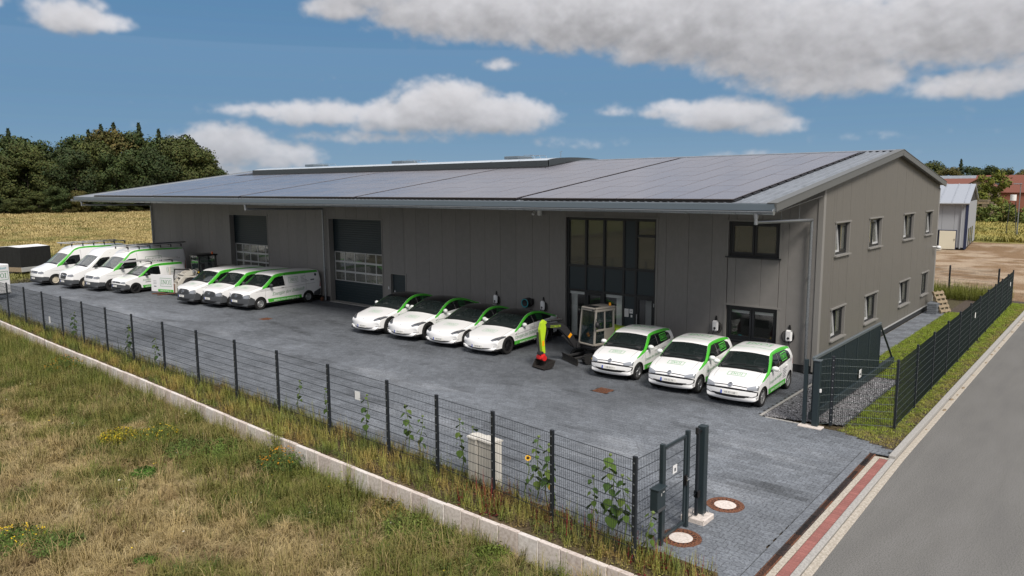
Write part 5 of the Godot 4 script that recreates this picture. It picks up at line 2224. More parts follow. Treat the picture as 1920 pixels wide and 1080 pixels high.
func build_small_cars() -> void:
	var s := {
		"len": 3.54, "hw": 0.82, "fo": 0.585, "wb": 2.42, "wr": 0.3, "height": 1.5, "ww": 0.19, "belt": Vector2(0.86, 1.02), "tumble": Vector2(0.22, 0.35), "rc": 0.075, "bow": Vector3(0.13, 0.03, 0.05),
		"plan_f": Vector2(0.75, 0.09), "plan_r": Vector2(0.6, 0.07),
		"line": [0.1, 0.19, 0.02, 0.25, 0.0, 0.4, 0.02, 0.58, 0.08, 0.68, 0.17, 0.77, 0.36, 0.855, 0.62, 0.925, 0.9, 0.985, 1.0, 1.03, 1.52, 1.41, 1.62, 1.455, 2.0, 1.495, 2.5, 1.5, 2.95, 1.47, 3.25, 1.41, 3.38, 1.33, 3.47, 1.05, 3.53, 0.75, 3.54, 0.4, 3.46, 0.22],
		"top": [
			["headlight", "f", [0.6, 0.46, 0.58, 0.62, 0.645, 0.78, 0.75, 0.86, 0.79, 0.8, 0.735, 0.62, 0.675, 0.47], true],
			["grille_line", "f", [0.64, -0.48, 0.64, 0.48, 0.672, 0.48, 0.672, -0.48]],
			["intake", "f", [0.3, -0.4, 0.3, 0.4, 0.37, 0.55, 0.37, -0.55]],
			["body", "f", [0.36, -0.6, 0.36, 0.6, 0.42, 0.7, 0.535, 0.735, 0.535, -0.735, 0.42, -0.7]],
			["bumper_line", "f", [0.31, -0.6, 0.31, 0.6, 0.4, 0.76, 0.575, 0.79, 0.575, -0.79, 0.4, -0.76]],
			["windscreen", "v", [0.95, -0.88, 0.95, 0.88, 1.52, 0.84, 1.52, -0.84]],
			["cowl", "v", [0.88, -0.84, 0.88, 0.84, 0.95, 0.88, 0.95, -0.88]],
			["green_rail", "v", [0.4, 0.95, 0.62, 0.925, 0.9, 0.88, 1.52, 0.845, 1.7, 0.86, 2.9, 0.87, 3.12, 0.87, 3.2, 1.02, 0.62, 1.02, 0.4, 0.975], true],
			["rear_window", "r", [1.02, -0.5, 1.02, 0.5, 1.33, 0.45, 1.33, -0.45]],
			["tail_lamp", "r", [0.75, 0.56, 0.75, 0.9, 1.15, 0.9, 1.15, 0.62], true],
		],
		"side": [
			["window", [1.24, 0.985, 1.36, 1.08, 1.74, 1.335, 1.96, 1.355, 1.96, 1.0]],
			["window", [2.06, 1.005, 2.06, 1.36, 2.72, 1.345, 2.95, 1.27, 3.02, 1.12, 2.96, 1.075]],
			["window_trim", [1.1, 0.95, 1.36, 1.12, 1.72, 1.36, 2.0, 1.378, 2.76, 1.362, 3.0, 1.27, 3.08, 1.1, 3.0, 1.045, 2.0, 0.975]],
			["green_rail", [0.55, 0.86, 0.95, 0.935, 1.1, 0.95, 1.36, 1.12, 1.72, 1.36, 2.0, 1.378, 2.76, 1.362, 2.9, 1.34, 3.0, 1.7, 0.55, 1.7]],
			["green_stripe", [1.0, 0.27, 2.58, 0.27, 2.6, 0.46, 0.96, 0.46]],
			["tail_lamp", [3.3, 0.8, 3.6, 0.8, 3.6, 1.15, 3.36, 1.15]],
		],
		"cabin": [1.02, 3.2, 0.9], "seats": [1.78, 2.62], "rim": M.alloy, "wheel": "five", "mirror": Vector2(1.27, 1.02), "mirror_mat": M.white, "handles": [Vector2(1.85, 0.86), Vector2(2.62, 0.88)], "handle_mat": M.white, "plate_y": 0.455, "mats": common_mats(),
	}
	var t := vehicle("small_car", "white and green small hatchback nearest the excavator, plate ending in 7", "car", "small white and green hatchbacks", s)
	var b: Body = t.get_meta("body")
	badge(t, b, 0.66, 0.075, false)
	top_mark(t, b, "hood_mark", 0.52, 0.22, 0.54, M.mark_green)
	top_mark(t, b, "roof_mark", 0.66, 0.46, 2.5, M.mark_green)
	gaps(t, b, [[1.02, 0.3, 1.06, 0.93], [2.02, 0.3, 2.0, 1.36], [2.9, 0.62, 3.02, 1.06], [0.75, 0.72, 1.02, 0.88]], [[0.3, 0.6, 0.92, 0.62]])
	var g := G.new()
	var s0 := b.td(2.0)
	letters(g, "Energie der Zukunft", 0.17, true, 0.3, func(k: Vector2) -> Array: return b.top(Vector2(s0 + k.y, k.x / b.umax(s0))), 0.006, 0.62)
	part("roof_script", g, M.ink_pale, t)
	side_text(t, b, "script", "Energie der Zukunft", 0.11, true, 0.35, 1.6, 0.66, 0.06, M.ink, 1.0)
	side_text(t, b, "web_address", "www.inoi-energie.de", 0.13, false, 0.0, 1.82, 0.365, 0.0, M.ink_white)
	side_mark(t, b, "window_mark", 0.46, 0.22, 2.5, 1.2, M.ink_lime, 0.03, 0.016)
	print_lines(t, b, 2.28, 0.82, [0.34, 0.26, 0.34, 0.3, 0.22, 0.32], 0.055, M.ink_dark)
	g = G.new()
	var ra: Array = b.top(Vector2(b.td(3.1), 0.0))
	g.cyl(ra[0], ra[0] + Vector3(0, 0.07, -0.12), 0.025, 0.008)
	part("aerial", g, M.black, t)
	g = G.new()
	var ws: float = b.td(1.02)
	for q in [[-0.5, 0.1], [0.05, 0.55]]:
		var a: Array = b.top(Vector2(ws, q[0]))
		var c: Array = b.top(Vector2(ws + 0.06, q[1]))
		g.cyl(a[0] + a[1] * 0.02, c[0] + c[1] * 0.02, 0.01, -1.0, 5)
	part("wipers", g, M.black, t)
	var pf: Transform3D = t.get_meta("plate_frame")
	t.remove_meta("body")
	t.remove_meta("plate_frame")
	t.scale = Vector3(1.02, 0.975, 1.02)
	place(t, Vector2(-4.44, 4.5), deg_to_rad(3.6), 0.82)
	var t2 := copy_of(t, "middle one of three white and green small hatchbacks, plate ending in 23", "", Vector3.ZERO, 0.0)
	t2.scale = t.scale
	place(t2, Vector2(-2.08, 4.72), deg_to_rad(3.4), 0.82)
	var t3 := copy_of(t, "white and green small hatchback beside the crushed stone bed, plate ending in 16E", "", Vector3.ZERO, 0.0)
	t3.scale = t.scale
	place(t3, Vector2(0.03, 4.9), deg_to_rad(3.0), 0.82)
	for w in t3.get_children():
		if w.has_node("rim"):
			w.get_node("rim").material_override = M.steel_rim
	plate_text(t, pf, "HR·IO 7")
	plate_text(t2, pf, "HR·IO 23")
	plate_text(t3, pf, "HR·IO 16E")

func build_saloons() -> void:
	var s := {
		"len": 4.69, "hw": 0.925, "fo": 0.84, "wb": 2.875, "wr": 0.345, "height": 1.45, "ww": 0.235, "belt": Vector2(0.72, 0.98), "tumble": Vector2(0.3, 0.4), "rc": 0.085, "bow": Vector3(0.2, 0.035, 0.1),
		"plan_f": Vector2(1.1, 0.13), "plan_r": Vector2(0.9, 0.11),
		"line": [0.12, 0.18, 0.02, 0.24, 0.0, 0.4, 0.03, 0.55, 0.13, 0.66, 0.32, 0.745, 0.7, 0.83, 1.1, 0.905, 1.35, 0.96, 1.75, 1.165, 2.2, 1.345, 2.6, 1.425, 3.0, 1.44, 3.4, 1.4, 3.8, 1.29, 4.2, 1.15, 4.5, 1.09, 4.66, 1.03, 4.69, 0.85, 4.68, 0.5, 4.56, 0.28],
		"top": [
			["headlight", "t", [0.13, 0.5, 0.1, 0.6, 0.22, 0.84, 0.6, 0.925, 0.66, 0.9, 0.36, 0.7], true],
			["intake", "f", [0.25, -0.46, 0.25, 0.46, 0.3, 0.56, 0.3, -0.56]],
			["fog_slot", "f", [0.37, 0.62, 0.37, 0.86, 0.395, 0.88, 0.395, 0.62], true],
			["windscreen", "v", [1.36, -0.9, 1.36, 0.9, 2.2, 0.86, 2.2, -0.86]],
			["cowl", "v", [1.3, -0.86, 1.3, 0.86, 1.36, 0.9, 1.36, -0.9]],
			["glass_roof", "v", [2.2, -0.86, 2.2, 0.86, 3.3, 0.84, 4.05, 0.76, 4.05, -0.76, 3.3, -0.84]],
			["green_rail", "v", [1.22, 0.94, 1.36, 0.905, 2.2, 0.865, 3.3, 0.85, 4.05, 0.78, 4.35, 0.82, 4.4, 1.02, 1.2, 1.02], true],
		],
		"side": [
			["window", [1.84, 0.985, 2.28, 1.235, 2.62, 1.305, 2.62, 1.02]],
			["window", [2.69, 1.022, 2.69, 1.31, 3.1, 1.3, 3.5, 1.225, 3.9, 1.1, 3.82, 1.06]],
			["window_trim", [1.66, 0.93, 2.24, 1.255, 2.6, 1.328, 3.1, 1.322, 3.55, 1.235, 3.98, 1.09, 3.86, 1.035, 2.65, 0.995]],
			["green_rail", [1.15, 0.84, 1.5, 0.915, 1.66, 0.93, 2.24, 1.255, 2.6, 1.328, 3.1, 1.322, 3.55, 1.235, 3.85, 1.14, 4.3, 1.04, 4.4, 1.3, 3.0, 1.8, 1.15, 1.8]],
			["green_stripe", [1.24, 0.28, 3.3, 0.28, 3.32, 0.46, 1.2, 0.46]],
			["indicator", [1.26, 0.72, 1.42, 0.755, 1.36, 0.7]],
			["sill", [1.2, 0.1, 3.35, 0.1, 3.35, 0.235, 1.2, 0.235]],
			["tail_lamp", [4.4, 0.85, 4.8, 0.85, 4.8, 0.98, 4.45, 0.98]],
		],
		"cabin": [1.5, 4.0, 0.86], "seats": [2.4, 3.25], "rim": M.black_rim, "wheel": "ten", "mirror": Vector2(1.86, 1.0), "mirror_mat": M.white, "handles": [Vector2(2.5, 0.87), Vector2(3.4, 0.89)], "handle_mat": M.white, "plate_y": 0.37, "plate_x": 0.0, "mats": common_mats(),
	}
	s.mats.headlight = M.lamp_dark
	s.mats.indicator = M.black
	var t := vehicle("electric_car", "low white and green saloon with black roof, parked beside the excavator arm", "car", "white and green cars with black roofs", s)
	var b: Body = t.get_meta("body")
	top_mark(t, b, "hood_mark", 0.6, 0.26, 0.8, M.ink_pale)
	gaps(t, b, [[1.36, 0.3, 1.5, 0.9], [2.65, 0.3, 2.65, 1.3], [3.5, 0.5, 3.85, 1.04], [1.45, 0.72, 4.4, 0.86]], [[0.28, 0.78, 1.3, 0.72]])
	side_text(t, b, "script", "Energie der Zukunft", 0.16, true, 0.35, 2.05, 0.62, 0.03, M.ink, 1.0)
	side_text(t, b, "web_address", "www.inoi-energie.de", 0.13, false, 0.0, 2.3, 0.368, 0.0, M.ink_white, 1.15)
	side_mark(t, b, "window_mark", 0.36, 0.18, 3.12, 1.17, M.ink, -0.03, 0.014)
	print_lines(t, b, 3.0, 0.84, [0.34, 0.22, 0.3, 0.26, 0.2, 0.3], 0.06, M.ink_dark)
	var e: Array = b.top(Vector2(b.fy(0.63), 0.0))
	var g := G.new()
	g.box(e[0] + e[1] * 0.004, Vector3(0.07, 0.02, 0.02), 0.006)
	part("badge", g, M.chrome, t)
	var pf: Transform3D = t.get_meta("plate_frame")
	t.remove_meta("body")
	t.remove_meta("plate_frame")
	place(t, Vector2(-10.43, 4.25), deg_to_rad(4.2), 0.925)
	var t3 := copy_of(t, "low white and green saloon with black roof, second car left of the excavator", "", Vector3.ZERO, 0.0)
	place(t3, Vector2(-12.63, 4.22), deg_to_rad(4.2), 0.925)
	var t2 := copy_of(t, "taller white and green car with black roof and black wheels, second from the side door", "", Vector3.ZERO, 0.0)
	t2.scale = Vector3(1.03, 1.11, 1.02)
	place(t2, Vector2(-14.9, 4.29), deg_to_rad(4.2), 0.925)
	var t1 := copy_of(t, "taller white and green car with black roof and silver wheels, beside the side door", "", Vector3.ZERO, 0.0)
	t1.scale = Vector3(1.03, 1.11, 1.02)
	place(t1, Vector2(-17.24, 4.4), deg_to_rad(4.2), 0.925)
	for w in t1.get_children():
		if w.has_node("rim"):
			w.get_node("rim").material_override = M.alloy
	for q in [[t, "HR·IO 4E"], [t3, "HR·IO 3E"], [t2, "HR·IO 2E"], [t1, "HR·IO 1E"]]:
		plate_text(q[0], pf, q[1])

func build_mid_vans() -> void:
	var s := {
		"len": 5.14, "hw": 0.96, "fo": 0.9, "wb": 3.2, "wr": 0.335, "height": 1.91, "ww": 0.21, "belt": Vector2(1.05, 1.2), "tumble": Vector2(0.1, 0.16), "rc": 0.09, "bow": Vector3(0.16, 0.03, 0.04), "van": true,
		"plan_f": Vector2(0.9, 0.1), "plan_r": Vector2(0.5, 0.05),
		"line": [0.12, 0.2, 0.01, 0.26, 0.0, 0.5, 0.03, 0.75, 0.1, 0.93, 0.22, 1.03, 0.55, 1.12, 0.95, 1.22, 1.08, 1.29, 1.75, 1.77, 1.95, 1.86, 2.4, 1.905, 3.2, 1.91, 4.6, 1.88, 4.95, 1.83, 5.04, 1.7, 5.1, 1.2, 5.14, 0.7, 5.12, 0.4, 5.0, 0.28],
		"top": [
			["headlight", "f", [0.68, 0.53, 0.67, 0.78, 0.76, 0.92, 0.98, 1.02, 0.99, 0.94, 0.9, 0.72, 0.83, 0.53], true],
			["grille_bars", "f", [0.75, -0.46, 0.75, 0.46, 0.765, 0.46, 0.765, -0.46]],
			["grille", "f", [0.62, -0.42, 0.62, 0.42, 0.86, 0.5, 0.89, 0.3, 0.89, -0.3, 0.86, -0.5]],
			["intake", "f", [0.27, -0.45, 0.27, 0.45, 0.38, 0.6, 0.38, -0.6]],
			["bumper", "f", [0.15, -2.0, 0.15, 2.0, 0.7, 2.0, 0.8, 0.8, 0.8, -0.8, 0.7, -2.0]],
			["windscreen", "v", [1.1, -0.88, 1.1, 0.88, 1.76, 0.86, 1.76, -0.86]],
			["cowl", "v", [1.0, -0.86, 1.0, 0.86, 1.1, 0.88, 1.1, -0.88]],
			["green_rail", "v", [1.0, 0.92, 1.1, 0.89, 1.76, 0.865, 2.0, 0.89, 4.85, 0.9, 4.9, 1.02, 0.96, 1.02], true],
		],
		"side": [
			["window", [1.5, 1.22, 1.98, 1.615, 2.2, 1.66, 2.42, 1.665, 2.45, 1.2]],
			["window_trim", [1.27, 1.14, 1.92, 1.64, 2.2, 1.695, 2.47, 1.7, 2.51, 1.16]],
			["green_rail", [0.98, 1.08, 1.27, 1.14, 1.92, 1.64, 2.2, 1.695, 2.47, 1.71, 4.85, 1.7, 4.9, 2.2, 0.9, 2.2]],
			["green_stripe", [1.4, 0.34, 3.62, 0.34, 3.62, 0.54, 1.36, 0.54]],
			["bumper", [-0.2, 0.0, 0.62, 0.0, 0.56, 0.6, 0.34, 0.74, -0.2, 0.74]],
			["bumper", [4.44, 0.0, 5.4, 0.0, 5.4, 0.78, 4.95, 0.74, 4.5, 0.58]],
			["tail_lamp", [4.92, 0.85, 5.3, 0.85, 5.3, 1.35, 4.98, 1.35]],
		],
		"cabin": [1.15, 2.6, 1.05], "seats": [2.15], "rim": M.steel_rim, "wheel": "steel", "mirror": Vector2(1.52, 1.24), "mirror_mat": M.plastic, "mirror_size": 1.25, "handles": [Vector2(2.35, 1.05)], "handle_mat": M.plastic, "plate_y": 0.5, "plate_x": -0.1, "mats": common_mats(),
	}
	var t := vehicle("panel_van", "rightmost white and green panel van with grey bumper, standing by the wall downpipe", "van", "white and green panel vans with grey bumpers", s)
	var b: Body = t.get_meta("body")
	badge(t, b, 0.76, 0.1, true)
	top_mark(t, b, "hood_mark", 0.5, 0.2, 0.62, M.ink_pale)
	gaps(t, b, [[1.2, 0.6, 1.26, 1.12]], [[0.16, 0.62, 1.0, 0.74]])
	side_text(t, b, "script", "Energie der Zukunft", 0.215, true, 0.35, 2.75, 0.82, 0.05, M.ink, 1.0)
	side_text(t, b, "web_address", "www.inoi-energie.de", 0.17, false, 0.0, 2.6, 0.43, 0.0, M.ink_white, 1.05)
	side_mark(t, b, "side_mark", 0.62, 0.3, 3.1, 1.42, M.ink)
	print_lines(t, b, 3.62, 1.56, [0.3, 0.2, 0.26, 0.4, 0.5], 0.075, M.ink_dark)
	print_lines(t, b, 4.28, 1.32, [0.26, 0.26], 0.03, M.ink_dark, 0.03)
	for sg in [1.0, -1.0]:
		var g := G.new()
		for k in 16:
			var a0 := TAU * k / 16.0
			var a1 := TAU * (k + 1) / 16.0
			var c := Vector2(4.66, 1.57)
			var q := []
			for p in [c, c + Vector2(cos(a0), sin(a0)) * 0.08, c + Vector2(cos(a1), sin(a1)) * 0.08]:
				var r: Array = b.side(p, sg)
				q.append([r[0] + r[1] * 0.006, r[1]])
			g.tris(q[0][0], q[1][0], q[2][0], q[0][1], q[1][1], q[2][1])
		part("round_emblem", g, M.ink_dark, t)
		# body creases
		g = G.new()
		ribbon(g, Vector2(0.62, 0.98), Vector2(4.9, 1.12), 0.014, func(k: Vector2) -> Array: return b.side(k, sg), 0.003, 12)
		ribbon(g, Vector2(2.56, 0.6), Vector2(2.56, 1.7), 0.012, func(k: Vector2) -> Array: return b.side(k, sg), 0.003, 6)
		ribbon(g, Vector2(3.95, 0.75), Vector2(3.95, 1.7), 0.012, func(k: Vector2) -> Array: return b.side(k, sg), 0.003, 6)
		part("door_gaps", g, M.seam, t)
	var pf: Transform3D = t.get_meta("plate_frame")
	t.remove_meta("body")
	t.remove_meta("plate_frame")
	place(t, Vector2(-28.0, 4.3), deg_to_rad(3.6), 0.96)
	var t2 := copy_of(t, "middle one of three white and green panel vans with grey bumpers", "", Vector3.ZERO, 0.0)
	place(t2, Vector2(-30.05, 4.75), deg_to_rad(3.6), 0.96)
	var t1 := copy_of(t, "white and green panel van with grey bumper, parked beside the wheel loader", "", Vector3.ZERO, 0.0)
	place(t1, Vector2(-32.2, 5.15), deg_to_rad(3.6), 0.96)
	for q in [[t, "HR·IO 12"], [t2, "HR·IO 11"], [t1, "HR·IO 10"]]:
		plate_text(q[0], pf, q[1])

func big_spec(sprint: bool) -> Dictionary:
	var s := {
		"len": 6.3, "hw": 1.02, "fo": 1.0, "wb": 3.9, "wr": 0.37, "height": 2.62, "ww": 0.23, "belt": Vector2(1.25, 1.4), "tumble": Vector2(0.05, 0.09), "rc": 0.1, "bow": Vector3(0.15, 0.04, 0.03), "van": true,
		"plan_f": Vector2(0.9, 0.1), "plan_r": Vector2(0.4, 0.04),
		"line": [0.12, 0.24, 0.01, 0.3, 0.0, 0.6, 0.03, 0.86, 0.1, 1.04, 0.25, 1.14, 0.6, 1.25, 1.0, 1.38, 1.16, 1.48, 1.92, 2.1, 2.2, 2.38, 2.5, 2.53, 2.9, 2.6, 3.6, 2.62, 5.9, 2.58, 6.15, 2.5, 6.24, 2.2, 6.28, 1.3, 6.3, 0.7, 6.25, 0.4],
		"top": [
			["headlight", "f", [0.84, 0.5, 0.82, 0.84, 0.9, 0.98, 1.06, 1.06, 1.1, 1.0, 1.03, 0.74, 0.98, 0.52], true],
			["grille_bars", "f", [0.9, -0.5, 0.9, 0.5, 0.915, 0.5, 0.915, -0.5]],
			["grille", "f", [0.82, -0.42, 0.82, 0.42, 1.0, 0.5, 1.0, -0.5]],
			["bumper", "f", [0.2, -2.0, 0.2, 2.0, 0.62, 2.0, 0.62, -2.0]],
			["windscreen", "v", [1.2, -0.88, 1.2, 0.88, 1.92, 0.87, 1.92, -0.87]],
			["cowl", "v", [1.1, -0.86, 1.1, 0.86, 1.2, 0.88, 1.2, -0.88]],
			["green_rail", "v", [1.1, 0.93, 1.2, 0.9, 1.92, 0.88, 2.4, 0.91, 6.1, 0.93, 6.1, 1.02, 1.05, 1.02], true],
		],
		"side": [
			["window", [1.66, 1.42, 2.08, 1.86, 2.25, 1.93, 2.66, 1.94, 2.68, 1.4]],
			["window_trim", [1.46, 1.34, 2.04, 1.9, 2.25, 1.97, 2.7, 1.98, 2.73, 1.36]],
			["green_rail", [1.1, 1.24, 1.3, 1.31, 1.46, 1.34, 2.0, 1.9, 2.4, 2.28, 2.75, 2.4, 3.2, 2.43, 6.0, 2.4, 6.1, 2.9, 1.0, 2.9]],
			["bumper", [-0.2, 0.0, 0.64, 0.0, 0.6, 0.6, 0.3, 0.64, -0.2, 0.64]],
			["sill", [1.4, 0.1, 4.5, 0.1, 4.5, 0.42, 1.4, 0.42]],
			["bumper", [5.35, 0.0, 6.5, 0.0, 6.5, 0.55, 5.4, 0.5]],
			["tail_lamp", [6.1, 0.9, 6.5, 0.9, 6.5, 1.6, 6.12, 1.6]],
		],
		"cabin": [1.25, 2.8, 1.25], "seats": [2.35], "rim": M.cream_rim, "wheel": "steel", "mirror": Vector2(1.66, 1.44), "mirror_mat": M.plastic, "mirror_size": 1.35, "handles": [Vector2(2.6, 1.2)], "handle_mat": M.plastic, "plate_y": 0.5, "plate_x": 0.0, "mats": common_mats(),
	}
	s.mats.windscreen = M.pale_glass
	if sprint:
		s.mats.green_rail = M.white
		s.top[2] = ["grille", "f", [0.66, -0.34, 0.66, 0.34, 1.0, 0.44, 1.04, 0.2, 1.04, -0.2, 1.0, -0.44]]
		s.top.insert(0, ["cowl", "t", [0.95, -0.2, 0.95, 0.2, 1.0, 0.2, 1.0, -0.2]])
	return s

func roof_rack(t: Node3D, len0: float, len1: float, fo: float, y: float, hw: float, poles: bool) -> void:
	var g := G.new()
	var n := 6
	for k in n:
		var z := fo - lerpf(len0, len1, float(k) / (n - 1))
		g.cyl(Vector3(-hw, y + 0.12, z), Vector3(hw, y + 0.12, z), 0.025, -1.0, 6)
		for sg in [-1.0, 1.0]:
			g.box(Vector3(sg * hw, y + 0.04, z), Vector3(0.06, 0.18, 0.07), 0.01)
	var o := part("roof_rack", g, M.black, t)
	g = G.new()
	for sg in [-1.0, 1.0]:
		g.cyl(Vector3(sg * hw * 0.86, y + 0.17, fo - len0 + 0.3), Vector3(sg * hw * 0.86, y + 0.17, fo - len1 - 0.15), 0.03, -1.0, 6)
	g.cyl(Vector3(-hw * 0.86, y + 0.17, fo - len0 + 0.3), Vector3(hw * 0.86, y + 0.17, fo - len0 + 0.3), 0.03, -1.0, 6)
	part("rack_rail", g, M.alu, o)
	if poles:
		g = G.new()
		for k in 4:
			g.box(Vector3(hw * 0.2 + 0.12 * k, y + 0.2, fo - (len0 + len1) * 0.5 - 0.8), Vector3(0.09, 0.06, (len1 - len0) * 0.85), 0.01)
		part("ladder", g, M.bumper, o)

func build_big_vans() -> void:
	var t := vehicle("tall_van", "tall white van with green edge and roof rack, beside the black tarpaulin trailer", "van", "tall white vans", big_spec(false))
	var b: Body = t.get_meta("body")
	var pf: Transform3D = t.get_meta("plate_frame")
	badge(t, b, 0.92, 0.09, false)
	side_mark(t, b, "side_mark", 1.1, 0.55, 3.9, 1.75, M.ink, 0.0, 0.02)
	for sg in [1.0, -1.0]:
		var g := G.new()
		for q in [[2.8, 0.5, 2.8, 2.35], [4.3, 0.5, 4.3, 2.35]]:
			ribbon(g, Vector2(q[0], q[1]), Vector2(q[2], q[3]), 0.014, func(k: Vector2) -> Array: return b.side(k, sg), 0.003, 6)
		ribbon(g, Vector2(0.7, 1.0), Vector2(6.1, 1.1), 0.014, func(k: Vector2) -> Array: return b.side(k, sg), 0.003, 10)
		part("door_gaps", g, M.seam, t)
	print_lines(t, b, 3.0, 1.25, [1.4, 0.0, 0.8], 0.09, M.ink_dark, 0.02)
	t.remove_meta("body")
	t.remove_meta("plate_frame")
	place(t, Vector2(-48.81, 7.26), deg_to_rad(4.0), 1.02)
	var t3 := copy_of(t, "tall white van with green edge and dark ladders, behind the small delivery van", "", Vector3.ZERO, 0.0)
	place(t3, Vector2(-42.55, 6.1), deg_to_rad(4.0), 1.02)
	for o in t3.get_children():
		if String(o.name).begins_with("rim"):
			o.material_override = M.black_rim
		if o.has_node("rim"):
			o.get_node("rim").material_override = M.black_rim
	roof_rack(t, 2.3, 6.0, 1.0, 2.62, 0.82, false)
	roof_rack(t3, 2.3, 6.0, 1.0, 2.62, 0.82, true)
	plate_text(t, pf, "HR·IO 20")
	plate_text(t3, pf, "HR·IO 22")
	var t2 := vehicle("tall_van", "tall plain white van without green trim between two vans with roof racks", "van", "tall white vans", big_spec(true))
	b = t2.get_meta("body")
	pf = t2.get_meta("plate_frame")
	badge(t2, b, 0.9, 0.1, true)
	side_mark(t2, b, "side_mark", 1.1, 0.5, 3.9, 1.75, M.ink, 0.0, 0.02)
	var g2 := G.new()
	var e: Array = b.top(Vector2(b.fy(1.0), 0.0))
	for q in [[-0.42, 0.66, -0.5, 1.0], [0.42, 0.66, 0.5, 1.0]]:
		g2.box(Vector3((q[0] + q[2]) * 0.5, 0.84, e[0].z - 0.02), Vector3(0.05, 0.36, 0.05), 0.015, Basis(Vector3(0, 0, 1), -0.2 * signf(q[0])))
	part("grille_frame", g2, M.white, t2)
	t2.remove_meta("body")
	t2.remove_meta("plate_frame")
	place(t2, Vector2(-45.25, 6.67), deg_to_rad(4.0), 1.02)
	plate_text(t2, pf, "HR·IO 21")
	var s := {
		"len": 4.41, "hw": 0.9, "fo": 0.88, "wb": 2.68, "wr": 0.325, "height": 1.82, "ww": 0.21, "belt": Vector2(1.0, 1.12), "tumble": Vector2(0.1, 0.16), "rc": 0.085, "bow": Vector3(0.15, 0.03, 0.03), "van": true,
		"plan_f": Vector2(0.8, 0.09), "plan_r": Vector2(0.4, 0.04),
		"line": [0.12, 0.2, 0.01, 0.26, 0.0, 0.45, 0.03, 0.66, 0.1, 0.8, 0.24, 0.9, 0.6, 1.0, 1.0, 1.09, 1.12, 1.15, 1.75, 1.6, 1.95, 1.71, 2.3, 1.79, 2.9, 1.82, 3.9, 1.8, 4.2, 1.75, 4.29, 1.6, 4.36, 1.1, 4.4, 0.6, 4.3, 0.3],
		"top": [
			["headlight", "f", [0.68, 0.5, 0.67, 0.78, 0.74, 0.88, 0.84, 0.93, 0.86, 0.84, 0.8, 0.6, 0.77, 0.5], true],
			["grille", "f", [0.68, -0.48, 0.68, 0.48, 0.77, 0.48, 0.77, -0.48]],
			["intake", "f", [0.28, -0.5, 0.28, 0.5, 0.4, 0.55, 0.4, -0.55]],
			["bumper", "f", [0.16, -2.0, 0.16, 2.0, 0.6, 2.0, 0.6, -2.0]],
			["windscreen", "v", [1.14, -0.88, 1.14, 0.88, 1.76, 0.86, 1.76, -0.86]],
			["cowl", "v", [1.05, -0.86, 1.05, 0.86, 1.14, 0.88, 1.14, -0.88]],
			["green_rail", "v", [1.05, 0.92, 1.14, 0.89, 1.76, 0.865, 2.0, 0.89, 4.1, 0.9, 4.1, 1.02, 1.0, 1.02], true],
		],
		"side": [
			["window", [1.52, 1.12, 1.95, 1.5, 2.15, 1.55, 2.45, 1.56, 2.47, 1.12]],
			["window_trim", [1.32, 1.05, 1.9, 1.54, 2.15, 1.59, 2.5, 1.6, 2.53, 1.08]],
			["green_rail", [1.0, 0.98, 1.2, 1.03, 1.32, 1.05, 1.9, 1.54, 2.15, 1.6, 2.5, 1.615, 4.1, 1.61, 4.1, 2.0, 1.0, 2.0]],
			["green_stripe", [1.36, 0.3, 3.1, 0.3, 3.1, 0.48, 1.32, 0.48]],
			["bumper", [-0.2, 0.0, 0.55, 0.0, 0.5, 0.55, 0.3, 0.64, -0.2, 0.64]],
			["bumper", [3.95, 0.0, 4.6, 0.0, 4.6, 0.55, 4.0, 0.5]],
			["bumper", [1.5, 0.64, 3.05, 0.7, 3.05, 0.74, 1.5, 0.68]],
		],
		"cabin": [1.2, 2.6, 0.98], "seats": [2.1], "rim": M.black_rim, "wheel": "ten", "mirror": Vector2(1.55, 1.14), "mirror_mat": M.plastic, "mirror_size": 1.1, "handles": [Vector2(2.38, 0.95)], "handle_mat": M.plastic, "plate_y": 0.5, "plate_x": 0.0, "mats": common_mats(),
	}
	s.mats.windscreen = M.pale_glass
	var c := vehicle("delivery_van", "small white and green delivery van with red poles on its roof, beside the wheel loader", "van", "", s)
	b = c.get_meta("body")
	pf = c.get_meta("plate_frame")
	badge(c, b, 0.73, 0.06, false)
	side_mark(c, b, "side_mark", 0.55, 0.27, 3.25, 1.3, M.ink)
	side_text(c, b, "web_address", "www.inoi-energie.de", 0.15, false, 0.0, 2.2, 0.385, 0.0, M.ink_white)
	side_text(c, b, "script", "Energie der Zukunft", 0.15, true, 0.35, 2.1, 0.82, 0.03, M.ink)
	c.remove_meta("body")
	c.remove_meta("plate_frame")
	place(c, Vector2(-40.07, 5.66), deg_to_rad(3.5), 0.9)
	plate_text(c, pf, "HR·IO 15")
	var g := G.new()
	for z in [-1.2, -2.6]:
		g.cyl(Vector3(-0.7, 1.9, z), Vector3(0.7, 1.9, z), 0.03, -1.0, 6)
		for sg in [-1.0, 1.0]:
			g.box(Vector3(sg * 0.68, 1.84, z), Vector3(0.07, 0.14, 0.08), 0.012)
	part("roof_bars", g, M.black, c)
	var pl := thing("pole_bundle", "red and white poles lying on the roof bars of the small delivery van", "poles", "", c.position, c.rotation.y)
	g = G.new()
	g.cyl(Vector3(0.3, 1.97, 0.6), Vector3(0.3, 1.97, -3.2), 0.035, -1.0, 8)
	part("red_pole", g, M.red_paint, pl)
	g = G.new()
	g.cyl(Vector3(0.4, 1.98, 0.7), Vector3(0.4, 1.98, -3.3), 0.035, -1.0, 8)
	g.cyl(Vector3(0.35, 2.04, 0.6), Vector3(0.35, 2.04, -3.2), 0.03, -1.0, 8)
	part("pale_pole", g, M.alu, pl)

# ------------------------------------------------------------------ machines and trailers
func yz(a: Array) -> PackedVector2Array:
	return P2(a)

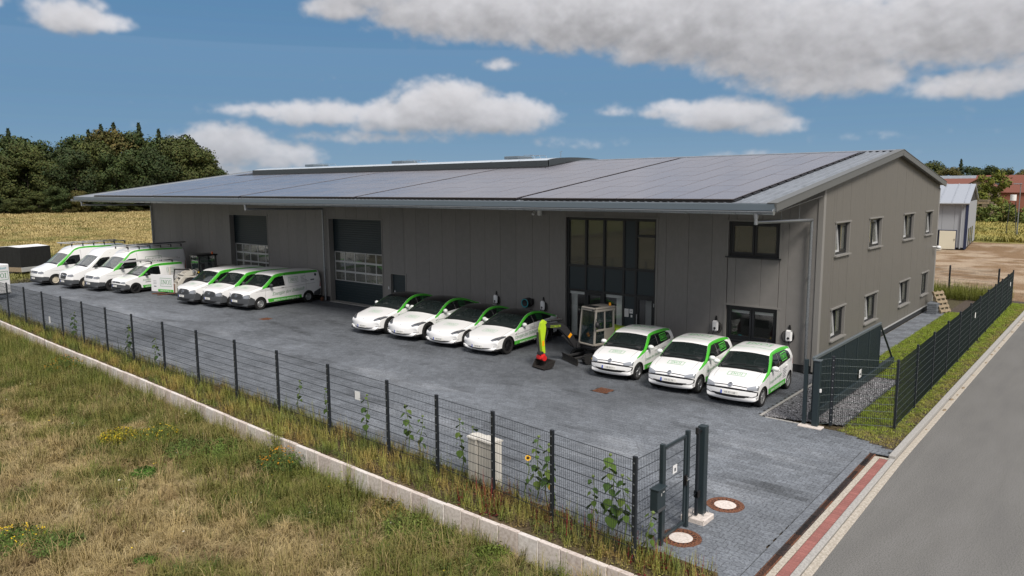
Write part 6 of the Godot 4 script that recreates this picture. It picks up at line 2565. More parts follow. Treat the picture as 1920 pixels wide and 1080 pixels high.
# a plate cut out in the (z, y) plane, thickness along x, centred at x
func plate_zy(g: G, pts: Array, x: float, w: float, turn := Basis(), at := Vector3.ZERO) -> void:
	var t := Transform3D(Basis(Vector3(0, 0, 1), Vector3.UP, Vector3(-1, 0, 0)), Vector3(x, 0, 0))
	g.prism(P2(pts), w, Transform3D(turn, at) * t)

func track(t: Node3D, x: float, turn: Basis) -> void:
	var g := G.new()
	var pts := []
	var r := 0.2
	for k in 13:
		var a := -PI * 0.5 + PI * k / 12.0
		pts.append_array([0.62 + cos(a) * r, 0.22 + sin(a) * r])
	for k in 13:
		var a := PI * 0.5 + PI * k / 12.0
		pts.append_array([-0.62 + cos(a) * r, 0.22 + sin(a) * r])
	plate_zy(g, pts, x, 0.24, turn)
	# tread bars
	for k in 40:
		var s := 4.0 * 0.62 + TAU * r
		var u := s * k / 40.0
		var p := Vector3()
		var a := 0.0
		if u < 1.24:
			p = Vector3(0, 0.22 - r, -0.62 + u)
		elif u < 1.24 + PI * r:
			a = (u - 1.24) / r
			p = Vector3(0, 0.22 - cos(a) * r, 0.62 + sin(a) * r)
		elif u < 2.48 + PI * r:
			p = Vector3(0, 0.22 + r, 0.62 - (u - 1.24 - PI * r))
			a = PI
		else:
			a = PI + (u - 2.48 - PI * r) / r
			p = Vector3(0, 0.22 - cos(a) * r, -0.62 + sin(a) * r)
		g.box(turn * (p + Vector3(x, 0, 0)), Vector3(0.25, 0.03, 0.035), 0.0, turn * Basis(Vector3(1, 0, 0), -a))
	var o := part("track", g, M.tyre, t)
	g = G.new()
	for sg in [-1.0, 1.0]:
		g.box(turn * Vector3(x + sg * 0.122, 0.22, 0), Vector3(0.012, 0.2, 1.25), 0.004, turn)
		for k in 4:
			g.cyl(turn * Vector3(x + sg * 0.12, 0.17, -0.45 + 0.3 * k), turn * Vector3(x + sg * 0.136, 0.17, -0.45 + 0.3 * k), 0.08, -1.0, 12)
	part("track_frame", g, M.machine, o)
	g = G.new()
	g.box(turn * Vector3(x + 0.131, 0.27, 0.44), Vector3(0.008, 0.07, 0.16), 0.0, turn)
	g.box(turn * Vector3(x + 0.131, 0.27, 0.2), Vector3(0.008, 0.08, 0.12), 0.0, turn)
	part("yellow_label", g, M.yellow, o)
	g = G.new()
	g.box(turn * Vector3(x + 0.131, 0.28, -0.1), Vector3(0.008, 0.09, 0.28), 0.0, turn)
	part("white_label", g, M.white_sheet, o)

func build_machines() -> void:
	build_excavator()
	build_loader()
	# box trailer
	var t := thing("box_trailer", "white box trailer with a framed company mark, cut off by the fence corner", "trailer", "", Vector3(-43.7, 0, 11.4), deg_to_rad(20.0))
	# local: +z along the visible face away to the left, -x into the depth
	var g := G.new()
	g.box(Vector3(-0.78, 1.25, 1.6), Vector3(1.55, 1.75, 3.2), 0.04)
	part("body", g, M.white_sheet, t)
	g = G.new()
	mark(g, 1.0, 0.5, func(k: Vector2) -> Array: return [Vector3(0.0, 1.45 + k.y, 0.62 - k.x), Vector3(1, 0, 0)], 0.02)
	part("company_mark", g, M.ink, t)
	g = G.new()
	letters(g, "Energie der Zukunft", 0.14, true, 0.3, func(k: Vector2) -> Array: return [Vector3(0.0, 1.9 + k.y, 0.9 - k.x), Vector3(1, 0, 0)], 0.006, 1.0)
	part("script", g, M.teal, t)
	g = G.new()
	g.box(Vector3(-0.78, 0.34, 1.6), Vector3(1.4, 0.1, 3.1))
	part("chassis", g, M.plastic, t)
	for sg in [0.0, -1.56]:
		var w := wheel(0.3, 0.18, M.steel_rim, "steel")
		t.add_child(w, true)
		w.position = Vector3(sg, 0.3, 1.5)
		w.rotation.y = 0.0 if sg > -1.0 else PI
	g = G.new()
	g.box(Vector3(-0.78, 0.4, -0.02), Vector3(1.5, 0.14, 0.05), 0.01)
	part("tail_bar", g, M.alu, t)
	# tarpaulin trailer
	t = thing("tarpaulin_trailer", "trailer with black tarpaulin hood and grey drop sides, on the grass beside the vans", "trailer", "", Vector3(-56.0, 0, 7.1), deg_to_rad(20.0))
	g = G.new()
	g.prism(P2([-2.6, 0.72, 0.0, 0.72, -0.04, 2.2, -1.3, 2.28, -2.56, 2.2]), 2.5, Transform3D(Basis(), Vector3(0, 0, -1.25)))
	var tp := part("tarpaulin", g, M.tarp, t)
	g = G.new()
	for k in 5:
		g.box(Vector3(0.005 - 0.012, 1.45, -0.12 - 0.55 * k), Vector3(0.02, 1.45, 0.05), 0.008, Basis(Vector3(0, 0, 1), 0.027))
	for k in 4:
		g.box(Vector3(-0.3 - 0.6 * k, 1.45, 0.004), Vector3(0.05, 1.45, 0.02), 0.008)
	part("folds", g, M.tarp, tp).set_meta("kind", "stuff")
	g = G.new()
	g.prism(P2([-2.5, 2.225, -0.1, 2.225, -1.3, 2.32]), 2.4, Transform3D(Basis(), Vector3(0, 0, -1.25)))
	part("roof_cover", g, M.white_sheet, t)
	for q in [[Vector3(0.0, 0.55, -1.25), Vector3(0.05, 0.34, 2.54)], [Vector3(-1.3, 0.55, 0.02), Vector3(2.6, 0.34, 0.05)], [Vector3(-1.3, 0.55, -2.52), Vector3(2.6, 0.34, 0.05)]]:
		g = G.new()
		g.box(q[0], q[1], 0.008)
		part("drop_side", g, M.alu if q[0].z < 0.0 else M.wood, t)
	g = G.new()
	g.box(Vector3(-1.3, 0.34, -1.25), Vector3(2.4, 0.1, 2.4))
	g.box(Vector3(-1.0, 0.3, 0.4), Vector3(0.1, 0.1, 0.9))
	part("chassis", g, M.plastic, t)
	for z in [-0.9, -1.6]:
		for sg in [-0.1, -2.5]:
			var w := wheel(0.3, 0.18, M.steel_rim, "steel")
			t.add_child(w, true)
			w.position = Vector3(sg, 0.3, z)
			w.rotation.y = 0.0 if sg > -1.0 else PI

func build_excavator() -> void:
	var t := thing("mini_excavator", "small excavator with pale cab, lime stick and red tilt bucket beside the entrance", "excavator", "", Vector3(-7.16, 0, 2.98), deg_to_rad(-13.0))
	t.scale = Vector3(0.93, 0.885, 0.93)
	var u := Basis(Vector3.UP, deg_to_rad(-15.0))
	track(t, 0.52, u)
	track(t, -0.52, u)
	var g := G.new()
	g.box(u * Vector3(0, 0.33, 0), Vector3(0.8, 0.22, 0.7), 0.03, u)
	g.cyl(Vector3(0, 0.42, 0), Vector3(0, 0.6, 0), 0.34, -1.0, 20)
	for sg in [-0.3, 0.3]:
		g.box(u * Vector3(sg, 0.28, 0.72), Vector3(0.09, 0.09, 0.9), 0.01, u * Basis(Vector3(1, 0, 0), 0.1))
	part("chassis", g, M.machine, t)
	g = G.new()
	var pts := []
	for k in 7:
		var a := -0.5 + 1.1 * k / 6.0
		pts.append_array([1.12 + 0.25 * (1.0 - cos(a)), 0.03 + 0.29 * k / 6.0])
	for k in range(6, -1, -1):
		var a := -0.5 + 1.1 * k / 6.0
		pts.append_array([1.155 + 0.25 * (1.0 - cos(a)), 0.03 + 0.29 * k / 6.0])
	plate_zy(g, pts, 0.0, 1.38, u)
	part("dozer_blade", g, M.bucket, t)
	# upper structure
	g = G.new()
	g.box(Vector3(0.02, 0.68, -0.1), Vector3(1.28, 0.2, 1.35), 0.05)
	g.box(Vector3(-0.38, 0.72, 0.62), Vector3(0.3, 0.26, 0.3), 0.03)
	part("slew_deck", g, M.machine, t)
	g = G.new()
	g.prism(P2([-0.66, 0.66, 0.66, 0.66, 0.7, 1.22, 0.6, 1.4, -0.6, 1.4, -0.7, 1.22]), 0.66, Transform3D(Basis(), Vector3(0.0, 0.0, -0.88)))
	var hood := part("engine_cover", g, M.lime, t)
	g = G.new()
	for k in 6:
		g.box(Vector3(0.69, 0.82 + 0.07 * k, -0.88), Vector3(0.03, 0.035, 0.44), 0.005)
		g.box(Vector3(-0.05, 0.9 + 0.07 * k, -1.212), Vector3(0.7, 0.03, 0.01))
	part("vent_slots", g, M.lime_dark, hood)
	g = G.new()
	g.box(Vector3(0.35, 0.7, -0.62), Vector3(0.6, 0.12, 0.5), 0.03)
	part("side_skirt", g, M.lime, t)
	# cab on the left
	var x0 := -0.3
	var x1 := 0.56
	var z0 := -0.46
	var z1 := 0.62
	var y0 := 0.8
	var y1 := 2.3
	g = G.new()
	for q in [[x0, z1 - 0.02, 0.08], [x1, z1 - 0.02, 0.08], [x0, z0, 0.07], [x1, z0, 0.08], [x1, 0.02, 0.06]]:
		var fwd: float = -0.12 if q[1] > 0.3 else 0.0
		var p := Vector3(q[0], y0, q[1])
		var e := Vector3(lerpf(q[0], (x0 + x1) * 0.5, 0.08), y1, q[1] + fwd)
		var d := e - p
		var bs := Basis.looking_at(d.normalized(), Vector3(0, 0, 1)) * Basis(Vector3(1, 0, 0), PI * 0.5)
		g.box((p + e) * 0.5, Vector3(q[2], d.length(), q[2]), 0.015, bs)
	g.box(Vector3((x0 + x1) * 0.5, y0 + 0.02, z1), Vector3(x1 - x0, 0.07, 0.07), 0.015)
	g.box(Vector3(x1, y0 + 0.03, 0.04), Vector3(0.06, 0.1, 1.1), 0.015)
	g.box(Vector3(x1 - 0.005, 1.42, 0.04), Vector3(0.05, 0.09, 1.1), 0.015)
	g.box(Vector3(x1 - 0.01, 1.1, -0.22), Vector3(0.05, 0.62, 0.44), 0.015)
	g.box(Vector3(x1 - 0.03, 2.24, 0.0), Vector3(0.07, 0.09, 1.08), 0.015)
	g.box(Vector3((x0 + x1) * 0.5, 1.1, z0), Vector3(x1 - x0, 0.62, 0.05), 0.015)
	g.box(Vector3((x0 + x1) * 0.5, 2.25, z1 - 0.13), Vector3(x1 - x0 - 0.06, 0.07, 0.06), 0.015)
	var cab := part("cab_frame", g, M.beige, t)
	g = G.new()
	g.box(Vector3((x0 + x1) * 0.5, 2.33, -0.03), Vector3(x1 - x0 - 0.02, 0.09, 1.16), 0.04)
	var roof := part("cab_roof", g, M.beige, t)
	g = G.new()
	g.box(Vector3((x0 + x1) * 0.5, 2.38, 0.3), Vector3(0.6, 0.014, 0.36), 0.005)
	part("roof_window", g, M.gloss, roof)
	g = G.new()
	g.cyl(Vector3(0.45, 2.37, -0.35), Vector3(0.45, 2.4, -0.35), 0.06, -1.0, 14)
	part("beacon_base", g, M.machine, roof)
	g = G.new()
	g.cyl(Vector3(0.45, 2.4, -0.35), Vector3(0.45, 2.52, -0.35), 0.05, 0.042, 14)
	part("beacon", g, M.amber, roof)
	for q in [[Vector3((x0 + x1) * 0.5, 1.55, z1 - 0.05), Vector3(x1 - x0 - 0.1, 1.36, 0.012), Basis(Vector3(1, 0, 0), -0.08)], [Vector3(x1 - 0.04, 1.82, 0.3), Vector3(0.012, 0.74, 0.5), Basis(Vector3(0, 0, 1), 0.03)], [Vector3(x1 - 0.04, 1.82, -0.22), Vector3(0.012, 0.74, 0.4), Basis(Vector3(0, 0, 1), 0.03)], [Vector3(x1 - 0.02, 1.12, 0.3), Vector3(0.012, 0.52, 0.5), Basis()], [Vector3((x0 + x1) * 0.5, 1.82, z0 + 0.02), Vector3(x1 - x0 - 0.1, 0.76, 0.012), Basis()], [Vector3(x0 + 0.03, 1.6, 0.04), Vector3(0.012, 1.3, 1.0), Basis()]]:
		g = G.new()
		g.box(q[0], q[1], 0.0, q[2])
		part("pane", g, M.pane_cab, cab)
	g = G.new()
	g.box(Vector3(0.15, 1.05, -0.2), Vector3(0.46, 0.14, 0.46), 0.05)
	g.box(Vector3(0.15, 1.38, -0.4), Vector3(0.44, 0.62, 0.12), 0.05)
	g.box(Vector3(0.15, 0.92, -0.2), Vector3(0.4, 0.2, 0.4), 0.02)
	for sg in [-0.16, 0.46]:
		g.box(Vector3(sg, 1.15, 0.06), Vector3(0.13, 0.16, 0.5), 0.03)
		g.cyl(Vector3(sg, 1.2, 0.2), Vector3(sg, 1.45, 0.24), 0.025, 0.03, 8)
	part("operator_seat", g, M.seat, cab)
	g = G.new()
	g.ball(Vector3(0.74, 1.72, 0.62), Vector3(0.1, 0.14, 0.06), 12)
	g.cyl(Vector3(0.62, 1.95, 0.56), Vector3(0.74, 1.8, 0.6), 0.012)
	g.ball(Vector3(-0.36, 2.2, 0.56), Vector3(0.05, 0.06, 0.04), 10)
	g.ball(Vector3(0.5, 2.3, 0.62), Vector3(0.05, 0.045, 0.05), 10)
	part("mirror", g, M.machine, t)
	g = G.new()
	g.box(Vector3(x1 + 0.02, 1.28, 0.48), Vector3(0.03, 0.14, 0.06), 0.01)
	part("door_handle", g, M.black, cab)
	g = G.new()
	g.box(Vector3(0.665, 0.7, 0.3), Vector3(0.012, 0.1, 0.1))
	part("white_label", g, M.white_sheet, t)
	g = G.new()
	g.box(Vector3(0.665, 0.72, -0.12), Vector3(0.012, 0.08, 0.09))
	g.box(Vector3(0.665, 0.68, -0.48), Vector3(0.012, 0.1, 0.09))
	part("yellow_label", g, M.yellow, t)
	# boom, stick, bucket
	var bx := -0.4
	g = G.new()
	plate_zy(g, [0.62, 0.66, 0.86, 0.62, 1.3, 1.2, 1.62, 1.52, 2.32, 1.66, 2.36, 1.82, 1.55, 1.76, 1.28, 1.6, 0.92, 1.16], bx, 0.17)
	var boom := part("boom", g, M.machine, t)
	g = G.new()
	letters(g, "ZOOMLION", 0.13, false, 0.0, func(k: Vector2) -> Array: return [Vector3(bx + 0.086, 1.66 + k.y + 0.06 * -k.x, 1.86 - k.x), Vector3(1, 0, 0)], 0.004, 0.75)
	part("lettering", g, M.lime, boom)
	g = G.new()
	g.box(Vector3(bx + 0.09, 1.17, 1.1), Vector3(0.01, 0.2, 0.12), 0.0, Basis(Vector3(1, 0, 0), -0.8))
	part("orange_reflector", g, M.amber, boom)
	g = G.new()
	g.cyl(Vector3(bx, 0.72, 0.95), Vector3(bx, 1.2, 1.42), 0.055, -1.0, 10)
	g.cyl(Vector3(bx, 1.9, 1.5), Vector3(bx, 1.92, 2.05), 0.05, -1.0, 10)
	g.path([Vector3(bx - 0.05, 1.2, 0.98), Vector3(bx - 0.05, 1.7, 1.4), Vector3(bx - 0.05, 1.86, 1.7), Vector3(bx - 0.05, 1.88, 2.2)], 0.02, 6)
	part("boom_cylinder", g, M.machine, boom)
	g = G.new()
	g.cyl(Vector3(bx, 1.92, 2.05), Vector3(bx, 1.96, 2.38), 0.026, -1.0, 10)
	part("piston_rod", g, M.chrome, boom)
	g = G.new()
	plate_zy(g, [2.3, 1.9, 2.42, 1.98, 2.55, 1.86, 2.62, 1.6, 2.58, 1.2, 2.5, 0.62, 2.36, 0.6, 2.4, 1.15, 2.34, 1.5], bx, 0.14)
	var stick := part("stick", g, M.lime, t)
	g = G.new()
	g.box(Vector3(bx + 0.072, 1.02, 2.47), Vector3(0.01, 0.22, 0.1))
	part("orange_reflector", g, M.amber, stick)
	g = G.new()
	g.cyl(Vector3(bx, 1.5, 2.7), Vector3(bx, 1.0, 2.68), 0.045, -1.0, 10)
	g.cyl(Vector3(bx, 1.0, 2.68), Vector3(bx, 0.68, 2.62), 0.024, -1.0, 8)
	g.path([Vector3(bx + 0.03, 1.72, 2.28), Vector3(bx + 0.03, 1.5, 2.2), Vector3(bx + 0.03, 1.2, 2.3), Vector3(bx + 0.03, 0.9, 2.36)], 0.018, 6)
	g.box(Vector3(bx, 0.62, 2.56), Vector3(0.2, 0.12, 0.2), 0.02)
	part("bucket_cylinder", g, M.machine, stick)
	g = G.new()
	g.box(Vector3(bx, 0.46, 2.5), Vector3(0.24, 0.24, 0.3), 0.05)
	g.cyl(Vector3(bx - 0.2, 0.42, 2.5), Vector3(bx + 0.2, 0.42, 2.5), 0.11, -1.0, 16)
	part("tilt_unit", g, M.red_paint, t)
	g = G.new()
	var bp := [2.2, 0.34, 2.28, 0.12, 2.46, 0.03, 2.78, 0.04, 2.8, 0.065, 2.48, 0.065, 2.33, 0.15, 2.27, 0.34]
	plate_zy(g, bp, bx + 0.12, 0.72)
	for sx in [-0.24, 0.48]:
		plate_zy(g, [2.2, 0.34, 2.28, 0.12, 2.46, 0.03, 2.78, 0.04, 2.62, 0.34], bx + sx, 0.025)
	part("bucket", g, M.bucket, t)

func build_loader() -> void:
	var t := thing("wheel_loader", "pale wheel loader with black cab and orange beacon, parked by the left roller door", "loader", "", Vector3(-37.25, 0, 2.75), deg_to_rad(-3.0))
	for q in [[0.68, 0.95], [-0.68, 0.95], [0.68, -0.95], [-0.68, -0.95]]:
		var w := wheel(0.54, 0.34, M.beige, "steel")
		t.add_child(w, true)
		w.position = Vector3(q[0], 0.54, q[1])
		if q[0] < 0.0:
			w.rotation.y = PI
	for q in [[0.95, 1.0], [-0.95, 1.0]]:
		pass
	var g := G.new()
	plate_zy(g, [0.2, 0.45, 1.3, 0.45, 1.5, 0.8, 1.2, 1.25, 0.5, 1.3, 0.2, 1.0], 0.0, 0.7)
	g.box(Vector3(0, 0.55, -0.6), Vector3(0.8, 0.4, 1.9), 0.05)
	part("chassis", g, M.loader_white, t)
	g = G.new()
	for sg in [-0.33, 0.33]:
		plate_zy(g, [0.42, 1.4, 0.6, 1.52, 1.1, 1.36, 1.62, 0.8, 1.82, 0.34, 1.68, 0.3, 1.42, 0.7, 1.0, 1.14, 0.5, 1.22], sg, 0.12)
	g.cyl(Vector3(-0.4, 1.25, 1.25), Vector3(0.4, 1.25, 1.25), 0.07, -1.0, 10)
	part("lift_arms", g, M.loader_white, t)
	g = G.new()
	g.cyl(Vector3(0.0, 0.8, 0.8), Vector3(0.0, 1.05, 1.5), 0.05, -1.0, 8)
	g.cyl(Vector3(0.0, 1.5, 0.75), Vector3(0.0, 1.6, 1.7), 0.045, -1.0, 8)
	g.path([Vector3(0.1, 1.6, 1.7), Vector3(0.1, 0.7, 1.84)], 0.04, 6)
	part("cylinders", g, M.machine, t)
	g = G.new()
	g.box(Vector3(0, 0.5, 1.86), Vector3(1.2, 0.6, 0.08), 0.015)
	g.box(Vector3(-0.25, 1.25, 1.86), Vector3(0.12, 1.0, 0.1), 0.02)
	part("fork_carriage", g, M.loader_white, t)
	g = G.new()
	for sg in [-0.4, 0.4]:
		g.box(Vector3(sg, 0.17, 2.4), Vector3(0.1, 0.05, 1.1), 0.01)
		g.box(Vector3(sg, 0.45, 1.92), Vector3(0.1, 0.6, 0.05), 0.01)
	part("forks", g, M.rust, t)
	g = G.new()
	for q in [[-0.52, 0.35], [0.52, 0.35], [-0.52, -0.75], [0.52, -0.75]]:
		g.box(Vector3(q[0], 1.72, q[1]), Vector3(0.08, 1.3, 0.08), 0.015)
	g.box(Vector3(0, 2.38, -0.2), Vector3(1.24, 0.1, 1.36), 0.04)
	g.box(Vector3(0, 1.1, -0.2), Vector3(1.12, 0.2, 1.2), 0.03)
	var cab := part("cab_frame", g, M.black, t)
	for q in [[Vector3(0, 1.78, 0.37), Vector3(0.98, 1.12, 0.012)], [Vector3(0.53, 1.78, -0.2), Vector3(0.012, 1.12, 1.04)], [Vector3(-0.53, 1.78, -0.2), Vector3(0.012, 1.12, 1.04)], [Vector3(0, 1.78, -0.78), Vector3(0.98, 1.12, 0.012)]]:
		g = G.new()
		g.box(q[0], q[1])
		part("pane", g, M.pane_cab, cab)
	g = G.new()
	g.box(Vector3(0, 1.3, -0.4), Vector3(0.5, 0.14, 0.5), 0.05)
	g.box(Vector3(0, 1.65, -0.62), Vector3(0.48, 0.7, 0.12), 0.05)
	g.cyl(Vector3(0, 1.2, 0.2), Vector3(0, 1.5, 0.05), 0.03)
	part("operator_seat", g, M.seat, cab)
	g = G.new()
	g.cyl(Vector3(0.4, 2.43, -0.6), Vector3(0.4, 2.58, -0.6), 0.055, 0.045, 12)
	part("beacon", g, M.beacon_red, t)
	g = G.new()
	g.box(Vector3(0, 1.25, -1.45), Vector3(1.1, 0.75, 1.3), 0.1)
	part("engine_cover", g, M.loader_white, t)
	g = G.new()
	for sg in [-0.5, 0.5]:
		g.cyl(Vector3(sg, 1.42, 0.62), Vector3(sg, 1.42, 0.74), 0.09, 0.1, 14)
		g.box(Vector3(sg, 1.2, 0.6), Vector3(0.06, 0.4, 0.06))
	part("headlight", g, M.lamp, t)
	g = G.new()
	for sg in [-0.55, 0.55]:
		g.box(Vector3(sg, 1.35, 0.42), Vector3(0.05, 0.1, 0.06))
	g.box(Vector3(0.62, 1.0, 0.1), Vector3(0.05, 0.24, 0.1), 0.01)
	part("yellow_lamp", g, M.yellow, t)
	g = G.new()
	g.box(Vector3(0.95, 1.75, 0.3), Vector3(0.05, 0.35, 0.22), 0.03)
	g.cyl(Vector3(0.55, 2.1, 0.38), Vector3(0.95, 1.95, 0.35), 0.015)
	part("mirror", g, M.black, t)
	for sg in [-0.68, 0.68]:
		g = G.new()
		g.box(Vector3(sg, 1.13, 0.95), Vector3(0.36, 0.03, 0.7), 0.01)
		g.box(Vector3(sg, 1.0, 0.56), Vector3(0.36, 0.28, 0.03), 0.01, Basis(Vector3(1, 0, 0), 0.4))
		part("mudguard", g, M.loader_white, t)
	# the board on its forks
	var b := thing("company_board", "white company board with framed mark and green strip, standing on the loader forks", "sign", "", Vector3(-37.85, 0.2, 4.98), deg_to_rad(17.0))
	g = G.new()
	g.box(Vector3(0, 0.55, 0), Vector3(1.86, 1.06, 0.04), 0.006)
	part("board", g, M.white_sheet, b)
	g = G.new()
	mark(g, 0.95, 0.5, func(k: Vector2) -> Array: return [Vector3(0.33 + k.x, 0.62 + k.y, 0.02), Vector3(0, 0, 1)], 0.018)
	part("company_mark", g, M.ink, b)
	g = G.new()
	g.box(Vector3(0.27, 0.1, 0.022), Vector3(1.28, 0.15, 0.006))
	part("green_strip", g, M.green, b)
	g = G.new()
	letters(g, "www.inoi-energie.de", 0.1, false, 0.0, func(k: Vector2) -> Array: return [Vector3(0.27 + k.x, 0.1 + k.y, 0.025), Vector3(0, 0, 1)], 0.006, 0.95)
	part("web_address", g, M.ink_white, b)
	g = G.new()
	g.box(Vector3(-0.6, 0.34, 0.022), Vector3(0.2, 0.05, 0.006))
	for k in 3:
		g.box(Vector3(-0.6, 0.5 + 0.09 * k, 0.022), Vector3(0.26, 0.015, 0.006))
	part("small_print", g, M.ink_dark, b).set_meta("kind", "stuff")

# ------------------------------------------------------------------ small things on the hall
func build_small_things() -> void:
	var q := [[-14.7, 1.3, "charging box on the wall behind the second black-roofed saloon"], [-11.91, 1.27, "charging box on the wall between hose reel and entrance"], [-3.71, 1.3, "charging box on the wall left of the lower office window"], [-0.95, 1.26, "charging box on the wall between office window and downpipe"]]
	for k in 4:
		var t := thing("charging_box", "white " + q[k][2], "charger", "wall chargers on the front wall", Vector3(q[k][0], q[k][1], 0.0))
		var g := G.new()
		g.ball(Vector3(0.04, -0.02, 0.03), Vector3(0.135, 0.21, 0.03), 18)
		g.prism(P2([-0.05, 0.2, 0.05, 0.2, 0.02, 0.38, -0.02, 0.38]), 0.03, Transform3D(Basis(), Vector3(0.0, 0, 0.03)))
		part("back_plate", g, M.black, t)
		g = G.new()
		g.box(Vector3(0, 0.0, 0.1), Vector3(0.24, 0.42, 0.1), 0.045)
		part("case", g, M.white, t)
		g = G.new()
		g.cyl(Vector3(0, -0.08, 0.148), Vector3(0, -0.08, 0.16), 0.045, -1.0, 16)
		part("socket", g, M.black, t)
		g = G.new()
		var sx := 0.1 if k != 3 else -0.14
		var pts := []
		for i in 15:
			var a := TAU * i / 14.0
			pts.append(Vector3(sx + sin(a) * 0.13, -0.05 + cos(a) * 0.2, 0.04))
		g.path(pts, 0.013, 6)
		var hang := [[Vector3(0, -0.1, 0.15), Vector3(-0.05, -0.4, 0.25), Vector3(-0.1, -0.8, 0.5)], [Vector3(0, -0.1, 0.15), Vector3(-0.15, -0.35, 0.12), Vector3(-0.25, -0.95, 0.3)], [Vector3(0, -0.1, 0.15), Vector3(-0.1, -0.5, 0.25), Vector3(-0.2, -0.6, 0.7)], [Vector3(0, -0.1, 0.15), Vector3(0.02, -0.3, 0.1), Vector3(0.05, -0.48, 0.08)]]
		g.path(hang[k], 0.013, 6)
		part("cable", g, M.black, t)
	var r := thing("hose_reel", "black round cable reel with a turquoise ring on the front wall", "hose reel", "", Vector3(-12.75, 1.33, 0.0))
	var fr := Transform3D(Basis(), Vector3(0, 0, 0.0))
	var g := G.new()
	g.lathe([Vector2(0.22, 0.0), Vector2(0.22, 0.3), Vector2(0.17, 0.32), Vector2(0.0, 0.3)], fr, 28)
	g.box(Vector3(0.22, 0.05, 0.12), Vector3(0.14, 0.3, 0.22), 0.03)
	part("drum", g, M.black, r)
	g = G.new()
	g.lathe([Vector2(0.19, 0.315), Vector2(0.195, 0.335), Vector2(0.165, 0.335), Vector2(0.16, 0.315)], fr, 28)
	part("ring", g, M.teal, r)
	g = G.new()
	g.path([Vector3(0.0, -0.2, 0.2), Vector3(0.02, -0.45, 0.15), Vector3(-0.05, -0.7, 0.3)], 0.014, 6)
	part("cable", g, M.black, r)
	var c := thing("wall_lamp", "white lamp and camera under the eave left of the entrance", "camera", "", Vector3(-12.15, 5.42, 0.02))
	g = G.new()
	g.box(Vector3(0.1, 0.0, 0.1), Vector3(0.2, 0.3, 0.14), 0.03)
	part("lamp_case", g, M.white_sheet, c)
	g = G.new()
	g.cyl(Vector3(-0.16, 0.06, 0.0), Vector3(-0.16, 0.0, 0.16), 0.05, -1.0, 10)
	g.cyl(Vector3(-0.16, 0.0, 0.16), Vector3(-0.14, -0.1, 0.28), 0.06, -1.0, 10)
	part("camera_body", g, M.white_sheet, c)
	var gc := thing("gable_camera", "small white camera on the rear corner of the gable wall", "camera", "", Vector3(0.0, 3.3, -17.9))
	g = G.new()
	g.cyl(Vector3(0.0, 0.0, 0.0), Vector3(0.2, 0.0, 0.0), 0.04, -1.0, 8)
	g.ball(Vector3(0.26, -0.02, 0.0), Vector3(0.13, 0.1, 0.1), 10)
	part("camera_body", g, M.white_sheet, gc)
	var n := thing("entrance_notices", "white paper notices and bell panel beside the entrance door", "notice", "", Vector3(-7.58, 1.36, -0.11))
	for k in [[-0.12, 0.0, 0.2, 0.34], [0.1, 0.08, 0.16, 0.18], [0.12, -0.12, 0.08, 0.1]]:
		g = G.new()
		g.box(Vector3(k[0], k[1], 0.0), Vector3(k[2], k[3], 0.012), 0.002)
		part("sheet", g, M.paper, n)
	g = G.new()
	for k in 5:
		g.box(Vector3(-0.12, 0.1 - 0.05 * k, 0.0075), Vector3(0.14, 0.008, 0.002))
	g.box(Vector3(0.1, 0.08, 0.0075), Vector3(0.05, 0.05, 0.002))
	part("print", g, M.seam, n).set_meta("kind", "stuff")
	var ds := G.new()
	ds.box(Vector3(-22.36, 1.2, 0.03), Vector3(0.08, 0.14, 0.04), 0.008)
	tag(part("key_box", ds, M.white_sheet, self), "tiny white box on the wall beside the grey side door", "key box")
	var th := G.new()
	th.box(Vector3(-28.0, 0.12, 0.3), Vector3(0.14, 0.22, 0.14), 0.02)
	tag(part("post_stub", th, M.rust, self), "short reddish stub at the foot of the downpipe by the roller door", "bollard")
	# things on the desk behind the window
	for k in [[-2.95, 0.15, 0.2, M.teal, "turquoise box behind the lower office window", "box"], [-1.78, 0.2, 0.07, M.yellow, "yellow bottle behind the lower office window", "bottle"], [-1.5, 0.26, 0.1, M.white_sheet, "pale canister behind the lower office window", "canister"]]:
		g = G.new()
		g.cyl(Vector3(k[0], 0.825, -0.42), Vector3(k[0], 0.825 + k[1] * 0.7, -0.42), k[2] * 0.5, -1.0, 12)
		g.cyl(Vector3(k[0], 0.825 + k[1] * 0.7, -0.42), Vector3(k[0], 0.825 + k[1], -0.42), k[2] * 0.5, k[2] * 0.3, 12)
		tag(part("desk_" + String(k[5]), g, k[3], self), k[4], k[5])
	# pallet and slab stack at the far end of the gable
	var p := thing("pallet", "wooden pallet leaning on a stack of grey slabs by the gable", "pallet", "", Vector3(0.95, 0.0, -17.0), 0.5)
	p.rotation = Vector3(-0.45, 1.2, 0.0)
	for k in 5:
		g = G.new()
		g.box(Vector3(0, 0.12 + 0.24 * k, 0.06), Vector3(0.85, 0.14, 0.025), 0.004)
		part("plank", g, M.wood, p)
	for k in 3:
		g = G.new()
		g.box(Vector3(-0.36 + 0.36 * k, 0.6, 0.0), Vector3(0.1, 1.2, 0.09), 0.004)
		part("bearer", g, M.wood, p)
	for k in 3:
		var s := G.new()
		for j in 5:
			s.box(Vector3(0.45 + 0.02 * (j % 2), 0.06 + 0.11 * j, -16.4 - 0.46 * k), Vector3(0.44, 0.1, 0.42), 0.01, Basis(Vector3.UP, 0.03 * (j % 3)))
		if k < 2:
			tag(part("slab_stack", s, M.paver[1 + k], self), ["nearer stack of grey slabs against the end of the gable", "farther stack of grey slabs against the end of the gable"][k], "slabs", "stacks of slabs by the gable")

# ------------------------------------------------------------------ far surroundings and trees
const NTH := ["first", "second", "third", "fourth", "fifth", "sixth", "seventh", "eighth", "ninth", "tenth", "eleventh", "twelfth", "thirteenth", "fourteenth", "fifteenth", "sixteenth"]

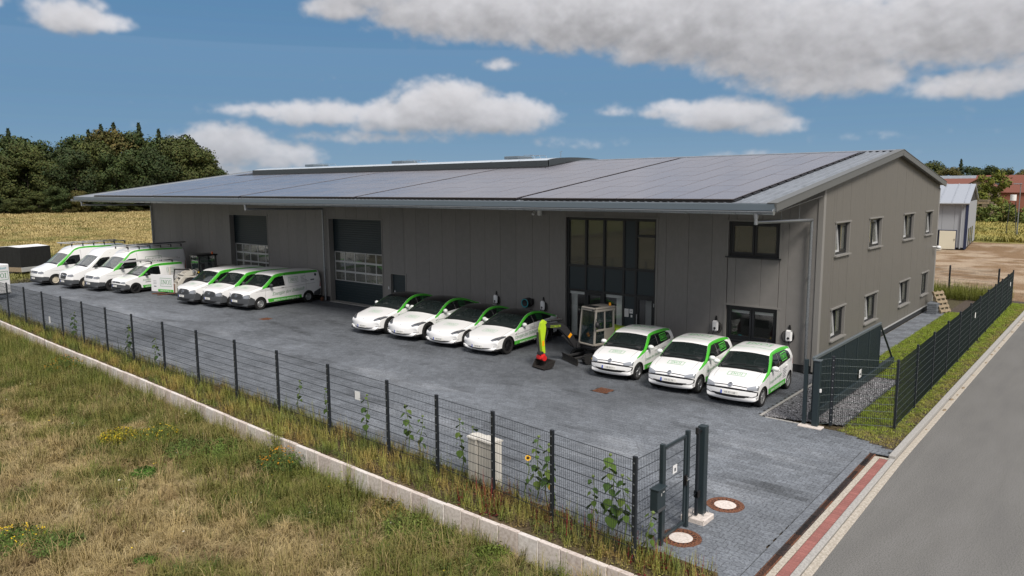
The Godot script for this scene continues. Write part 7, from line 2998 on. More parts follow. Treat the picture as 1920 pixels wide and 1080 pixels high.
func rdir(r: RandomNumberGenerator) -> Vector3:
	var z := r.randf_range(-1.0, 1.0)
	var a := r.randf() * TAU
	var k := sqrt(1.0 - z * z)
	return Vector3(k * cos(a), z, k * sin(a))

func leaf_quad(g: G, p: Vector3, out_n: Vector3, s: float, r: RandomNumberGenerator, shade: Color, fat := 0.75) -> void:
	var m := (out_n + rdir(r) * 0.9).normalized()
	var u := m.cross(rdir(r)).normalized()
	var w := m.cross(u) * fat
	var nn := (out_n * 0.75 + m * 0.6).normalized()
	g.tint = shade
	var a := p - u * s
	var b := p + w * s * 0.8 - u * s * 0.1
	var c := p + u * s
	var d := p - w * s * 0.8 + u * s * 0.1
	g.tris(a, d, b, nn, nn, nn)
	g.tris(b, d, c, nn, nn, nn)

func crown(sd: int, h: float, rad: float, lobes: int, leaves: int, size: float, low: float, hue: Color, spread := 0.35) -> ArrayMesh:
	var r := RandomNumberGenerator.new()
	r.seed = sd
	var g := G.new()
	g.tinted = true
	var ls := []
	for i in lobes:
		var t := (i + 0.5) / lobes
		var y := lerpf(low, h * 0.92, pow(t, 0.8))
		var f := sin(PI * clampf((y - low * 0.4) / (h * 1.04 - low * 0.4), 0.0, 1.0))
		var a := r.randf() * TAU
		var d := rad * (0.35 + 0.4 * r.randf()) * pow(f, 0.6)
		var lr := rad * r.randf_range(0.3, 0.5) * (0.55 + 0.45 * f)
		ls.append([Vector3(cos(a) * d, y - lr * 0.25, sin(a) * d), lr, r.randf_range(0.8, 1.2)])
	for i in leaves:
		var l: Array = ls[r.randi() % lobes]
		var q := rdir(r)
		q.y = q.y * 0.85 + 0.12
		var k := pow(r.randf(), 0.4) * (1.0 + (r.randf() * spread if r.randf() < 0.2 else 0.0))
		var p: Vector3 = l[0] + q * l[1] * k
		if p.y > h:
			continue
		var v: float = l[2] * r.randf_range(0.75, 1.25)
		var c := Color(hue.r * v * r.randf_range(0.85, 1.2), hue.g * v, hue.b * v * r.randf_range(0.8, 1.15))
		leaf_quad(g, p, (q + Vector3(0, 0.25, 0)).normalized(), size * r.randf_range(0.6, 1.3), r, c)
	return g.mesh()

func conifer(sd: int, h: float, rad: float, leaves: int, size: float, hue: Color) -> ArrayMesh:
	var r := RandomNumberGenerator.new()
	r.seed = sd
	var g := G.new()
	g.tinted = true
	for i in leaves:
		var t := pow(r.randf(), 0.75)
		var y := h * (1.0 - t)
		var tier := 0.75 + 0.35 * sin(y * 3.3 + sin(y))
		var a := r.randf() * TAU
		var k := sqrt(r.randf())
		var rr := (rad * pow(t, 0.85) * tier + 0.1) * k
		var v := r.randf_range(0.6, 1.3)
		leaf_quad(g, Vector3(cos(a) * rr, y - rr * 0.25, sin(a) * rr), Vector3(cos(a), 0.5, sin(a)).normalized(), size * r.randf_range(0.6, 1.2), r, Color(hue.r * v, hue.g * v, hue.b * v), 0.5)
	return g.mesh()

func trunk(h: float, r0: float, limbs: int, sd: int) -> ArrayMesh:
	var r := RandomNumberGenerator.new()
	r.seed = sd
	var g := G.new()
	var p := Vector3.ZERO
	for k in 4:
		var q := Vector3(r.randf_range(-0.15, 0.15), h * (k + 1) / 4.0, r.randf_range(-0.15, 0.15))
		g.cyl(p, q, r0 * (1.0 - 0.22 * k), r0 * (1.0 - 0.22 * (k + 1)), 8, false)
		p = q
	for k in limbs:
		var y := h * r.randf_range(0.4, 0.95)
		var a := r.randf() * TAU
		var l := h * r.randf_range(0.2, 0.4)
		g.cyl(Vector3(0, y, 0), Vector3(cos(a) * l, y + l * 0.6, sin(a) * l), r0 * 0.4, r0 * 0.1, 5, false)
	return g.mesh()

func tree(called: String, label: String, group: String, cm: Mesh, tm: Mesh, at: Vector3, sc: Vector3, turn: float, m: Material) -> Node3D:
	var t := thing(called, label, "tree", group, at, turn)
	part("trunk", tm, M.bark, t)
	part("crown", cm, m, t)
	t.scale = sc
	return t

func house(called: String, label: String, at: Vector3, size: Vector3, rise: float, wall: Material, roof: Material, wins: int, along_x := true, turn := 0.0) -> Node3D:
	var t := thing(called, label, "building", "", at, turn)
	var g := G.new()
	var w := size.x * 0.5
	var d := size.z * 0.5
	g.box(Vector3(0, size.y * 0.5, 0), size)
	var gp := P2([-d, size.y, d, size.y, 0.0, size.y + rise]) if along_x else P2([-w, size.y, w, size.y, 0.0, size.y + rise])
	var tr := Transform3D(Basis(Vector3(0, 0, 1), Vector3.UP, Vector3(-1, 0, 0)), Vector3.ZERO) if along_x else Transform3D()
	g.prism(gp, (size.x if along_x else size.z) - 0.02, tr)
	part("wall", g, wall, t)
	g = G.new()
	var span := d if along_x else w
	var l := sqrt(span * span + rise * rise) + 0.5
	for sg in [-1.0, 1.0]:
		var a := atan2(rise, span)
		var c := Vector3(0, size.y + rise * 0.5 + 0.02, sg * span * 0.5) if along_x else Vector3(sg * span * 0.5, size.y + rise * 0.5 + 0.02, 0)
		c += (Vector3(0, -sin(a), sg * cos(a)) if along_x else Vector3(sg * cos(a), -sin(a), 0)) * 0.22
		var bs := Basis(Vector3(1, 0, 0), a * sg) if along_x else Basis(Vector3(0, 0, 1), -a * sg)
		g.box(c, Vector3(size.x + 0.6, 0.12, l) if along_x else Vector3(l, 0.12, size.z + 0.6), 0.0, bs)
	part("roof", g, roof, t)
	for k in wins:
		g = G.new()
		var x := -w + size.x * (k + 0.5) / wins
		g.box(Vector3(x, minf(1.6, size.y * 0.5), d + 0.02), Vector3(1.1, 1.1, 0.06), 0.01)
		part("window", g, M.dark_glass_far, t)
	return t

func build_surroundings() -> void:
	# neighbour hall
	var t := thing("neighbour_hall", "pale grey clad hall with sloping metal roof and cream door behind the main hall", "building", "", Vector3(-5.15, 0, -61.0), deg_to_rad(5.3))
	var g := G.new()
	g.box(Vector3(-7.0, 2.4, -7.1), Vector3(13.9, 4.8, 14.0))
	var tr := Transform3D(Basis(Vector3(0, 0, -1), Vector3.UP, Vector3(1, 0, 0)), Vector3(-7.0, 0, 0))
	g.prism(P2([0.1, 4.8, 14.1, 4.8, 14.1, 4.9, 7.1, 6.4]), 13.9, tr)
	part("wall", g, M.joint, t)
	var k := 0
	var x := -0.02
	while x > -13.9:
		g = G.new()
		var cut := 1.95 if x < -0.5 and x > -2.3 else 0.2
		g.box(Vector3(x - 0.55, (4.75 + cut) * 0.5, -0.06), Vector3(1.085, 4.75 - cut, 0.1), 0.008)
		part("wall_panel", g, M.grey_wall, t)
		x -= 1.1
		k += 1
	for z in 12:
		g = G.new()
		g.box(Vector3(-0.02, 2.5, -0.65 - 1.15 * z), Vector3(0.06, 4.6, 1.13), 0.006)
		part("wall_panel", g, M.grey_wall, t)
	g = G.new()
	g.box(Vector3(-0.06, 2.4, -0.03), Vector3(0.24, 4.7, 0.1))
	g.box(Vector3(0.02, 2.4, -0.12), Vector3(0.1, 4.7, 0.24))
	part("corner_trim", g, M.navy, t)
	g = G.new()
	var rp := P2([-0.55, 4.75, 7.1, 6.62, 14.7, 4.85, 14.7, 4.73, 7.1, 6.48, -0.55, 4.62])
	g.prism(rp, 14.3, tr)
	part("roof", g, M.grey_roof, t)
	g = G.new()
	for j in 13:
		g.box(Vector3(-0.3 - 1.1 * j, 5.72, -3.28), Vector3(0.05, 0.06, 7.9), 0.0, Basis(Vector3(1, 0, 0), 0.24))
	part("roof_seams", g, M.grey_roof, t)
	g = G.new()
	g.cyl(Vector3(-14.2, 4.66, 0.62), Vector3(0.15, 4.66, 0.62), 0.09, -1.0, 8)
	g.cyl(Vector3(-0.5, 4.6, 0.6), Vector3(-0.5, 4.2, 0.1), 0.06, -1.0, 8)
	g.cyl(Vector3(-0.5, 4.2, 0.1), Vector3(-0.5, 0.1, 0.1), 0.06, -1.0, 8)
	part("gutter", g, M.grey_wall, t)
	g = G.new()
	g.box(Vector3(-1.62, 0.98, 0.0), Vector3(1.6, 1.98, 0.06), 0.01)
	part("door_frame", g, M.navy, t)
	g = G.new()
	g.box(Vector3(-1.62, 0.95, 0.04), Vector3(1.44, 1.86, 0.04), 0.01)
	var dr := part("door", g, M.cream, t)
	g = G.new()
	g.box(Vector3(-1.0, 0.98, 0.075), Vector3(0.05, 0.2, 0.04))
	part("handle", g, M.black, dr)
	for j in 3:
		g = G.new()
		g.box(Vector3(0.03, 1.1, -3.2 - 2.6 * j), Vector3(0.06, 1.9, 1.1), 0.01)
		part("window", g, M.dark_glass_far, t)
	g = G.new()
	g.box(Vector3(-4.5, 0.02, 1.2), Vector3(5.0, 0.04, 2.2), 0.0)
	struct("concrete_apron", g, M.gutter).transform = t.transform
	var lg := thing("firewood_stack", "stack of cut firewood standing against the pale neighbour hall", "firewood", "", Vector3(-8.0, 0, -58.6))
	for j in 6:
		for i in 4:
			g = G.new()
			g.cyl(Vector3(-0.6 + 0.26 * i + 0.1 * (j % 2), 0.14 + 0.25 * j, 0.0), Vector3(-0.6 + 0.26 * i + 0.1 * (j % 2), 0.14 + 0.25 * j, 0.8), 0.125, -1.0, 8)
			part("log", g, M.timber_grey if (i + j) % 3 else M.wood, lg)
	# farther buildings, piles and hedge
	house("barn", "low barn with broad red tiled roof beyond the field", Vector3(-27.5, 0, -172.0), Vector3(16.0, 6.0, 14.0), 1.9, M.timber_grey, M.roof_tile, 3)
	house("barn_wing", "grey gabled wing beside the red roofed barn", Vector3(-19.2, 0, -168.0), Vector3(6.4, 5.8, 12.0), 2.0, M.timber_grey, M.roof_tile, 0, false)
	var h := house("farm_house", "brick house with steep red roof carrying dark solar panels, far right", Vector3(-13.5, 0, -176.0), Vector3(15.5, 5.0, 11.0), 3.6, M.brick_far, M.roof_tile, 5)
	var sl := atan2(3.6, 5.5)
	for q in [[-5.4, 3, 3], [2.4, 5, 4]]:
		for i in q[1]:
			for j in q[2]:
				g = G.new()
				var s: float = 1.4 + 1.15 * j
				g.box(Vector3(q[0] + 1.05 * i, 5.0 + 3.6 - s * sin(sl) + 0.2, s * cos(sl) + 0.12), Vector3(1.0, 0.05, 1.1), 0.0, Basis(Vector3(1, 0, 0), sl))
				part("solar_panel", g, M.panel_far, h)
	house("shed", "long low shed with pale metal roof behind the barn", Vector3(-27.0, 0, -205.0), Vector3(18.0, 7.4, 8.0), 1.5, M.grey_wall, M.roof_sheet, 0)
	house("white_cottage", "small white house at the edge of the wood, glimpsed under the eave", Vector3(-252.0, 0, -92.5), Vector3(5.0, 2.4, 4.0), 1.2, M.white_sheet, M.grey_roof, 2, true, 0.9)
	for q in [[-20.5, -146.0, 5.0, 4.6, "larger pile of weathered timber beside the far farm"], [-14.6, -143.0, 3.6, 3.7, "smaller pile of weathered timber beside the far farm"]]:
		var p := thing("timber_pile", q[4], "timber", "timber piles by the farm", Vector3(q[0], 0, q[1]))
		for j in 9:
			for i in 2:
				g = G.new()
				var y: float = q[3] * (j + 0.5) / 9.0
				g.box(Vector3(rng.randf_range(-0.5, 0.5), y, i * 1.2), Vector3(q[2] - 0.25 * j + rng.randf_range(-0.4, 0.6), q[3] / 11.0, 1.1), 0.0, Basis(Vector3.UP, rng.randf_range(-0.08, 0.08)))
				part("plank", g, M.timber_grey if (i + j) % 2 else M.wood, p)
	# green bank of bushes in front of the farm
	for j in 9:
		var b := thing("bush", "green bush on the bank beyond the field, %s bush from the left" % NTH[j], "bush", "bushes on the bank beyond the field", Vector3(-17.8 + 1.7 * j, -0.1, -121.0 + 1.6 * sin(j * 2.1)))
		part("foliage", crown(300 + j, 3.4 + 0.5 * sin(j * 1.7), 2.1, 9, 700, 0.22, 0.4, Color(0.12, 0.15, 0.04)), M.leaf, b)
	# lamp posts
	var lp := [[-3.3, -84.0, 6.6, "grey street lamp at the right edge of the photo, past the neighbour hall"], [-258.0, -49.5, 3.3, "thin pale lamp post at the far left edge of the dry field"]]
	for q in lp:
		var p := thing("street_lamp", q[3], "street lamp", "", Vector3(q[0], 0, q[1]))
		g = G.new()
		g.cyl(Vector3.ZERO, Vector3(0, q[2], 0), 0.08 if q[2] > 4.0 else 0.2, 0.05 if q[2] > 4.0 else 0.16, 8)
		part("pole", g, M.galv, p)
		g = G.new()
		g.box(Vector3(-0.3, q[2], 0.1), Vector3(0.9, 0.12, 0.3), 0.02)
		part("lamp_head", g, M.galv, p)
	var bx := thing("white_tank", "small white tank on a stand beside the far street lamp", "tank", "", Vector3(-4.4, 0, -88.0))
	g = G.new()
	g.cyl(Vector3(0, 4.5, 0), Vector3(0, 5.25, 0), 0.34, -1.0, 16)
	part("tank", g, M.white_sheet, bx)
	g = G.new()
	for sg in [-0.5, 0.5]:
		g.cyl(Vector3(sg, 0, 0), Vector3(sg * 0.6, 4.4, 0), 0.05, -1.0, 6)
	part("legs", g, M.plastic, bx)
	var pc := thing("utility_post", "slim black post standing in the dry field by the hall's left corner", "post", "", Vector3(-51.2, 0, -1.0))
	g = G.new()
	g.cyl(Vector3.ZERO, Vector3(0, 2.6, 0), 0.04, -1.0, 8)
	part("pole", g, M.black, pc)
	var pd := thing("utility_post", "slim black post between tarpaulin trailer and first tall van", "post", "", Vector3(-55.2, 0, 3.4))
	g = G.new()
	g.cyl(Vector3.ZERO, Vector3(0, 1.9, 0), 0.04, -1.0, 8)
	part("pole", g, M.black, pd)
	var mound := G.new()
	mound.ball(Vector3(-262, -0.6, -57), Vector3(9.0, 3.0, 5.0), 16)
	struct("soil_mound", mound, M.sand)
	build_forest()

func build_forest() -> void:
	var hues := [Color(0.062, 0.076, 0.026), Color(0.046, 0.066, 0.024), Color(0.095, 0.09, 0.032), Color(0.04, 0.058, 0.024)]
	var cm := []
	for k in 5:
		cm.append(crown(400 + k, 20.0, 7.2, 34, 12000, 0.34, 2.4, hues[k % 4]))
	var cn := [conifer(450, 22.0, 4.6, 5200, 0.5, Color(0.034, 0.05, 0.025)), conifer(451, 22.0, 3.9, 4600, 0.48, Color(0.038, 0.052, 0.026))]
	var tm := trunk(13.0, 0.4, 5, 470)
	var tc := trunk(17.0, 0.3, 0, 471)
	var eye := Vector3(8.23, 0, 26.17)
	# [azimuth, distance, height, kind, shape]
	var front := [[-79.0, 262, 18.0], [-77.2, 258, 19.5], [-75.6, 256, 18.0], [-74.0, 252, 17.0], [-72.7, 257, 20.0], [-71.3, 254, 15.5], [-70.1, 251, 18.5], [-68.9, 256, 21.5], [-67.7, 250, 17.5], [-66.4, 254, 19.5], [-65.2, 250, 19.0], [-64.0, 255, 21.0], [-62.9, 252, 20.5], [-61.9, 258, 17.0], [-61.2, 262, 12.5]]
	var back := [[-78.0, 272, 21.0], [-76.0, 275, 22.5], [-74.6, 271, 21.5], [-73.2, 273, 23.8], [-72.0, 275, 22.0], [-70.8, 272, 20.5], [-69.6, 276, 24.0], [-68.2, 270, 26.0], [-67.1, 274, 25.2], [-65.9, 273, 25.5], [-64.7, 275, 24.4], [-63.5, 272, 24.6], [-62.4, 274, 20.5]]
	var cone := [[-73.5, 276, 25.0], [-69.1, 278, 25.6], [-68.35, 279, 27.4], [-67.6, 277, 28.0], [-66.1, 279, 28.2], [-64.9, 281, 26.6]]
	var look := ["olive green", "deep green", "brownish green", "dark green"]
	var r := RandomNumberGenerator.new()
	r.seed = 9
	var place_words := ["outside the left edge of the frame", "at the left edge of the frame"]
	var i := 0
	for row in [front, back]:
		for q in row:
			var a := deg_to_rad(q[0])
			var p: Vector3 = eye + Vector3(sin(a), 0, -cos(a)) * float(q[1])
			var k := r.randi() % 5
			var s: float = q[2] / 20.0
			var wh := "in the front row of the wood" if row == front else "in the rear row of the wood"
			var lab := "%s broadleaf tree, %s from the left %s" % [look[k % 4], NTH[row.find(q)], wh]
			tree("forest_tree", lab, "trees of the wood beyond the field", cm[k], tm, p, Vector3(s * r.randf_range(0.88, 1.12), s, s * r.randf_range(0.88, 1.12)), r.randf() * TAU, M.leaf)
			i += 1
	for j in cone.size():
		var q: Array = cone[j]
		var a := deg_to_rad(q[0])
		var p: Vector3 = eye + Vector3(sin(a), 0, -cos(a)) * float(q[1])
		tree("conifer", "dark pointed conifer rising above the wood, %s conifer from the left" % NTH[j], "conifers rising above the wood", cn[j % 2], tc, p, Vector3.ONE * (q[2] / 22.0), r.randf() * TAU, M.leaf)
	# undergrowth along the foot of the wood
	for j in 16:
		var a := deg_to_rad(-78.0 + 1.15 * j)
		var p: Vector3 = eye + Vector3(sin(a), 0, -cos(a)) * (244.0 + 4.0 * sin(j * 2.7))
		var b := thing("bush", "dark shrub at the foot of the wood, %s shrub from the left" % NTH[j], "bush", "shrubs at the foot of the wood", p, r.randf() * TAU)
		part("foliage", cm[j % 5], M.leaf, b)
		b.scale = Vector3(0.55, 0.3 + 0.08 * sin(j * 1.3), 0.55)
	tree("young_tree", "small yellow green sapling at the far left of the dry field", "", crown(480, 4.6, 1.6, 9, 900, 0.22, 0.8, Color(0.17, 0.17, 0.03)), trunk(2.6, 0.09, 3, 481), Vector3(-246.0, 0, -52.2), Vector3(1.15, 1.15, 1.15), 0.0, M.leaf)
	tree("young_tree", "round green sapling in the dry field, seen under the eave corner", "", crown(482, 4.2, 1.7, 9, 900, 0.24, 0.7, Color(0.09, 0.12, 0.025)), trunk(2.2, 0.09, 3, 483), Vector3(-222.0, 0, -66.0), Vector3(1.0, 1.1, 1.0), 0.0, M.leaf)
	# trees behind the roof and behind the farm
	var far := [[-57.6, 300, 9.5, 0], [-58.5, 300, 8.6, 1], [-59.3, 296, 8.4, 2], [-56.0, 320, 7.6, 3], [-12.6, 300, 12.5, 3], [-11.8, 280, 10.5, 1], [-10.9, 290, 14.8, 0], [-10.0, 280, 12.5, 2], [-8.6, 300, 13.2, 1], [-7.8, 280, 12.8, 3], [-6.9, 300, 12.2, 0], [-5.9, 290, 11.5, 2], [-4.8, 300, 12.0, 1], [-3.5, 290, 11.5, 3]]
	for j in far.size():
		var q: Array = far[j]
		var a := deg_to_rad(q[0])
		var p: Vector3 = eye + Vector3(sin(a), 0, -cos(a)) * float(q[1])
		var s: float = q[2] / 20.0
		var lab := "%s tree %s, %s from the left" % [look[q[3]], "just showing above the far end of the roof" if j < 4 else "in the row behind the far farm", NTH[j] if j < 4 else NTH[j - 4]]
		tree("far_tree", lab, "trees above the far roof end" if j < 4 else "trees behind the far farm", cm[q[3]], tm, p, Vector3(s * 1.1, s, s * 1.1), r.randf() * TAU, M.leaf)
	for q in [[-9.3, 290.0, 15.0], [-11.4, 292.0, 12.5]]:
		var a := deg_to_rad(q[0])
		tree("conifer", "lone pointed conifer behind the far farm, %s" % ("the taller one" if q[2] > 13.0 else "the shorter one"), "conifers behind the far farm", cn[0], tc, eye + Vector3(sin(a), 0, -cos(a)) * float(q[1]), Vector3.ONE * (float(q[2]) / 22.0), 0.0, M.leaf)
	tree("garden_tree", "round light green tree in front of the brick farm house", "", crown(490, 9.6, 3.6, 16, 2600, 0.28, 1.6, Color(0.13, 0.15, 0.03)), trunk(5.0, 0.2, 4, 491), Vector3(-15.4, 0, -152.0), Vector3.ONE, 0.0, M.leaf)

# ------------------------------------------------------------------ grasses, weeds and flowers
func tuft(sd: int, blades: int, h: float, w: float, lean: float, rad: float) -> ArrayMesh:
	var r := RandomNumberGenerator.new()
	r.seed = sd
	var g := G.new()
	g.tinted = true
	for k in blades:
		var a := r.randf() * TAU
		var b := r.randf() * TAU
		var d := Vector3(cos(a), 0, sin(a))
		var p := Vector3(cos(b), 0, sin(b)) * rad * sqrt(r.randf())
		var l := h * r.randf_range(0.55, 1.15)
		var ln := lean * r.randf_range(0.3, 1.3)
		var side := d.cross(Vector3.UP) * w * r.randf_range(0.7, 1.3)
		var q := p + d * l * ln * 0.35 + Vector3(0, l * 0.6, 0)
		var e := p + d * l * ln + Vector3(0, l * (1.0 - 0.45 * ln), 0)
		var n := (Vector3.UP * 0.9 - d * 0.35 + side.normalized() * r.randf_range(-0.4, 0.4)).normalized()
		var v := r.randf_range(0.75, 1.25)
		g.tint = Color(v, v, v * r.randf_range(0.85, 1.0))
		g.tris(p - side, p + side, q - side * 0.8, n, n, n)
		g.tris(q - side * 0.8, p + side, q + side * 0.8, n, n, n)
		g.tris(q - side * 0.8, q + side * 0.8, e, n, n, n)
	return g.mesh()

# blades that all lean the same way, along +x
func combed(sd: int, blades: int, l: float, w: float) -> ArrayMesh:
	var r := RandomNumberGenerator.new()
	r.seed = sd
	var g := G.new()
	g.tinted = true
	for k in blades:
		var p := Vector3(r.randf_range(-0.12, 0.12), 0, r.randf_range(-0.1, 0.1))
		var a := r.randf_range(-0.5, 0.5)
		var d := Vector3(cos(a), 0, sin(a))
		var side := Vector3(-sin(a), 0, cos(a)) * w
		var s := l * r.randf_range(0.6, 1.1)
		var q := p + d * s * 0.45 + Vector3(0, s * r.randf_range(0.2, 0.38), 0)
		var e := p + d * s + Vector3(0, s * r.randf_range(0.08, 0.3), 0)
		var n := Vector3(-0.2 * d.x, 1.0, -0.2 * d.z).normalized()
		var v := r.randf_range(0.75, 1.25)
		g.tint = Color(v, v, v * r.randf_range(0.85, 1.0))
		g.tris(p - side, p + side, q - side, n, n, n)
		g.tris(q - side, p + side, q + side, n, n, n)
		g.tris(q - side, q + side, e, n, n, n)
	return g.mesh()

func weed(sd: int, stems: int, h: float, leaf: float, spread: float, seedy: bool) -> ArrayMesh:
	var r := RandomNumberGenerator.new()
	r.seed = sd
	var g := G.new()
	g.tinted = true
	for k in stems:
		var a := r.randf() * TAU
		var d := Vector3(cos(a), 0, sin(a))
		var p := d * spread * 0.3 * r.randf()
		var l := h * r.randf_range(0.6, 1.1)
		var e := p + d * spread * r.randf_range(0.3, 1.0) + Vector3(0, l, 0)
		var side := d.cross(Vector3.UP) * 0.004
		g.tint = Color(0.9, 0.95, 0.7)
		var sn := (Vector3.UP * 0.8 - d * 0.4).normalized()
		g.tris(p - side, p + side, e - side * 0.5, sn, sn, sn)
		g.tris(e - side * 0.5, p + side, e + side * 0.5, sn, sn, sn)
		var n := int(l / leaf * 0.75)
		for j in n:
			var t := (j + 0.6) / n
			var c := p.lerp(e, t)
			var o := rdir(r)
			o.y = absf(o.y) * 0.6
			var s := leaf * r.randf_range(0.5, 1.1) * (1.15 - 0.6 * t)
			if seedy and t > 0.55:
				s *= 0.55
				g.tint = Color(1.25, 1.1, 0.75) * r.randf_range(0.8, 1.2)
			else:
				var v := r.randf_range(0.7, 1.25)
				g.tint = Color(v, v, v)
			var tip := c + o * s
			var w := o.cross(Vector3.UP).normalized() * s * 0.28
			var nn := (Vector3.UP + o * 0.4).normalized()
			var m := c.lerp(tip, 0.5)
			g.tris(c, m - w, m + w, nn, nn, nn)
			g.tris(m + w, m - w, tip, nn, nn, nn)
	return g.mesh()

func flower_mesh(petals: int, r0: float) -> ArrayMesh:
	var g := G.new()
	g.tinted = true
	for k in petals:
		var a := TAU * k / petals
		var b := TAU * (k + 0.8) / petals
		g.tris(Vector3.ZERO, Vector3(cos(b) * r0, r0 * 0.2, sin(b) * r0), Vector3(cos(a) * r0, r0 * 0.2, sin(a) * r0), Vector3.UP, Vector3.UP, Vector3.UP)
	return g.mesh()

var eye_inv := Transform3D()
func shown(p: Vector3, margin: float) -> bool:
	var v := eye_inv * p
	var t := 0.3857 * margin
	return v.z < 0.0 and absf(v.y) < -v.z * t and absf(v.x) < -v.z * t * 1.7778

func scatter(count: int, x0: float, x1: float, z0: float, z1: float, ok: Callable, ym: Callable, scale: Vector2, tint: Callable, sd: int, xs: Array, cs: Array, flat := 0.25) -> void:
	var r := RandomNumberGenerator.new()
	r.seed = sd
	for i in count:
		var x := r.randf_range(x0, x1)
		var z := r.randf_range(z0, z1)
		var k: float = ok.call(x, z)
		if k <= 0.0 or r.randf() > k:
			continue
		var y: float = ym.call(x, z)
		if not shown(Vector3(x, y + 0.2, z), 1.22):
			continue
		var s := r.randf_range(scale.x, scale.y)
		xs.append(Transform3D(Basis.from_euler(Vector3(r.randf_range(-flat, flat), r.randf() * TAU, r.randf_range(-flat, flat))).scaled(Vector3(s, s * r.randf_range(0.7, 1.2), s)), Vector3(x, y - 0.01, z)))
		var c: Color = tint.call(x, z)
		var v := r.randf_range(0.75, 1.25)
		cs.append(Color(c.r * v, c.g * v, c.b * v))

func past_wall(x: float, z: float) -> float:
	return z - wall_z(x)

func build_plants() -> void:
	var cam: Camera3D = get_node("camera")
	eye_inv = cam.transform.affine_inverse()
	var dry := Color(0.37, 0.285, 0.145)
	var straw := Color(0.4, 0.32, 0.18)
	var olive := Color(0.185, 0.175, 0.055)
	var green := Color(0.1, 0.135, 0.03)
	var brown := Color(0.17, 0.11, 0.06)
	# how green the meadow is at a spot: greener near the stones, drier at the bottom
	var lush := func(x: float, z: float) -> float:
		var p := past_wall(x, z)
		return clampf(0.86 - 0.15 * p + 1.5 * nz(x * 1.1, z * 1.1, 3.2) + 0.5 * nz(x + 70.0, z, 9.0) + clampf((-18.0 - x) * 0.05, 0.0, 0.45), 0.0, 1.0)
	var meadow_tint := func(x: float, z: float) -> Color:
		var l: float = lush.call(x, z)
		var k := nz(x + 140.0, z + 20.0, 7.0)
		var d := dry.lerp(straw, clampf(0.4 + 1.6 * k, 0.0, 1.0)).lerp(brown, clampf(-1.6 * nz(x - 60.0, z, 4.5) - 0.15, 0.0, 0.8))
		return d.lerp(olive.lerp(green, clampf(0.35 + 1.5 * k, 0.0, 1.0)), smoothstep(0.22, 0.72, l))
	var in_meadow := func(x: float, z: float) -> float:
		var p := past_wall(x, z)
		if p < 0.16 or x > 3.9 + 0.2 * (z - 15.0):
			return 0.0
		# bare trodden patches
		var bare := clampf(nz(x * 1.4 + 33.0, z * 1.4, 4.0) * 2.0 - 0.35, 0.0, 0.85)
		return 1.0 - bare
	var xs := []
	var cs := []
	scatter(64000, -42.0, 6.0, 14.0, 26.0, in_meadow, ground_y, Vector2(0.7, 1.35), meadow_tint, 21, xs, cs, 0.35)
	multi("meadow_grass", tuft(1, 15, 0.2, 0.0035, 0.9, 0.09), M.leaf, xs, cs, self)
	xs = []
	cs = []
	scatter(26000, -42.0, 6.0, 14.0, 26.0, in_meadow, ground_y, Vector2(0.7, 1.3), meadow_tint, 22, xs, cs, 0.6)
	multi("meadow_grass", tuft(2, 12, 0.3, 0.004, 1.2, 0.06), M.leaf, xs, cs, self)
	xs = []
	cs = []
	scatter(16000, -42.0, 5.0, 14.0, 26.0, func(x: float, z: float) -> float: return clampf(0.25 + 1.6 * nz(x * 1.1 + 250.0, z, 4.0) + 0.45 * lush.call(x, z), 0.0, 1.0) * in_meadow.call(x, z), ground_y, Vector2(0.6, 1.3), func(x: float, z: float) -> Color: return olive.lerp(dry, clampf(0.55 + 1.8 * nz(x + 20.0, z, 6.0) - 0.5 * (lush.call(x, z) - 0.4), 0.0, 1.0)), 27, xs, cs, 0.25)
	multi("meadow_grass", tuft(15, 16, 0.54, 0.0038, 0.6, 0.1), M.leaf, xs, cs, self)
	# bundles of lodged straw, combed in swirls
	xs = []
	cs = []
	scatter(26000, -30.0, 4.0, 15.0, 26.0, func(x: float, z: float) -> float: return clampf(2.4 * nz(x * 1.2 + 400.0, z * 1.2, 5.0) + 0.12, 0.0, 1.0) * in_meadow.call(x, z) * (1.0 - 0.75 * lush.call(x, z)), ground_y, Vector2(0.6, 1.25), func(x: float, z: float) -> Color: return Color(0.44, 0.36, 0.21).lerp(dry, clampf(0.4 + 1.4 * nz(x, z, 9.0), 0.0, 1.0)), 23, xs, cs, 0.3)
	for k in xs.size():
		var o: Vector3 = xs[k].origin
		var ang := 5.0 * n_soil.get_noise_2d(o.x * 6.0 + 900.0, o.z * 6.0) + fposmod(o.x * 77.7 + o.z * 31.3, 0.9)
		xs[k] = Transform3D(Basis(Vector3.UP, ang) * Basis().scaled(Vector3.ONE * xs[k].basis.get_scale().x), o)
	multi("lodged_straw", combed(3, 15, 0.44, 0.0035), M.leaf, xs, cs, self)
	# taller stems close to the stones and to the left
	xs = []
	cs = []
	var tall_at := func(x: float, z: float) -> float:
		var p := past_wall(x, z)
		if p < 0.2 or x > 3.4:
			return 0.0
		return clampf(1.1 - p * 0.36 + 1.2 * nz(x, z + 300.0, 4.0) + clampf((-14.0 - x) * 0.05, 0.0, 0.7), 0.0, 1.0) * clampf(0.35 + (-x) * 0.03, 0.35, 1.0)
	scatter(30000, -44.0, 3.5, 14.0, 24.0, tall_at, ground_y, Vector2(0.6, 1.15), func(x: float, z: float) -> Color: return Color(0.21, 0.18, 0.075).lerp(Color(0.125, 0.15, 0.04), clampf(0.55 + 1.8 * nz(x, z, 6.0), 0.0, 1.0)), 24, xs, cs, 0.2)
	multi("meadow_stems", weed(4, 6, 0.58, 0.075, 0.2, true), M.leaf, xs, cs, self)
	# leafy ground cover
	xs = []
	cs = []
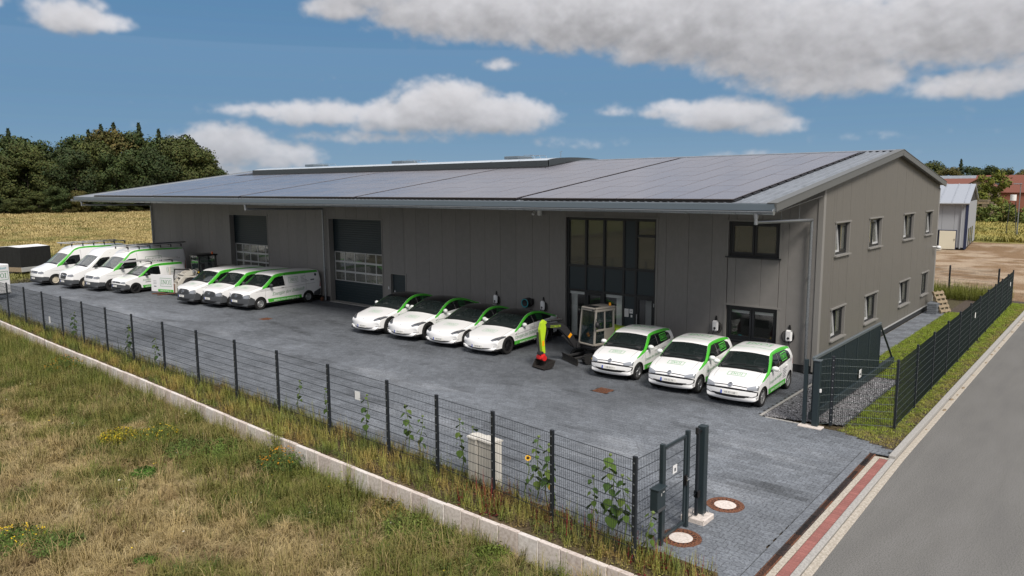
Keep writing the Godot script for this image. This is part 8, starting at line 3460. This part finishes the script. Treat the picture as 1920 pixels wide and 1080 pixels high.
	scatter(26000, -40.0, 4.0, 14.0, 25.0, func(x: float, z: float) -> float: return clampf(1.8 * (lush.call(x, z) - 0.42), 0.0, 1.0) * in_meadow.call(x, z), ground_y, Vector2(0.6, 1.3), func(x: float, z: float) -> Color: return Color(0.15, 0.165, 0.04).lerp(Color(0.085, 0.125, 0.035), clampf(0.5 + 1.5 * nz(x, z, 8.0), 0.0, 1.0)), 25, xs, cs, 0.3)
	multi("meadow_herbs", weed(5, 7, 0.3, 0.055, 0.19, false), M.leaf, xs, cs, self)
	# white and yellow flowers
	xs = []
	cs = []
	scatter(420, -26.0, 2.0, 15.0, 22.0, func(x: float, z: float) -> float: return clampf(2.5 * nz(x + 11.0, z, 5.0) + 0.1, 0.0, 1.0) * in_meadow.call(x, z), func(x: float, z: float) -> float: return ground_y(x, z) + 0.26, Vector2(0.7, 1.5), func(x: float, z: float) -> Color: return Color(0.62, 0.62, 0.55) if nz(x * 7.0, z * 7.0, 3.0) > -0.1 else Color(0.7, 0.5, 0.03), 26, xs, cs, 0.5)
	multi("meadow_flowers", flower_mesh(7, 0.02), M.leaf, xs, cs, self)
	# the planted strip along the fence
	var in_bed := func(x: float, z: float) -> float:
		if x > 3.3 or x < -53.0:
			return 0.0
		var front := fence_z(x) - 0.5
		if x > 1.7:
			front = lerpf(fence_z(x) - 0.5, 14.95, clampf((x - 1.7) / 0.8, 0.0, 1.0))
		return 1.0 if z > front and z < wall_z(x) - 0.06 else 0.0
	var bed_tint := func(x: float, z: float) -> Color:
		var k := nz(x * 1.3, z * 3.0, 5.0)
		var c := Color(0.33, 0.23, 0.1).lerp(Color(0.28, 0.27, 0.08), clampf(0.45 + 1.8 * k, 0.0, 1.0))
		return c.lerp(Color(0.12, 0.16, 0.05), clampf(0.25 + 2.0 * nz(x - 90.0, z * 2.0, 6.0), 0.0, 0.85))
	xs = []
	cs = []
	scatter(15000, -46.0, 3.4, 13.0, 15.9, in_bed, func(_x: float, _z: float) -> float: return 0.0, Vector2(0.5, 1.2), bed_tint, 31, xs, cs, 0.16)
	multi("bed_weeds", weed(6, 6, 0.32, 0.05, 0.12, true), M.leaf, xs, cs, self)
	xs = []
	cs = []
	scatter(1500, -46.0, 3.4, 13.0, 15.9, in_bed, func(_x: float, _z: float) -> float: return 0.0, Vector2(0.6, 1.15), bed_tint, 32, xs, cs, 0.1)
	multi("bed_weeds", weed(7, 4, 0.58, 0.06, 0.14, true), M.leaf, xs, cs, self)
	xs = []
	cs = []
	scatter(900, -2.5, 3.4, 14.2, 15.9, func(x: float, z: float) -> float: return in_bed.call(x, z) * clampf(2.0 * nz(x * 2.0, z * 2.0, 7.0), 0.0, 1.0), func(_x: float, _z: float) -> float: return 0.0, Vector2(0.7, 1.2), func(_x: float, _z: float) -> Color: return Color(0.16, 0.02, 0.025), 33, xs, cs, 0.2)
	multi("red_weeds", weed(8, 3, 0.45, 0.07, 0.1, true), M.leaf, xs, cs, self)
	# lawn
	var in_lawn := func(x: float, z: float) -> float:
		if z > 6.4 or z < -23.0 or x > 4.02 or x < 0.95:
			return 0.0
		if x < 2.5 and z > -0.92:
			return 0.0
		if z > 5.5 and x < 2.6 + (z - 5.85) * 2.4:
			return 0.0
		if z < -17.5 and x < 2.6:
			return 0.0
		var worn := smoothstep(3.55, 4.0, x) * 0.35 + smoothstep(4.8, 6.2, z) * 0.4
		return 1.0 - worn
	xs = []
	cs = []
	scatter(30000, 0.9, 4.1, -23.0, 6.5, in_lawn, func(_x: float, _z: float) -> float: return -0.012, Vector2(0.7, 1.4), func(x: float, z: float) -> Color: return Color(0.25, 0.33, 0.045).lerp(Color(0.34, 0.27, 0.1), clampf(smoothstep(3.3, 4.0, x) * 0.7 + smoothstep(4.6, 6.2, z) * 0.7 + 0.6 * nz(x * 2.0, z * 2.0, 6.0) - 0.1, 0.0, 0.85)), 41, xs, cs, 0.3)
	multi("lawn_grass", tuft(9, 14, 0.05, 0.003, 0.8, 0.06), M.leaf, xs, cs, self)
	# tall weeds at the rear fence
	xs = []
	cs = []
	scatter(1600, -3.0, 3.0, -24.6, -22.6, func(_x: float, _z: float) -> float: return 1.0, func(_x: float, _z: float) -> float: return -0.03, Vector2(0.8, 1.5), func(_x: float, _z: float) -> Color: return Color(0.2, 0.21, 0.06), 42, xs, cs, 0.15)
	multi("rear_weeds", weed(10, 5, 0.6, 0.06, 0.16, true), M.leaf, xs, cs, self)
	# the dry field on the left and the field behind
	xs = []
	cs = []
	var dry_field := func(x: float, z: float) -> Color:
		var c := ground_tint(x, z)
		return Color(c.r * 1.05, c.g * 1.05, c.b * 1.05)
	var in_field := func(x: float, z: float) -> float:
		if x > -51.5 and z > -22.0:
			return 0.0
		return 1.0 if x > -59.0 or absf(x + 57.5) > 3.5 or z < 2.5 or z > 8.5 else 0.0
	scatter(60000, -130.0, -52.0, -40.0, 12.0, in_field, ground_y, Vector2(0.6, 1.2), dry_field, 51, xs, cs, 0.3)
	multi("field_grass", tuft(11, 18, 0.42, 0.014, 0.8, 0.3), M.leaf, xs, cs, self)
	xs = []
	cs = []
	scatter(60000, -270.0, -115.0, -100.0, 6.0, in_field, ground_y, Vector2(0.5, 1.1), dry_field, 52, xs, cs, 0.3)
	multi("field_grass", tuft(12, 20, 0.4, 0.035, 0.9, 1.1), M.leaf, xs, cs, self)
	xs = []
	cs = []
	scatter(2600, -170.0, -54.0, -55.0, 8.0, func(x: float, z: float) -> float: return clampf(2.2 * nz(x * 0.5 + 12.0, z, 1.6) - 0.1, 0.0, 1.0), ground_y, Vector2(0.8, 1.5), func(_x: float, _z: float) -> Color: return Color(0.15, 0.08, 0.04), 53, xs, cs, 0.15)
	multi("dock_stems", weed(13, 4, 0.8, 0.14, 0.25, true), M.leaf, xs, cs, self)
	xs = []
	cs = []
	scatter(14000, -30.0, 8.0, -130.0, -76.0, func(x: float, z: float) -> float: return 1.0 if z < -76.0 else 0.0, ground_y, Vector2(0.8, 1.4), dry_field, 54, xs, cs, 0.3)
	multi("field_grass", tuft(14, 16, 0.5, 0.03, 0.8, 0.4), M.leaf, xs, cs, self)
	build_herbs()
	build_sunflowers()

func build_herbs() -> void:
	var spots := [
		[-22.6, 15.9, 0.75, 0.75, Color(0.07, 0.1, 0.02), 2, "dark green bush with orange flowers in the meadow near the pale stones"],
		[-20.9, 15.75, 0.6, 0.55, Color(0.09, 0.11, 0.03), 0, "low dark weed clump beside the orange flowering bush"],
		[-13.0, 17.9, 0.55, 0.42, Color(0.24, 0.22, 0.025), 1, "bright yellow green flowering clump in the left meadow"],
		[-12.0, 17.3, 0.7, 0.5, Color(0.1, 0.14, 0.03), 1, "green clump with yellow flowers, left one of a close pair"],
		[-10.6, 17.2, 0.7, 0.45, Color(0.085, 0.125, 0.03), 0, "broad green herb clump in the middle of the left meadow"],
		[-9.8, 16.6, 0.65, 0.5, Color(0.095, 0.14, 0.03), 0, "green herb clump between the left meadow and the pale stones"],
		[-7.5, 16.35, 0.6, 0.62, Color(0.065, 0.1, 0.025), 2, "dark leafy clump with a few orange flowers below the wall"],
		[-9.9, 18.6, 0.3, 0.24, Color(0.07, 0.14, 0.025), 0, "small bright green seedling among dry straw"],
		[-8.0, 21.9, 0.6, 0.5, Color(0.075, 0.12, 0.025), 1, "green bush with yellow leaves at the bottom left corner"],
		[-7.3, 21.4, 0.5, 0.36, Color(0.08, 0.125, 0.03), 0, "low green herb beside the bottom left bush"],
		[-5.5, 20.5, 0.22, 0.14, Color(0.06, 0.12, 0.02), 0, "tiny deep green rosette in the dry grass at the bottom"],
		[-2.7, 16.55, 0.6, 0.45, Color(0.13, 0.17, 0.04), 0, "pale green grassy clump in the centre meadow below the wall"],
		[-3.6, 16.3, 0.5, 0.42, Color(0.17, 0.13, 0.04), 0, "reddish brown weed clump below the pale stones"],
		[-1.9, 16.5, 0.5, 0.3, Color(0.12, 0.15, 0.035), 0, "olive weed clump right of the pale green grassy clump"],
		[-0.6, 16.3, 0.4, 0.28, Color(0.11, 0.15, 0.03), 0, "low green clump in the meadow below the meter cabinets"],
	]
	for k in spots.size():
		var q: Array = spots[k]
		var z: float = maxf(q[1], wall_z(q[0]) + 0.35)
		var t := thing("meadow_plant", q[6], "plant", "leafy clumps in the meadow", Vector3(q[0], ground_y(q[0], z), z))
		var r := RandomNumberGenerator.new()
		r.seed = 600 + k
		var g := G.new()
		g.tinted = true
		var st := G.new()
		for i in 110:
			var a := r.randf() * TAU
			var d: float = sqrt(r.randf()) * q[2]
			var h: float = q[3] * (1.0 - 0.55 * pow(d / q[2], 2.0)) * r.randf_range(0.7, 1.1)
			var base := Vector3(cos(a) * d * 0.5, 0, sin(a) * d * 0.5)
			var tip := Vector3(cos(a) * d, h, sin(a) * d)
			st.cyl(base, tip, 0.005, 0.002, 3, false)
			for j in 20:
				var u := r.randf_range(0.2, 1.05)
				var v := r.randf_range(0.65, 1.35)
				var c: Color = q[4]
				leaf_quad(g, base.lerp(tip, u) + rdir(r) * 0.05, Vector3(cos(a) * 0.5, 0.8, sin(a) * 0.5).normalized(), r.randf_range(0.018, 0.042), r, Color(c.r * v, c.g * v, c.b * v), 0.5)
		part("stems", st, M.stem, t).set_meta("kind", "stuff")
		part("foliage", g, M.leaf, t)
		if q[5] > 0:
			g = G.new()
			g.tinted = true
			var fr := RandomNumberGenerator.new()
			fr.seed = 700 + k
			for i in 70:
				var a := fr.randf() * TAU
				var d: float = sqrt(fr.randf()) * q[2] * 0.9
				var h: float = q[3] * (1.02 - 0.55 * pow(d / q[2], 2.0)) * fr.randf_range(0.85, 1.05)
				for j in 3:
					leaf_quad(g, Vector3(cos(a) * d, h, sin(a) * d) + rdir(fr) * 0.02, Vector3.UP, 0.018, fr, Color(0.62, 0.42, 0.02) if q[5] == 1 else Color(0.5, 0.22, 0.015))
			part("flowers", g, M.leaf, t)
	# a feathery tall grass clump leaning over the stones
	for q in [[-8.35, 15.35, "tall feathery pale grass clump leaning over the pale stones", 1.0], [-5.3, 15.25, "thin grey green weed growing over the stone edge", 0.6]]:
		var t := thing("tall_grass", q[2], "plant", "", Vector3(q[0], -0.3, wall_z(q[0]) + 0.3))
		part("stems", weed(800, 46 if q[3] > 0.9 else 14, 1.25 * q[3], 0.09, 0.34 * q[3], true), M.leaf_pale, t)

func build_sunflowers() -> void:
	var lf := G.new()
	lf.tinted = true
	lf.tint = Color(1, 1, 1)
	# a drooping heart shaped leaf along +x
	var edge := [Vector2(0, 0), Vector2(0.15, 0.42), Vector2(0.4, 0.5), Vector2(0.7, 0.32), Vector2(1.0, 0.0)]
	for sg in [-1.0, 1.0]:
		for i in 4:
			var q := []
			for e in [Vector2(edge[i].x, 0), edge[i], edge[i + 1], Vector2(edge[i + 1].x, 0)]:
				q.append(Vector3(e.x, -0.55 * e.x * e.x - 0.12 * absf(e.y), e.y * sg))
			var n := Vector3(0.5, 0.8, 0.2 * sg).normalized()
			lf.tris(q[0], q[1], q[2], n, n, n)
			lf.tris(q[0], q[2], q[3], n, n, n)
	var leaf_mesh := lf.mesh()
	var greens := [M.leaf_a, M.leaf_b, M.leaf_c]
	var plants := [
		[1.12, 14.95, 1.62, 12, 0.27, false, "tallest sunflower plant without bloom, nearest the small gate"],
		[1.42, 14.9, 1.3, 9, 0.24, false, "shorter leafy sunflower leaning beside the corner fence post"],
		[0.7, 14.9, 1.1, 6, 0.18, false, "thin pale sunflower plant left of the tallest one"],
		[-0.95, 14.5, 1.42, 9, 0.2, false, "leafy sunflower right of the white cabinets, left one of two"],
		[-0.6, 14.55, 1.3, 10, 0.24, false, "drooping sunflower with large hanging leaves behind the mesh"],
		[-1.05, 14.7, 0.95, 4, 0.12, true, "small sunflower with a closed yellow head"],
		[-0.12, 15.05, 0.68, 4, 0.14, true, "open yellow sunflower with dark centre beside a fence post"],
		[2.06, 15.1, 0.85, 6, 0.16, false, "small green sunflower plant right of the corner post"],
		[-3.2, 14.4, 1.3, 7, 0.19, false, "leafy sunflower left of the white cabinets, taller of two"],
		[-2.9, 14.3, 1.15, 6, 0.2, false, "leafy sunflower close beside the left white cabinet"],
		[-5.15, 14.25, 1.25, 7, 0.2, false, "sunflower plant by the post left of the cabinets"],
		[-4.75, 14.2, 1.0, 5, 0.18, false, "drooping low sunflower between two fence posts"],
		[-6.9, 14.15, 1.15, 6, 0.19, false, "green sunflower plant below the white notice on the mesh"],
		[-8.7, 14.05, 1.0, 5, 0.17, false, "short sunflower plant under the middle of the fence"],
		[-10.2, 13.95, 0.95, 5, 0.17, false, "short sunflower plant between the two middle fence posts"],
		[-19.2, 13.95, 1.05, 6, 0.2, false, "sunflower plant against the paving at the left half of the fence"],
		[-21.6, 13.9, 1.25, 8, 0.24, false, "big leafed sunflower plant at the left half of the fence"],
		[-27.2, 13.85, 1.2, 7, 0.22, false, "sunflower plant near the fence notice at the far left"],
	]
	for k in plants.size():
		var q: Array = plants[k]
		var r := RandomNumberGenerator.new()
		r.seed = 900 + k
		var t := thing("sunflower", q[6], "sunflower", "sunflowers along the mesh fence", Vector3(q[0], 0.0, q[1]), r.randf() * TAU)
		var h: float = q[2]
		var g := G.new()
		var p := Vector3.ZERO
		for j in 4:
			var e := Vector3(0.05 * sin(j * 1.3 + k), h * (j + 1) / 4.0, 0.04 * cos(j * 1.7 + k) - 0.04)
			g.cyl(p, e, 0.014 - 0.002 * j, 0.012 - 0.002 * j, 6, false)
			p = e
		part("stem", g, M.stem, t)
		var n: int = int(q[3] * 1.6)
		for j in n:
			var u := 0.3 + 0.7 * (j + 0.5) / n
			var a := j * 2.4 + r.randf_range(-0.3, 0.3)
			var s: float = q[4] * r.randf_range(0.55, 1.05) * (1.15 - 0.45 * u)
			var o := part("leaf", leaf_mesh, greens[r.randi() % 3], t)
			o.transform = Transform3D(Basis(Vector3.UP, a) * Basis(Vector3(0, 0, 1), -0.25 - 0.5 * (1.0 - u)).scaled(Vector3(s, s, s)), Vector3(0.03 * sin(u * 5.0 + k), h * u, 0.0) + Basis(Vector3.UP, a) * Vector3(0.04, 0, 0))
		if q[5]:
			var hd := G.new()
			var tilt := Transform3D(Basis(Vector3(1, 0, 0), -0.5), Vector3(p.x, h + 0.02, p.z + 0.02))
			t.rotation.y = 0.5
			for j in 16:
				var a := TAU * j / 16.0
				var d := Vector3(cos(a), sin(a), 0.12)
				var w := Vector3(-sin(a), cos(a), 0) * 0.018
				hd.tri(tilt * (d * 0.03 - w), tilt * (d * 0.03 + w), tilt * (d * 0.072))
				hd.tri(tilt * (d * 0.03 + w), tilt * (d * 0.03 - w), tilt * (d * 0.072 - Vector3(0, 0, 0.002)))
			var f := part("petals", hd, M.petal, t)
			var c := G.new()
			c.ball(tilt * Vector3(0, 0, 0.01), Vector3(0.036, 0.036, 0.022), 10)
			part("seed_head", c, M.seedhead, t)
		else:
			var b := G.new()
			b.ball(Vector3(p.x, h, p.z), Vector3(0.035, 0.03, 0.035), 8)
			part("bud", b, M.stem, t)
